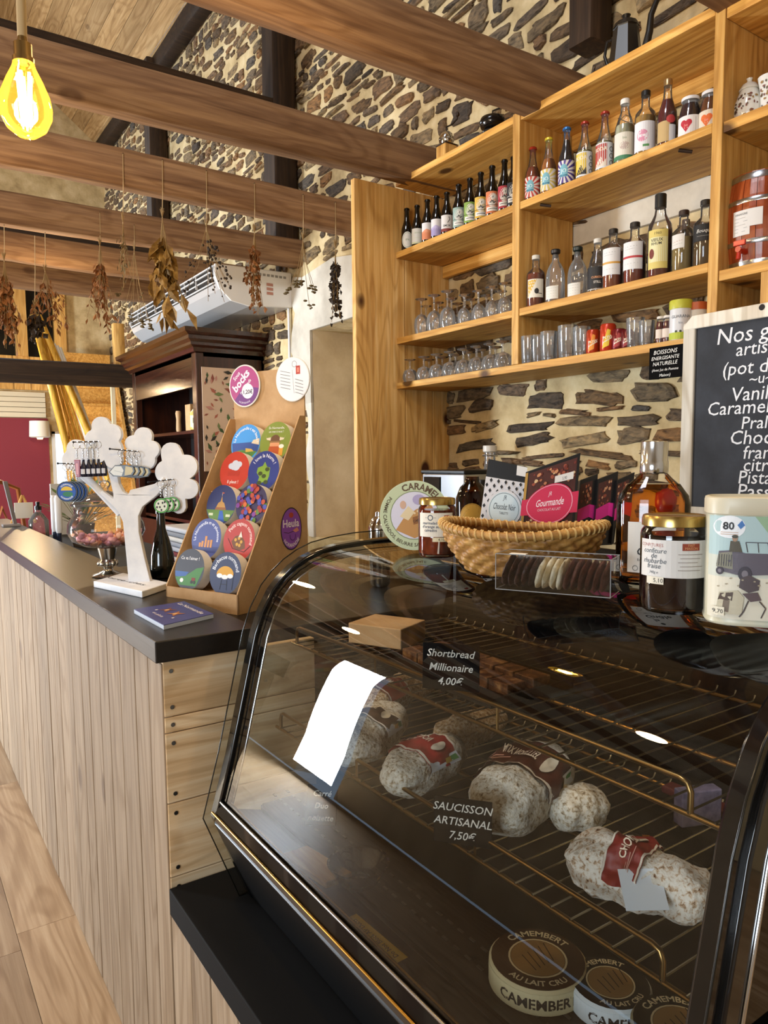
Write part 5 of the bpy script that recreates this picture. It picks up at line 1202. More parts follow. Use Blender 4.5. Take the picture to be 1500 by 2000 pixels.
# key rings: ring, chain, charm; copies hang one behind another
def keyring(kind, lab, grp, charm):
    t = thing('key_ring', (0, 0, 0), lab, 'key ring', grp)
    rn = MB().tube([(.010 * math.cos(2 * PI * i / 16), 0, -.010 + .010 * math.sin(2 * PI * i / 16)) for i in range(16)], .0009, 5, closed=True).build('split_ring', M['chrome'], t, smooth=60)
    g = MB()
    for k in range(6): zc = -.022 - k * .0045; g.tube([(.0022 * math.cos(2 * PI * i / 8) * (1 if k % 2 else .3), .0022 * math.cos(2 * PI * i / 8) * (.3 if k % 2 else 1), zc + .003 * math.sin(2 * PI * i / 8)) for i in range(8)], .0006, 4, closed=True)
    g.build('chain', M['chrome'], t, smooth=60)
    charm(t); return t
def rdisc(t, r, edge, draw, z=-.05, th=.006):
    g = MB(); ns = 28
    for d in (-th / 2, th / 2):
        for i in range(ns): an = 2 * PI * i / ns; g.v.append(V(r * math.cos(an), d, z - r + r * math.sin(an)))
    for i in range(ns): j = (i + 1) % ns; g.f.append([i, j, ns + j, ns + i]); g.m.append(0)
    g.f += [list(range(ns)), list(range(ns, 2 * ns))[::-1]]; g.m += [0, 0]
    g.build('charm', flat(edge, .25), t, smooth=40); A_ = Art(plane((0, -th / 2, z - r), (1, 0, 0), (0, 0, 1))); draw(A_, r); A_.build('charm_print', None, t)
def d_blue(A, r): A.disc(0, 0, r * .97, r * .97, '10182c', 28); A.disc(0, 0, r * .88, r * .88, '2257b0', 28); A.disc(0, .003, r * .55, r * .4, 'd9b83a', 20, 2, 0, PI); A.disc(.003, -.007, r * .5, r * .25, '2f7a5a', 16); A.arc('NORMANDIE', 0, 0, r * .70, .0062, 'd5deea', bold=.03); A.arc('NORMANDIE', 0, 0, r * .70, .0062, 'd5deea', mid=PI * 1.5, inside=True, bold=.03)
def d_green(A, r):
    A.disc(0, 0, r * .97, r * .97, '4fae3c', 28); A.disc(0, 0, r * .84, r * .84, '1d2a18', 28); A.disc(0, 0, r * .80, r * .80, 'd6e0d2', 28)
    for u, v_ in ((-.008, .006), (.004, .008), (.009, -.002), (-.004, -.004), (.0, -.012), (-.012, -.004), (.010, .010)): A.disc(u, v_, .0026, .0034, '2a2a2a', 8, 1)
def c_cheese(t):
    MB().slab([(-.036 + x_, -.005, -.046 + z_) for x_, z_ in ((0, -.016), (.012, -.028), (.040, -.030), (.066, -.026), (.074, -.014), (.070, -.002), (.048, .004), (.018, .003))], (0, .008, 0)).build('charm', flat('16181c', .3), t, bevel=.001)
    A_ = Art(plane((0, -.005, -.046), (1, 0, 0), (0, 0, 1))); A_.poly([(-.032, -.016), (-.022, -.025), (.0, -.027), (.006, -.012), (.0, .0), (-.018, .0)], 'd9e2e6'); A_.poly([(.008, -.026), (.026, -.023), (.032, -.014), (.030, -.004), (.012, .0), (.010, -.012)], 'c9c3a4'); A_.line([(-.02, -.012), (.004, -.018)], .0012, '9fb0b8'); A_.build('charm_print', None, t)
def c_bottle(t):
    MB().lathe([(.007, -.098), (.0085, -.094), (.0085, -.070), (.004, -.060), (.0035, -.050), (0, -.049)], 12).build('charm', flat('181a2e', .2), t, smooth=45); A_ = Art(cyl(.0087, -PI / 2, 0)); A_.rect(-.006, -.090, .006, -.076, 'c8ccd6', 4); A_.build('charm_print', None, t)
def c_bottle_red(t):
    MB().slab([(-.008, -.003, -.05), (.008, -.003, -.05), (.006, -.003, -.098), (-.004, -.003, -.098)], (0, .006, 0)).build('charm', flat('8a1f3a', .3), t, bevel=.001); A_ = Art(plane((0, -.003, -.07), (1, 0, 0), (0, 0, 1))); A_.rect(-.003, -.02, .003, .01, 'd9a8b8'); A_.build('charm_print', None, t)
rzt = math.atan2(tn_.y, tn_.x) + PI / 2
def hang(root, hk, f0, f1, n, labs):
    p0, p1 = HK[hk]
    for i in range(n):
        q = T0 + p0 + (p1 - p0) * (f0 + (f1 - f0) * (i / max(n - 1, 1))) + V(0, 0, .001)
        if i == 0: root.location = q; root.rotation_euler.z = rzt
        else: dup(root, q, rzt, labs[i])
k1 = keyring('blue', 'round blue key ring with yellow umbrella, front one on the tree', 'key rings on the white tree', lambda t: rdisc(t, .029, '0a0b10', d_blue))
hang(k1, 0, .42, .98, 4, ['', 'second round blue key ring, half behind the front one', 'third round blue key ring of its hook', 'rearmost round blue key ring by the leaf board'])
k2 = keyring('red', 'dark red bottle-shaped key ring at the open end of its hook', 'key rings on the white tree', c_bottle_red); hang(k2, 1, .10, .2, 1, [''])
k3 = keyring('nav', 'navy bottle key ring beside the red one', 'key rings on the white tree', c_bottle)
hang(k3, 1, .30, .98, 5, ['', 'second navy bottle key ring from the red one', 'third navy bottle key ring from the red one', 'fourth navy bottle key ring from the red one', 'navy bottle key ring nearest the big leaf board'])
k4 = keyring('che', 'white cheese-shaped key ring at the front of the middle hook', 'key rings on the white tree', c_cheese)
hang(k4, 2, .40, .95, 4, ['', 'second white cheese key ring on the middle hook', 'third white cheese key ring on the middle hook', 'rearmost white cheese key ring on the middle hook'])
k5 = keyring('gre', 'round green spotted key ring, front one over the dark bottle', 'key rings on the white tree', lambda t: rdisc(t, .021, '1a2414', d_green))
hang(k5, 3, .50, .95, 3, ['', 'middle round green spotted key ring', 'rearmost round green spotted key ring'])

# glass sweet jar on a silver foot
p = onZ(WZ, 207, 1128); p.x += .015; p.y += .03; sj = thing('sweet_jar', (p.x, p.y, WZ), 'glass bonbon jar on an ornate silver foot', 'jar'); k = mpp(p)
ft = onP(p, tn_, 205, 1068).z - WZ; bt = onP(p, tn_, 205, 1000).z - WZ; R_ = 72 * k
zr = onP(p, tn_, 205, 1000).z - WZ; zl = onP(p, tn_, 205, 965).z - WZ
MB().lathe([(.046, 0), (.050, .002), (.046, .006), (.030, .012), (.016, .018), (.013, .024), (.018, .03), (.026, .036), (.028, .046), (.022, .054), (.030, ft - .002), (0, ft)], 32).build('silver_foot', flat('b5b0a6', .2, 1), sj, smooth=40)
g = MB()
for i in range(10):
    an = 2 * PI * i / 10; g.blob((.027 * math.cos(an), .027 * math.sin(an), .041), (.006, .006, .009), 8, 6)
tag(g.build('embossing', flat('c3beb2', .2, 1), sj, smooth=60), kind='stuff')
MB().lathe([(.02, ft), (R_ * .55, ft + .004), (R_ * .88, ft + .022), (R_, ft + .05), (R_ * .97, ft + .075), (R_ * .86, zr - .012), (R_ * .80, zr - .004), (R_ * .80, zr + .018), (R_ * .84, zr + .022)], 40).build('bowl', clear('jar_glass', (.995, .995, .995), 1.3, brighten=.03), sj, smooth=50)
MB().lathe([(R_ * .88, zr + .022), (R_ * .89, zr + .028), (R_ * .80, zr + .038), (R_ * .55, zr + .052), (R_ * .3, zr + .06), (.012, zr + .066), (.010, zr + .074), (.017, zr + .082), (.018, zr + .09), (.012, zr + .098), (0, zr + .10)], 40).build('lid', clear('lid_glass', (.99, .99, .98), 1.4, brighten=.05), sj, smooth=50)
rg = random.Random(8); sw = [flat('eaa8ac', .5), flat('e298a0', .5), flat('edb08e', .5), flat('e89b62', .5), flat('dca4c0', .5)]; swl = ('pale pink', 'rose pink', 'apricot', 'orange', 'mauve')
swm = []
for k_ in range(5):
    g = MB().blob((0, 0, 0), (.012, .012, .008), 12, 8, amp=.5, fr=2.2, seed=k_ * 7); swm.append(g.mesh('sweet', [sw[k_]], 70))
nsw = 0
for lay in range(3):
    for i in range(40):
        an = rg.random() * 6.28; d = R_ * (.42 + .14 * lay + .18) * rg.random() ** .5
        if nsw > 62: break
        ci = rg.choice((0, 0, 1, 1, 2, 4) if math.cos(an) < .3 else (2, 3, 3, 0)); o = put('wrapped_sweet', swm[ci], None, (p.x + d * math.cos(an), p.y + d * math.sin(an), WZ + ft + .013 + lay * .011 + .012 * (d / R_) ** 2)); o.rotation_euler = (rg.random(), rg.random(), rg.random() * 6)
        tag(o, swl[ci] + ' sweet heaped inside the glass bonbon jar', 'sweet', 'sweets in the bonbon jar'); nsw += 1
        if i > 20: break
# dark bottle behind the tree
p = onZ(1.1185, 318, 1128); db_ = thing('dark_bottle', (p.x, p.y, 1.1185), 'near-black glass bottle standing between tree stand and coasters', 'bottle'); hb = onP(p, tn_, 318, 1000).z - 1.1185
MB().lathe([(.034, 0), (.040, .004), (.041, .02), (.038, hb * .35), (.026, hb * .58), (.015, hb * .75), (.013, hb * .97), (.016, hb * .98), (.016, hb * 1.05), (.013, hb * 1.06), (0, hb * 1.06)], 28).build('glass', M['green_glass'], db_, smooth=45)
MB().tube([(-.02, .05, .012), (.03, .06, .012)], .011, 10).build('cork', flat('a87a48', .8), db_, smooth=40)
# folded tea towels on a crate behind
tw_ = thing('tea_towel_stack', (.98, 2.62, 1.1185), 'stack of folded striped tea towels behind the tree stand', 'towels')
for i, c in enumerate(('8a8f98', 'c9c6c0', '7a2a2c', 'b9bcc4', '9a9ea8', 'd2cfc8', '84888f', 'bfc1c6')):
    MB().box(-.12, .12, -.14, .14, i * .018, i * .018 + .017).build('towel', flat(c, .9), tw_, bevel=.006)
# small things further along the bar
def bar(px, py, z=WZ): q = onZ(z, px, py); return V(q.x, q.y, z)
q = bar(22, 1028); sg = thing('menu_stand', q, 'slim grey wooden upright menu holder at the far end of the bar', 'stand'); hk = onP(q, V(-.3, -1, 0), 8, 940).z - WZ
MB().box(-.045, .045, -.035, .035, 0, .014).build('foot', flat('8b8683', .7), sg, bevel=.002); MB().slab([(.012, -.012, .012), (.03, -.012, .012), (-.008, -.012, hk), (-.03, -.012, hk)], (0, .03, 0)).build('upright', flat('6d6866', .7), sg, bevel=.002)
q = onZ(WZ, 48, 1022); es = thing('card_easel', (q.x, q.y, WZ), 'tiny wooden easel with a white card on the bar', 'easel'); hk = onP(q, V(-.3, -1, 0), 45, 968).z - WZ
for x_ in (-.07, .06): MB().tube([(x_, 0, 0), (.0, .03, hk)], .008, 6).build('leg', M['pine_z'], es, smooth=50)
MB().box(-.05, .05, -.002, .004, .03, hk * .75).build('card', M['paper'], es)
q = onZ(1.1185, 78, 1045); q = onX(.74, 76, 1035); sp = thing('spray_bottle', (.74, q.y, 1.02), 'clear pump bottle with black top behind the bar', 'bottle'); hk = onX(.74, 74, 985).z - 1.02
MB().lathe([(.05, 0), (.055, .01), (.055, hk * .6), (.03, hk * .75), (.018, hk * .8), (.018, hk * .86)], 24).build('bottle', M['crystal'], sp, smooth=45); MB().lathe([(.02, hk * .86), (.02, hk * .95), (.01, hk * .97), (.012, hk * 1.06), (0, hk * 1.06)], 14).build('pump', M['black'], sp, smooth=40); MB().lathe([(.045, .012), (.05, .02), (.05, hk * .3), (0, hk * .3)], 20).build('liquid', clear('pale_liquid', (.8, .62, .45), 1.33), sp, smooth=45)
for i, px in enumerate((108, 116)):
    q = onX(.72, px, 1045); h0 = onX(.72, px, 968).z - 1.02; t = thing('tap_lever', (.72, q.y, 1.02), ('white beer-tap lever nearer the spray bottle', 'white beer-tap lever beside the bonbon jar')[i], 'tap', 'beer taps behind the bar')
    MB().lathe([(.016, 0), (.018, .004), (.012, .06), (.012, h0 * .4)], 14).build('stem', flat('1a2440', .3), t, smooth=40); MB().lathe([(.013, h0 * .4), (.017, h0 * .45), (.017, h0 * .95), (.012, h0), (0, h0)], 14).build('handle', flat('dfe2e6', .3), t, smooth=40)
pl = thing('potted_plant', (.93, 4.45, 1.02), 'small leafy green plant behind the bar, left of the bonbon jar', 'plant')
MB().lathe([(.05, 0), (.07, .12), (.072, .13), (.06, .128), (0, .12)], 18).build('pot', flat('4a4038', .7), pl, smooth=40); rg = random.Random(5); g = MB(); g2 = MB()
for k_ in range(46):
    an = rg.random() * 6.28; el = rg.uniform(.3, 1.3); d = V(math.cos(an) * math.cos(el), math.sin(an) * math.cos(el), math.sin(el)); a0 = V(0, 0, .12) + d * rg.uniform(.08, .28); s_ = d.cross(V(0, 0, 1)).normalized() * .016; g.add([a0, a0 + d * .03 + s_, a0 + d * .07 - V(0, 0, .01), a0 + d * .03 - s_], [(0, 1, 2, 3)]); g2.tube([V(0, 0, .11), a0], .0018, 4)
g.build('foliage', flat('4c6a35', .6), pl); g2.build('stems', flat('5a5a34', .7), pl)
ch = thing('bentwood_chair', (.98, 7.2, 0), 'bentwood chair with curved brown back in front of the red wall', 'chair', None, .5)
BW_ = flat('8a4f26', .35)
MB().lathe([(.20, .44), (.21, .45), (.21, .47), (.19, .475)], 28).build('seat', BW_, ch, smooth=40)
for sx in (-1, 1):
    for sy in (-1, 1): MB().tube([(sx * .15, sy * .15, .45), (sx * .19, sy * .19, 0)], .014, 8).build('leg', BW_, ch, smooth=50)
MB().tube([(-.19 + .0, .16, .46), (-.21, .2, .8), (-.17, .22, 1.26), (0, .23, 1.33), (.17, .22, 1.26), (.21, .2, .8), (.19, .16, .46)], .02, 8).build('back_hoop', BW_, ch, smooth=60)
MB().tube([(-.12, .17, .46), (-.11, .21, .8), (0, .22, 1.1), (.11, .21, .8), (.12, .17, .46)], .014, 8).build('inner_hoop', BW_, ch, smooth=60)
wl_ = thing('wall_lamp', (1.62, 9.9, 1.80), 'small white wall lamp at the edge of the red wall', 'lamp')
MB().box(-.02, .02, -.0, .06, .1, .16).build('bracket', M['white'], wl_); MB().lathe([(.10, 0), (.12, .01), (.11, .2), (.08, .2)], 18).build('shade', flat('e2e0d2', .6), wl_, smooth=40, loc=(0, -.06, 0)); MB().lathe([(.03, -.02), (.045, .03), (.03, .07), (0, .075)], 12).build('bulb', glow('warm_bulb', (1, .75, .35), 6), wl_, smooth=50, loc=(0, -.06, 0))
ar = MB().box(-.25, .25, -.01, .01, 0, .45).build('art_card', flat('cfd0cc', .7), loc=onY(5.6, 53, 1010)); tag(ar, 'pale printed card standing far behind the bar', 'card')
ar.location.z = 1.02; ar.location = (.99, 5.25, 1.02); ar.scale = (.32, 1, .75)
# ================================================================ BOTTLES, GLASSES AND JARS ON THE SHELVES
def prof_of(kind, h, r):
    if kind == 'beer': return [(r * .9, 0), (r, .004), (r, h * .46), (r * .96, h * .52), (r * .72, h * .62), (r * .46, h * .74), (r * .40, h * .9), (r * .44, h * .93), (r * .44, h * .955), (r * .40, h * .965)]
    if kind == 'soda': return [(r * .9, 0), (r, .004), (r, h * .42), (r * .9, h * .52), (r * .62, h * .64), (r * .46, h * .74), (r * .40, h * .80), (r * .38, h * .92), (r * .42, h * .93), (r * .42, h * .965)]
    if kind == 'swing': return [(r * .9, 0), (r, .004), (r, h * .50), (r * .94, h * .58), (r * .7, h * .70), (r * .46, h * .80), (r * .40, h * .90), (r * .42, h * .93)]
    if kind == 'shoulder': return [(r * .92, 0), (r, .004), (r, h * .60), (r * .95, h * .66), (r * .70, h * .71), (r * .44, h * .75), (r * .40, h * .79), (r * .40, h * .93)]
    if kind == 'round': return [(r * .92, 0), (r, .004), (r, h * .40), (r * .97, h * .52), (r * .85, h * .62), (r * .6, h * .72), (r * .36, h * .78), (r * .32, h * .90)]
    if kind == 'cone': return [(r * .95, 0), (r, .004), (r, h * .42), (r * .78, h * .60), (r * .46, h * .76), (r * .38, h * .82), (r * .38, h * .93)]
    if kind == 'wine': return [(r * .92, 0), (r, .004), (r, h * .56), (r * .94, h * .64), (r * .7, h * .70), (r * .5, h * .76), (r * .42, h * .84), (r * .42, h * .90)]
    if kind == 'juice': return [(r * .92, 0), (r, .005), (r, h * .46), (r * .92, h * .62), (r * .78, h * .78), (r * .70, h * .84), (r * .70, h * .93)]
def lerp_r(pr, z):
    for (r0, z0), (r1, z1) in zip(pr, pr[1:]):
        if z0 <= z <= z1: return r0 + (r1 - r0) * (z - z0) / (z1 - z0 + 1e-9)
    return pr[-1][0]
LIQ = {}
def liquid(h):
    if h not in LIQ: LIQ[h] = flat(h, .08, coat=.3)
    return LIQ[h]
def bottle(lab, cat_grp, zs, xo, px, ytop, ybase, r, kind, glass, liq=None, lvl=.7, cap=None, capk='crown', art=None, name='bottle', turn=0, cat='bottle', hmul=1.0):
    X = SX + xo + r; p = onX(X, px, ybase); h = (onX(X, px, ytop).z - onX(X, px, ybase).z) * hmul
    t = thing(name, (X, p.y, zs + .0005), lab, cat, cat_grp); pr = prof_of(kind, h, r)
    MB().lathe(pr, 28).build('glass', glass, t, smooth=45)
    if liq:
        zt = h * lvl; q = [(rr_ * .93, max(z, .004)) for rr_, z in pr if z < zt] + [(lerp_r(pr, zt) * .93, zt)]; MB().lathe(q, 24).build('drink', liquid(liq), t, smooth=45)
    if cap:
        rt_ = pr[-1][0]; z0 = pr[-1][1]
        if capk == 'crown': q = [(rt_ * 1.1, z0 - .004), (rt_ * 1.28, z0 - .002), (rt_ * 1.2, z0 + .004), (rt_ * .9, h), (0, h)]
        elif capk == 'screw': q = [(rt_ * 1.12, z0 - .002), (rt_ * 1.12, h - .002), (rt_ * 1.0, h), (0, h)]
        elif capk == 'tall': q = [(rt_ * 1.14, z0 - h * .06), (rt_ * 1.14, h - .002), (rt_ * 1.05, h), (0, h)]
        elif capk == 'knob': q = [(rt_ * .95, z0 - .01), (rt_ * .95, z0 + .002), (rt_ * 1.5, z0 + .006), (rt_ * 1.6, h - .004), (rt_ * 1.4, h), (0, h)]
        else: q = [(rt_ * 1.05, z0), (rt_ * 1.05, h), (0, h)]
        MB().lathe(q, 20).build('cap', cap, t, smooth=35)
    if art: A_ = Art(cyl(r + .0004, toward((X, p.y)) + turn, 0)); art(A_, r, h); A_.build('label', None, t)
    return t
z2 = LV['two'] + .03; z3 = LV['three'] + .03; z4 = LV['low'] + .03; zt = LV['top'] + .03
# --- row of dark beer bottles
def beer_art(bgc, c2, style):
    def f(A, r, h):
        w_ = r * 1.25
        if style == 'oval': A.disc(0, h * .24, w_ * .85, h * .19, 'd9d9d2', 24, 3); A.ring(0, h * .24, w_ * .70, w_ * .76, '9db0a0', ry=h * .19 / w_ / .85); A.text('IPA', 0, h * .22, h * .07, '6d8a72')
        elif style == 'plain': A.rect(-w_, h * .06, w_, h * .42, 'd6d6cf', 12); A.text('blonde', 0, h * .30, h * .06, '9fb08a'); A.line([(-w_ * .6, h * .2), (w_ * .6, h * .2)], .001, 'c6cfa8'); A.rect(-w_, h * .06, w_, h * .10, 'c9cfae', 12)
        elif style == 'fade': A.rect(-w_, h * .06, w_, h * .44, 'd6d2d2', 12); A.rect(-w_, h * .06, w_, h * .24, bgc, 12); A.poly([(-w_ * .9, h * .24), (-w_ * .2, h * .30), (w_ * .4, h * .26), (w_ * .9, h * .29), (w_ * .9, h * .2), (-w_ * .9, h * .2)], c2)
        elif style == 'cat': A.rect(-w_, h * .06, w_, h * .44, 'd0ccc8', 12); A.rect(-w_, h * .06, w_, h * .13, '7a2b24', 12); A.text('SMOK', -r * .1, h * .17, h * .07, '1d1a1a', bold=.02); A.line([(0, h * .26), (r * .4, h * .34), (r * .2, h * .40)], .003, '2a2626')
        else:
            A.rect(-w_, h * .05, w_, h * .47, bgc, 12); A.disc(0, h * .30, w_ * .66, h * .135, 'd8d6ce', 22, 3); A.poly([(-r * .6, h * .25), (-r * .1, h * .30), (r * .3, h * .27), (r * .6, h * .28), (r * .2, h * .24)], '15161a'); A.poly([(0, h * .33), (r * .12, h * .38), (-r * .05, h * .37)], '15161a'); A.rect(-w_ * .8, h * .09, w_ * .8, h * .17, 'd8d6ce', 10); A.line([(-w_ * .6, h * .13), (w_ * .6, h * .14)], .0025, '22242a'); A.line([(-w_, h * .21), (w_, h * .215)], .002, c2)
    return f
BEER = [(795, 399, 484, 'oval', '', '', 'white oval label, nearest the partition'), (815, 391, 474, 'plain', '', '', 'plain off-white label'), (835, 382, 468, 'fade', 'c97a52', 'd98f68', 'white label fading to orange'), (853, 373, 459, 'fade', '9a8fb8', 'b3a8cc', 'white label fading to lilac'),
        (873, 363, 448, 'cat', '', '', 'white label with a maroon foot'), (896, 352, 443, 'bird', '8fa59c', '2a302e', 'grey-green bird label'), (918, 342, 436, 'bird', '7d9a45', '2f3a1c', 'bright green bird label'), (939, 331, 428, 'bird', 'c9a340', '4a3a14', 'yellow bird label'),
        (961, 319, 420, 'bird', 'c9744a', '4a2414', 'orange bird label'), (985, 308, 411, 'bird', 'a83440', '401014', 'red bird label'), (1003, 302, 404, 'bird', '26262a', 'd0d0cc', 'black and white label, half behind the upright')]
for px, y0, y1, stl, c1, c2, lb_ in BEER:
    bottle('dark beer bottle with ' + lb_, 'beer bottles on the second shelf', z2, .012, px, y0, y1, .0285, 'beer', M['beer_glass'], cap=flat('17140f', .35, .5), art=beer_art(c1, c2, stl), name='beer_bottle', turn=.1, hmul=1.0)
# --- soft drinks, centre of the second shelf
def rays(c1, mid='6fa8b8'):
    def f(A, r, h):
        w_ = r * 1.35; A.rect(-w_, h * .05, w_, h * .42, 'ddd6d2', 12)
        for k in range(14):
            a0 = 2 * PI * k / 14; a1 = a0 + .22; cxx, cyy = -r * .35, h * .235
            def edge(a):
                dx_, dy_ = math.cos(a), math.sin(a); m = min((w_ - cxx if dx_ > 0 else -w_ - cxx) / dx_ if abs(dx_) > 1e-6 else 9, (h * .42 - cyy if dy_ > 0 else h * .05 - cyy) / dy_ if abs(dy_) > 1e-6 else 9); return (cxx + dx_ * m, cyy + dy_ * m)
            A.poly([(cxx, cyy), edge(a0), edge(a1)], c1)
        A.disc(-r * .35, h * .26, r * .5, h * .10, mid, 18, 2); A.rect(-r * .85, h * .15, r * .15, h * .25, mid, 4); A.rect(-r * .8, h * .16, r * .1, h * .185, '2f6a86', 4); A.text('JO', -r * .35, h * .22, h * .09, 'd9e6e6', bold=.01)
    return f
def comic(c1, acc):
    def f(A, r, h):
        w_ = r * 1.35; A.rect(-w_, h * .05, w_, h * .46, 'cfd2d6', 12); A.rect(-w_, h * .08, r * .3, h * .44, c1, 8); A.poly([(-w_ * .9, h * .10), (-r * .4, h * .24), (-r * .1, h * .14), (r * .2, h * .20), (r * .25, h * .08), (-w_ * .9, h * .08)], acc); A.text('SODA', -r * .5, h * .33, h * .085, 'e0d9c4', bold=.03)
        for k in range(3): A.ring(r * .85, h * (.13 + k * .11), h * .03, h * .042, '5a6068')
    return f
def soft(A, r, h): A.rect(-r * 1.3, h * .10, r * 1.3, h * .46, 'd3d0c4', 12); A.disc(0, h * .26, r * .5, h * .06, 'b8a8a0', 14); A.text('bio', 0, h * .36, h * .05, '7a8a6d'); A.rect(-r * 1.5, h * .06, r * 1.5, h * .12, '3f7a58', 14)
def pink(A, r, h): A.rect(-r * 1.3, h * .06, r * 1.3, h * .50, 'd8d8dc', 12); A.disc(-r * .25, h * .29, r * .55, h * .09, 'c987a0', 18); A.text('ROSE', -r * .25, h * .27, h * .05, 'e6dce2', bold=.03); A.rect(-r * .2, h * .12, r * .4, h * .155, '4f8a50', 3)
def cidr(A, r, h): A.rect(-r * 1.2, h * .06, r * .3, h * .36, 'b59a68', 8); A.rect(r * .2, h * .06, r * 1.0, h * .30, 'cfcfd4', 5); A.disc(r * .4, h * .38, r * .5, h * .06, 'b03a3a', 16)
def heart(col, w2='d9d8da'):
    def f(A, r, h): A.rect(-r * 1.35, h * .05, r * 1.35, h * .50, w2, 12); u0 = -r * .35; A.disc(u0 - r * .24, h * .33, r * .28, h * .075, col, 14); A.disc(u0 + r * .24, h * .33, r * .28, h * .075, col, 14); A.poly([(u0 - r * .50, h * .31), (u0, h * .11), (u0 + r * .50, h * .31), (u0, h * .35)], col); A.text('jus', u0, h * .25, h * .08, 'd98a80', bold=.02); A.line([(r * .5, h * .1), (r * .5, h * .45)], .001, '8a8a8e')
    return f
G = M['glass']; G2 = 'soft drinks on the second shelf'
bottle('small brown-drink bottle with red sunray label next to the upright', G2, z2, .015, 1040, 283, 389, .031, 'soda', G, '8a3f1a', .62, flat('b03a2a', .3, .3), art=rays('b8433a'), name='soft_drink_bottle')
bottle('small amber-drink bottle with cream sunray label and yellow cap', G2, z2, .015, 1071, 264, 376, .031, 'soda', G, 'a8662a', .62, flat('d6c23a', .3, .3), art=rays('cdb862'), name='soft_drink_bottle')
bottle('small dark-drink bottle with violet sunray label and blue cap', G2, z2, .015, 1106, 244, 362, .031, 'soda', G, '160c10', .78, flat('2f6fb0', .3, .3), art=rays('4a3a86'), name='soft_drink_bottle')
bottle('clear soda bottle with yellow comic label', G2, z2, .02, 1141, 232, 348, .030, 'soda', G, '8f8a5a', .5, flat('a33a2a', .3, .3), art=comic('d6b82a', '2a2a2a'), name='soft_drink_bottle')
bottle('clear soda bottle with red comic label', G2, z2, .02, 1180, 216, 336, .031, 'soda', G, '9a9272', .5, flat('a33a2a', .3, .3), art=comic('a83424', 'd8cfc0'), name='soft_drink_bottle')
t = bottle('clear swing-top lemonade bottle with white label and green foot band', G2, z2, .02, 1219, 193, 322, .035, 'swing', G, 'b5b59a', .6, flat('dcdad4', .4), 'screw', art=soft, name='lemonade_bottle')
MB().tube([(.022, 0, .155), (.018, .016, .165), (-.018, .016, .165), (-.022, 0, .155), (-.018, -.016, .165), (.018, -.016, .165)], .0014, 5, closed=True).build('swing_wire', M['steel'], t, smooth=60)
bottle('amber lemonade bottle with pink-lettered white label and black cap', G2, z2, .02, 1259, 175, 304, .035, 'shoulder', G, 'b08a45', .60, flat('131312', .4), 'screw', art=pink, name='lemonade_bottle')
bottle('tall ruby-red drink bottle with gold neck foil', G2, z2, .02, 1302, 150, 283, .031, 'beer', G, '5a0e10', .70, flat('b5976a', .3, .8), 'tall', art=cidr, name='rose_cider_bottle')
bottle('squat dark juice bottle with red heart label and white lid', G2, z2, .02, 1347, 187, 268, .036, 'juice', G, '300608', .84, flat('d8d8da', .4), 'screw', art=heart('b01f30'), name='juice_bottle')
bottle('squat brown juice bottle with orange heart label, half behind the upright', G2, z2, .04, 1387, 167, 250, .036, 'juice', G, '6b3a12', .84, flat('d8d8da', .4), 'screw', art=heart('d0642a', 'd2c8b8'), name='juice_bottle')
# --- spirits on the third shelf
def bird(A, r, h): A.rect(-r * 1.0, h * .17, r * .9, h * .52, 'd8d4c6', 10); A.poly([(-r * .95, h * .18), (-r * .95, h * .50), (r * .1, h * .51), (-r * .5, h * .3)], 'd0a630'); A.disc(r * .1, h * .29, r * .25, h * .055, '1c1a18', 12); A.line([(r * .1, h * .25), (r * .7, h * .24)], .003, '1c1a18')
def small(A, r, h): A.rect(-r * 1.2, h * .06, r * .3, h * .30, 'd6d4cc', 8); [A.line([(-r * 1.0, h * (.11 + k * .05)), (r * .1, h * (.11 + k * .05))], .001, '9a9890') for k in range(4)]
def bl(A, r, h): A.rect(-r * 1.4, h * .07, r * 1.4, h * .46, '0d0d0f', 14); A.text('CURIOUS', 0, h * .25, h * .055, 'c98a5a', bold=.02); A.text('STILL', 0, h * .16, h * .06, 'c9c5bc', bold=.02); A.rect(-r * 1.2, h * .04, r * 1.2, h * .06, 'a8a49c', 12)
def band(c):
    def f(A, r, h): A.rect(-r * 1.25, h * .22, r * .75, h * .66, 'd6d6d6', 12); A.rect(-r * 1.25, h * .40, r * .75, h * .435, c, 12); A.line([(-r * .9, h * .58), (r * .2, h * .59)], .0014, '8a8a8a'); A.line([(-r * .9, h * .54), (r * .0, h * .55)], .001, '9a9a9a'); A.line([(-r * .9, h * .31), (r * .3, h * .32)], .001, '9a9a9a')
    return f
def rum(A, r, h): A.rect(-r * 1.1, h * .10, r * .7, h * .56, 'cdbb6a', 12); A.rect(-r * 1.0, h * .18, r * .65, h * .47, 'd6d2a6', 10); A.text('VIEUX', -r * .25, h * .42, h * .052, '3a3216', bold=.02); A.text('RHUM', -r * .3, h * .38, h * .045, '3a3216', bold=.02); A.disc(-r * .7, h * .28, r * .25, h * .06, '6b2416', 12); A.text('1960', -r * .2, h * .50, h * .045, '4a4018')
def sq(A, r, h): A.rect(-r * 1.2, h * .38, r * .1, h * .60, 'd6d4ce', 8); A.line([(-r * 1.0, h * .48), (-r * .1, h * .50)], .0016, 'a05a4a'); A.line([(-r * 1.0, h * .44), (-r * .1, h * .45)], .001, '8a8a86')
def bouq(A, r, h): A.rect(-r * 1.2, h * .38, r * 1.2, h * .62, '0c0c0e', 12); A.text('Bouquet', 0, h * .50, h * .075, 'd0d0cc', shear=.3); A.line([(-r * .7, h * .45), (r * .7, h * .45)], .001, '8a8a86')
G3 = 'spirits on the third shelf'
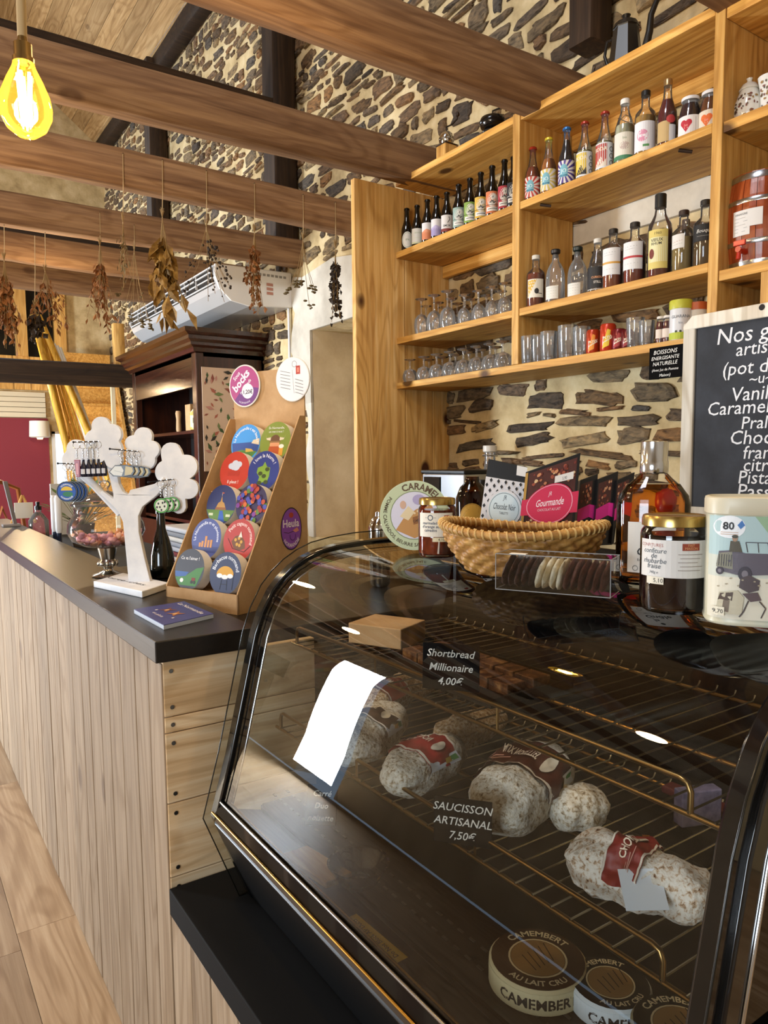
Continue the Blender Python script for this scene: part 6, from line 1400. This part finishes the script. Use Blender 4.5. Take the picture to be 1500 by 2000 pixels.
bottle('square-shouldered rum bottle with yellow bird label next to the upright', G3, z3, .015, 1046, 503, 605, .037, 'shoulder', G, '7a3210', .64, flat('c9c5ba', .4), 'screw', art=bird, name='spirit_bottle')
bottle('clear round gin bottle with black and white stopper', G3, z3, .02, 1084, 494, 599, .038, 'round', M['crystal'], None, .3, flat('161416', .35), 'knob', art=small, name='spirit_bottle')
bottle('clear round gin bottle with dark green stopper', G3, z3, .05, 1127, 484, 588, .038, 'round', M['crystal'], None, .3, flat('12211f', .35), 'knob', art=small, name='spirit_bottle')
bottle('pale spirit bottle with wide black label and copper lettering', G3, z3, .02, 1166, 472, 578, .036, 'cone', G, None, .5, flat('d0ccc2', .5), 'screw', art=bl, name='spirit_bottle')
bottle('amber bottle whose white label has an ochre stripe', G3, z3, .02, 1196, 451, 569, .037, 'shoulder', G, '8f4418', .62, flat('17120e', .4), 'screw', art=band('c99a4a'), name='spirit_bottle')
bottle('amber bottle whose white label has a red stripe', G3, z3, .02, 1238, 439, 560, .039, 'shoulder', G, '7d2f12', .62, flat('17120e', .4), 'screw', art=band('b0343a'), name='spirit_bottle')
bottle('tallest rum bottle with yellowish label and black capsule', G3, z3, .02, 1287, 382, 546, .040, 'wine', G, '6b260e', .56, flat('0d0f0e', .35), 'tall', art=rum, name='spirit_bottle')
bottle('clear bottle of steeping herbs with white neck band and label', G3, z3, .03, 1333, 410, 533, .037, 'shoulder', G, '8a7440', .56, flat('2a1a14', .4), 'screw', art=sq, name='spirit_bottle')
bottle('herb-filled bottle with black lettered label, half behind the upright', G3, z3, .03, 1375, 392, 525, .037, 'shoulder', G, '5a4422', .58, flat('1a1614', .4), 'screw', art=bouq, name='spirit_bottle')
bottle('thin dark-necked bottle standing behind the herb bottle', G3, z3, .15, 1338, 378, 500, .028, 'wine', M['beer_glass'], cap=flat('3a2418', .4), capk='tall', name='spirit_bottle')
# --- wine glasses upside down on the left
gl = thing('wine_glass', (0, 0, 0), 'x', 'glass', 'x')
MB().lathe([(.030, 0), (.0305, .001), (.036, .03), (.037, .05), (.033, .075), (.020, .092), (.006, .100)], 20).build('bowl', M['crystal'], gl, smooth=60)
MB().lathe([(.006, .100), (.0038, .11), (.0038, .150), (.007, .162)], 10).build('stem', M['crystal'], gl, smooth=60)
MB().lathe([(.007, .162), (.028, .168), (.031, .171), (.029, .172), (0, .170)], 20).build('foot', M['crystal'], gl, smooth=60)
gs = thing('stem_glass', (0, 0, 0), 'x', 'glass', 'x')
MB().lathe([(.031, 0), (.0315, .001), (.038, .02), (.038, .035), (.030, .058), (.006, .070)], 20).build('bowl', M['crystal'], gs, smooth=60)
MB().lathe([(.006, .070), (.0045, .076), (.0045, .098), (.007, .106)], 10).build('stem', M['crystal'], gs, smooth=60)
MB().lathe([(.007, .106), (.028, .112), (.030, .115), (0, .114)], 20).build('foot', M['crystal'], gs, smooth=60)
ORD = ('first', 'second', 'third', 'fourth', 'fifth', 'sixth', 'seventh', 'eighth')
first = {0: True, 1: True}
def glass_at(kind, x, y, z, lab, grp, s=1.0):
    root = (gl, gs)[kind]
    if first[kind]: first[kind] = False; o = root; o.location = (x, y, z); o['label'] = lab; o['group'] = grp
    else: o = dup(root, (x, y, z), random.random() * 6, lab, grp)
    o.scale = (s, s, s); return o
rows3 = [(SX + .045, (797, 823, 848, 874), 'tall upturned wine glass from the partition, front row of the third shelf'), (SX + .05, (906, 935, 961, 985), 'smaller upturned wine glass beyond the tall ones, front row of the third shelf'), (SX + .14, (832, 856, 882, 908, 934, 960, 986), 'upturned wine glass from the partition, middle row of the third shelf'), (SX + .235, (866, 893, 921, 950, 978), 'upturned wine glass from the partition, wall row of the third shelf')]
for i, (x, pxs, lab) in enumerate(rows3):
    for oi_, px in enumerate(pxs):
        p = onX(x, px, 640)
        if 2.33 < p.y < 3.06: glass_at(0, x, p.y, z3 + .0005, ORD[oi_] + ' ' + lab, 'upturned wine glasses on the third shelf', 1.0 if i == 0 else (.78 if i == 1 else .95))
rows4 = [(SX + .045, (801, 828, 853, 879, 905, 931, 957, 982), 'short upturned stem glass from the partition, front row of the lowest shelf'), (SX + .13, (838, 864, 890, 916, 942, 968), 'short upturned stem glass from the partition, second row of the lowest shelf')]
for x, pxs, lab in rows4:
    for oi_, px in enumerate(pxs):
        p = onX(x, px, 740)
        if 2.33 < p.y < 3.06: glass_at(1, x, p.y, z4 + .0005, ORD[oi_] + ' ' + lab, 'upturned stem glasses on the lowest shelf')
for oi_, px in enumerate((905, 930, 957, 980)):
    p = onX(SX + .225, px, 720)
    if p.y > 2.33: glass_at(0, SX + .225, p.y, z4 + .0005, ORD[oi_] + ' tall upturned wine glass at the back of the lowest shelf', 'tall wine glasses on the lowest shelf', .92)
# --- tumblers, coloured cans and small goods on the lowest shelf
tb = thing('tumbler', (0, 0, 0), 'x', 'glass', 'tumblers on the lowest shelf')
MB().lathe([(.027, 0), (.029, .003), (.034, .105), (.032, .105), (.0275, .014), (0, .012)], 24).build('wall', M['crystal'], tb, smooth=50)
MB().lathe([(.026, .001), (.0275, .011), (0, .0115)], 24).build('thick_base', M['crystal'], tb, smooth=40)
TBL = [(1033, .03, 1.0, 'tumbler nearest the upright on the lowest shelf'), (1052, .05, 1.0, 'second tumbler from the upright'), (1072, .03, 1.02, 'third tumbler from the upright'), (1108, .04, 1.12, 'taller tumbler in the middle of the clear ones'), (1135, .05, 1.0, 'tumbler just before the coloured cans'), (1090, .12, .98, 'tumbler behind the front row of clear ones'), (1150, .12, .98, 'tumbler half behind the orange can'),
       (1240, .05, .95, 'brownish-looking tumbler after the coloured cans'), (1262, .05, .8, 'small glass beside the little syrup bottles')]
for i, (px, xo, s, lab) in enumerate(TBL):
    X = SX + xo; p = onX(X, px, 690); o = tb if i == 0 else dup(tb, (0, 0, 0), 0, lab); o.location = (X, p.y, z4 + .0005); o.scale = (s, s, s * 1.05); o['label'] = lab
def can(lab, px, ytop, ybase, r, c1, c2, xo=.05, text=None):
    X = SX + xo; p = onX(X, px, ybase); h = onX(X, px, ytop).z - onX(X, px, ybase).z; t = thing('drink_can', (X, p.y, z4 + .0005), lab, 'can', 'coloured drink cans on the lowest shelf')
    MB().lathe([(r * .85, 0), (r, .006), (r, h - .008), (r * .86, h - .001), (r * .84, h), (r * .8, h - .003)], 24).build('can', flat(c1, .25, .3), t, smooth=40); A_ = Art(cyl(r + .0003, toward((X, p.y)), 0)); A_.poly([(-r * .8, h * .1), (-r * .1, h * .8), (r * .3, h * .75), (r * .1, h * .2)], c2); A_.line([(-r * .7, h * .3), (r * .6, h * .5)], .004, 'd8cfb8'); A_.text(text or 'POW', 0, h * .45, h * .16, 'ded2b8', bold=.04, rot=.2); A_.build('print', None, t)
can('orange-red drink can among the tumblers', 1158, 652, 700, .026, 'a8381a', 'd98a2a'); can('taller red and yellow drink can in the middle of the cans', 1187, 640, 694, .029, 'b5361c', 'd6b32a', .04)
can('dark red drink can after the red and yellow one', 1208, 648, 690, .026, '6b141a', '9a2a2a'); can('wine-coloured drink can at the end of the cans', 1226, 650, 688, .025, '5a1014', '8a2426')
for px, lab in ((1289, 'small syrup bottle with white cap, nearer the cans'), (1302, 'small syrup bottle with white cap beside the white tub')):
    bottle(lab, 'syrup bottles on the lowest shelf', z4, .03, px, 628, 682, .016, 'juice', M['glass'], '5a120c', .8, flat('d8d2c8', .4), 'screw', art=lambda A, r, h: (A.rect(-r * 1.2, h * .2, r * 1.2, h * .52, 'd6c9bc', 8)), name='syrup_bottle')
X = SX + .05; p = onX(X, 1328, 676); h = onX(X, 1328, 597).z - onX(X, 1328, 676).z; tu = thing('powder_tub', (X, p.y, z4 + .0005), 'white and lime-green lidded tub beside the chalkboard', 'tub')
MB().lathe([(.033, 0), (.035, .004), (.035, h * .8), (.033, h * .81)], 28).build('tub', flat('d3d4d6', .4), tu, smooth=40); MB().lathe([(.0365, h * .78), (.037, h * .8), (.037, h * .97), (.035, h), (0, h)], 28).build('lid', flat('b9b93c', .4), tu, smooth=40); A_ = Art(cyl(.0354, toward((X, p.y)), 0)); A_.rect(-.05, .004, .05, h * .2, 'aebb3a', 12); A_.text('GUARANA', 0, h * .55, h * .1, '6a7078', bold=.01); A_.text('bio', 0, h * .4, h * .08, '8a9098'); [A_.disc(-.014 + k * .014, h * .22, .004, .004, '2c3a24', 8, 1) for k in range(3)]; A_.build('label', None, tu)
X = SX + .09; p = onX(X, 1366, 640); h = onX(X, 1366, 592).z - z4; tu = thing('powder_tub', (X, p.y + .01, z4 + .0005), 'orange-lidded tub peeping above the chalkboard frame', 'tub'); MB().lathe([(.031, 0), (.033, .004), (.033, h * .8)], 24).build('tub', flat('cfcac0', .5), tu, smooth=40); MB().lathe([(.034, h * .8), (.034, h), (0, h)], 24).build('lid', flat('b5562a', .4), tu, smooth=40)
# --- right-hand bay: porcelain jars and a small cask
def porc(lab, px, ytop, ybase, r, lid=True):
    X = SX + .09; p = onX(X, px, ybase); z0 = RB['rmid'] + .0325; h = onX(X, px, ytop).z - z0; t = thing('porcelain_jar', (X, p.y, z0), lab, 'jar', 'painted porcelain jars')
    hb = h * (.72 if lid else .98); q = [(r * .7, 0), (r * .78, .004), (r, hb * .3), (r * .98, hb * .6), (r * .7, hb * .92), (r * .6, hb)] if lid else [(r * .8, 0), (r * .7, hb * .3), (r * .8, hb * .7), (r, hb), (r * .95, hb)]
    MB().lathe(q, 28).build('jar', flat('d3d2cc', .15, coat=.4), t, smooth=50)
    if lid: MB().lathe([(r * .66, hb), (r * .70, hb + h * .02), (r * .5, hb + h * .12), (r * .2, hb + h * .17), (r * .16, hb + h * .2), (r * .22, hb + h * .25), (0, h)], 24).build('lid', flat('d3d2cc', .15, coat=.4), t, smooth=50)
    pr = q; a0 = toward((X, p.y)); rg = random.Random(px); A_ = Art(lambda u, v_, hh: V((lerp_r(pr, v_) + .0006 + hh) * math.cos(a0 + u / r), (lerp_r(pr, v_) + .0006 + hh) * math.sin(a0 + u / r), v_))
    for k in range(34): u, v_ = rg.uniform(-r * 1.1, r * .6), rg.uniform(hb * .15, hb * .85); A_.disc(u, v_, rg.uniform(.002, .006), rg.uniform(.002, .005), rg.choice(('3a3128', '5a4630', '8a6a3a', '6b3a30')), 8, 1)
    A_.build('painted_flowers', None, t)
porc('lidded white porcelain jar with painted flowers on the upper side shelf', 1462, 152, 221, .043); porc('flared porcelain vase beside the lidded jar, at the picture edge', 1503, 150, 205, .035, False)
X = SX + .15; z0 = RB['rlow'] + .0325; p = onX(X, 1487, 500); ck = thing('wooden_cask', (X, p.y, z0), 'small varnished wooden cask with steel hoops and red tap', 'cask'); h = onX(X, 1487, 352).z - z0; RC = .118
OAK = wood('varnished_oak_staves', '6b2a10', '8f3f1a', 'a8562a', 'z', rough=.25, kamt=0, spec=.6)
def cr(z_): return RC * (1 - .16 * (2 * z_ / h - 1) ** 2)
for i in range(18):
    a0, a1 = 2 * PI * (i + .02) / 18, 2 * PI * (i + .98) / 18; g = MB()
    for k in range(9):
        z_ = h * k / 8
        for a_, rr_ in ((a0, cr(z_)), ((a0 + a1) / 2, cr(z_) * 1.004), (a1, cr(z_)), (a1, cr(z_) - .012), (a0, cr(z_) - .012)): g.v.append((rr_ * math.cos(a_), rr_ * math.sin(a_), z_))
    for k in range(8):
        for q in range(5): j = (q + 1) % 5; g.f.append([k * 5 + q, k * 5 + j, k * 5 + 5 + j, k * 5 + 5 + q]); g.m.append(0)
    g.f += [[4, 3, 2, 1, 0], [40, 41, 42, 43, 44]]; g.m += [0, 0]; g.build('stave', OAK, ck)
MB().lathe([(0, h - .012), (RC * .83, h - .012)], 30).build('head', OAK, ck)
for f_, wd in ((.05, .02), (.27, .014), (.70, .014), (.955, .02)):
    zc = h * f_; MB().lathe([(cr(max(zc - wd / 2, 0)) + .0012, max(zc - wd / 2, .001)), (cr(zc) + .003, zc), (cr(zc + wd / 2) + .0012, zc + wd / 2)], 40).build('hoop', M['steel'], ck, smooth=60)
a0 = toward((X, p.y)); A_ = Art(lambda u, v_, hh: V((cr(v_) + .002 + hh) * math.cos(a0 + u / RC), (cr(v_) + .002 + hh) * math.sin(a0 + u / RC), v_)); A_.rect(-.088, h * .34, -.035, h * .60, 'd2d0cc', 10); A_.rect(-.04, h * .42, .0, h * .60, 'd2d0cc', 6); A_.text('VINAIGRE', -.062, h * .55, .009, '6a6a6a'); [A_.line([(-.082, h * (.52 - k * .035)), (-.048 + .006 * (k % 2), h * (.52 - k * .035))], .0012, '9a9896') for k in range(5)]; A_.build('paper_label', None, ck)
at_ = a0 - .42; d = V(math.cos(at_), math.sin(at_), 0); tpc = d * (cr(h * .17) + .004) + V(0, 0, h * .17); tp_ = MB().tube([tpc - d * .004, tpc + d * .045], .009, 10).build('tap', flat('b02a18', .3), ck, smooth=50); MB().tube([tpc + d * .035 + V(0, 0, -.002), tpc + d * .04 + V(0, 0, -.03)], .007, 10).build('spout', flat('b02a18', .3), tp_, smooth=50); MB().obox(tpc + d * .034 + V(0, 0, .02), V(-d.y, d.x, 0) * .018, d * .005, V(0, 0, .008)).build('tap_key', flat('c03420', .3), tp_, bevel=.002)
# --- old kitchen pieces on top of the shelves
p = onX(SX + .12, 1212, 105); cp_ = thing('coffee_pot', (SX + .12, p.y, zt + .0005), 'tall dark old enamel coffee pot on top of the shelves', 'coffee pot'); hp = onX(SX + .12, 1235, 20).z - zt; DK = flat('1b1815', .35)
yb_ = onX(SX + .12, 1222, 105).y; cp_.location.y = yb_
MB().lathe([(.062, 0), (.064, .004), (.045, hp * .74), (.047, hp * .76)], 8).build('body', DK, cp_, smooth=20); MB().lathe([(.047, hp * .76), (.04, hp * .84), (.014, hp * .88), (.010, hp * .92), (.016, hp * .97), (0, hp)], 12).build('lid', DK, cp_, smooth=45)
MB().tube([(0, -.05, hp * .2), (0, -.085, hp * .28), (0, -.10, hp * .5), (0, -.105, hp * .75), (0, -.135, hp * .98)], .017, 10, r2=.009).build('spout', DK, cp_, smooth=60); MB().tube([(0, .05, hp * .7), (0, .085, hp * .72), (0, .095, hp * .5), (0, .075, hp * .25), (0, .055, hp * .2)], .006, 8).build('handle', DK, cp_, smooth=60)
def grinder(lab, px, pyb, pyt, knob=False):
    X = SX + .056; p = onX(X, px, pyb); t = thing('coffee_mill', (X, p.y, zt + .0005), lab, 'coffee mill', 'old coffee mills on the shelf top'); h = max(.12, onX(X, px, pyt).z - zt)
    if knob: MB().lathe([(.03, 0), (.042, .004), (.044, h * .12), (.03, h * .16)], 24).build('base', flat('14110f', .25), t, smooth=50); MB().lathe([(.03, h * .16), (.050, h * .26), (.058, h * .42), (.050, h * .56), (.02, h * .66), (.006, h * .71)], 24).build('hopper', flat('100e0d', .18), t, smooth=50)
    else: MB().box(-.034, .034, -.034, .034, 0, h * .34).build('wooden_box', M['pine_z'], t, bevel=.003); MB().box(-.036, .036, -.036, .036, h * .34, h * .37).build('top_plate', flat('2a1c12', .4), t, bevel=.002); MB().lathe([(.026, h * .37), (.034, h * .44), (.036, h * .52), (.030, h * .62), (.012, h * .70), (.006, h * .71)], 20).build('hopper', M['chrome'], t, smooth=50)
    MB().tube([(0, 0, h * .70), (0, 0, h * .80), (.01, -.03, h * .82), (.015, -.06, h * .9), (.015, -.062, h * .98)], .004, 8).build('crank', flat('3a3430', .3, .8), t, smooth=60); MB().blob((.015, -.062, h), (.010, .010, .012), 10, 8).build('crank_knob', flat('2a1a10', .4), t, smooth=60)
grinder('old wooden coffee mill with chrome hopper and crank on the shelf top', 872, 312, 232); grinder('black old coffee mill with crank nearer the upright', 962, 262, 205, True)
# ================================================================ HANGING BULB AND DRIED HERBS
yb_ = 1.36; p = onY(yb_, 50, 200); bu = thing('pendant_bulb', (p.x, yb_, onY(yb_, 50, 268).z), 'glowing filament bulb hanging on a rope from the joist', 'lamp'); k = mpp(p)
H_ = 140 * k; R_ = 48.5 * k
MB().lathe([(0, 0), (R_ * .35, H_ * .015), (R_ * .75, H_ * .12), (R_ * .97, H_ * .28), (R_, H_ * .40), (R_ * .93, H_ * .55), (R_ * .70, H_ * .75), (R_ * .46, H_ * .92), (R_ * .40, H_)], 36).build('glass', clear('amber_bulb_glass', (1, .82, .36), 1.45, lit=(1, .60, .07, .5)), bu, smooth=60)
fm = glow('filament', (1, .80, .42), 60); g = MB()
for i in range(5):
    a_ = 2 * PI * i / 5; g.tube([(R_ * .16 * math.cos(a_), R_ * .16 * math.sin(a_), H_ * .16), (R_ * .26 * math.cos(a_ + .3), R_ * .26 * math.sin(a_ + .3), H_ * .85)], .0026, 5)
g.build('filament', fm, bu); MB().lathe([(R_ * .14, H_ * .5), (R_ * .1, H_ * .9), (R_ * .25, H_ * .99)], 12).build('glass_stem', clear('stem_glass_clear', (1, .9, .6), 1.45), bu, smooth=50)
MB().lathe([(R_ * .42, H_ * .985), (R_ * .42, H_ * 1.05), (R_ * .35, H_ * 1.06), (R_ * .35, H_ * 1.24), (R_ * .20, H_ * 1.27), (R_ * .18, H_ * 1.33)], 24).build('brass_holder', M['brass'], bu, smooth=35)
MB().tube([(.001 * math.sin(i), .001 * math.cos(i), H_ * 1.3 + (2.85 - bu.location.z - H_ * 1.3) * i / 12) for i in range(13)], .0075, 8).build('rope', M['twine'], bu, smooth=60)
lamp('pendant_bulb_light', (p.x, yb_, bu.location.z + H_ * .45), 15, WARM, .02).visible_glossy = True
# dried bunches
LEAF = {'brown': noisy('dried_brown_leaf', [(.3, '5e4119'), (.6, '94702f'), (.8, 'b08c48')], 30, rough=.7, bump=0), 'dark': flat('2e2114', .8), 'rust': noisy('dried_rust_leaf', [(.3, '5a3417'), (.7, '9c6430')], 30, rough=.8, bump=0), 'olive': flat('5e4d28', .8)}
STEM = flat('8a6e42', .85)
def bunch(lab, px, yn, ys, ye, yj, spread, kind, n, seed, leaf=.016, narrow=.35):
    """hung from a nail at (px, yn) on the joist; tied at ys, tip at ye"""
    Yp = yj; a = onY(Yp, px, yn); tie = onY(Yp, px, ys); tip = onY(Yp, px, ye); rg = random.Random(seed); k = mpp(a); L_ = (tie - tip).length
    t = thing('dried_herb_bunch', a, lab, 'dried herbs', 'dried herb bunches hanging from the joists')
    MB().tube([V(0, 0, 0), (tie - a) * .5 + V(.002, 0, 0), tie - a, tie - a - V(0, 0, .02)], .0019, 5).build('string', M['twine'], t, smooth=60)
    MB().tube([(0, .012, 0), (0, -.004, .001)], .002, 6).build('nail', flat('3a342e', .4, .7), t)
    o_ = tie - a; g = MB(); s_ = MB(); ends = []
    spread *= 1.35; leaf *= 1.25; ns = max(8, n // 8)
    for i in range(ns):
        an = rg.random() * 6.28; sp = spread * rg.uniform(.2, 1); d = V(math.cos(an) * sp, math.sin(an) * sp, -L_ * rg.uniform(.55, 1.0)); mid = d * .5 + V(math.cos(an), math.sin(an), 0) * -sp * .18
        up_ = V(math.cos(an) * .01, math.sin(an) * .01, .03 + .02 * rg.random()); s_.tube([o_ + up_, o_, o_ + mid, o_ + d], .0014, 4); ends.append((d, mid))
    for i in range(n):
        d, mid = rg.choice(ends); f_ = rg.uniform(.25, 1) if kind != 'flat' else rg.uniform(.9, 1.05); q = (mid * f_ * 2 * (1 - f_) + d * f_ * f_ + d * 0) if f_ < 1 else d
        c = o_ + q + V(rg.gauss(0, .008), rg.gauss(0, .008), rg.gauss(0, .008)); l = leaf * rg.uniform(.6, 1.5); w_ = l * narrow; dv = V(rg.gauss(0, .45), rg.gauss(0, .45), -1 if kind != 'berry' else rg.uniform(-1, .4)).normalized(); sd = dv.cross(V(rg.random() - .5, rg.random() - .5, rg.random() - .5)).normalized(); nn = dv.cross(sd)
        if kind in ('berry', 'flat'): g.blob(c, (l * .4, l * .4, l * .4 if kind == 'berry' else l * .18), 6, 4)
        else: g.add([c, c + dv * l * .5 + sd * w_ + nn * w_ * .4, c + dv * l, c + dv * l * .5 - sd * w_ + nn * w_ * .4, c + dv * l * .5 - nn * w_ * .2], [(0, 1, 4), (1, 2, 4), (2, 3, 4), (3, 0, 4)])
    s_.build('stems', STEM, t); return t, g
def herb(lab, *a, mat='brown', **kw): t, g = bunch(lab, *a, **kw); tag(g.build('leaves', LEAF[mat], t), kind='stuff')
YA, YB = 3.83, 4.715
herb('thin dried stems with small flowers, second string of the front joist', 240, 300, 435, 560, YA, .05, 'leaf', 60, 3, mat='olive', leaf=.02, narrow=.14)
herb('large bunch of broad curled brown leaves, biggest of the hanging herbs', 317, 312, 425, 612, YA, .11, 'leaf', 90, 5, leaf=.07, narrow=.26)
herb('loose bunch with dark round seed heads spreading to one side', 403, 334, 445, 592, YA, .13, 'berry', 80, 6, mat='dark', leaf=.013)
herb('narrow bunch of small crisp brown leaves', 497, 358, 455, 618, YA, .05, 'leaf', 170, 7, mat='rust', leaf=.022, narrow=.4)
herb('bunch of flat dried flower heads in front of the white plaster', 592, 380, 470, 598, YA, .11, 'flat', 60, 8, mat='olive', leaf=.02)
herb('slim dark bunch hanging nearest the pine partition', 655, 395, 485, 627, YA, .035, 'leaf', 190, 9, mat='dark', leaf=.02, narrow=.5)
herb('wispy reddish bunch on the back joist left of the broad leaves', 195, 415, 480, 650, YB, .08, 'leaf', 150, 10, mat='rust', leaf=.03, narrow=.22)
herb('fine dry bunch with pale flowers beside the air conditioner', 262, 440, 490, 640, YB, .12, 'flat', 70, 14, mat='olive', leaf=.018)
herb('looped bunch of thin stems above the yellow railing', 88, 455, 530, 650, YB, .09, 'leaf', 120, 11, mat='rust', leaf=.03, narrow=.2)
herb('short dark bunch hanging beside the yellow window post', 68, 460, 600, 672, YB, .03, 'leaf', 90, 12, mat='dark', leaf=.026, narrow=.5)
herb('thick bunch of brown grass-like leaves at the picture edge', 8, 440, 510, 690, YB, .07, 'leaf', 260, 13, mat='rust', leaf=.03, narrow=.3)
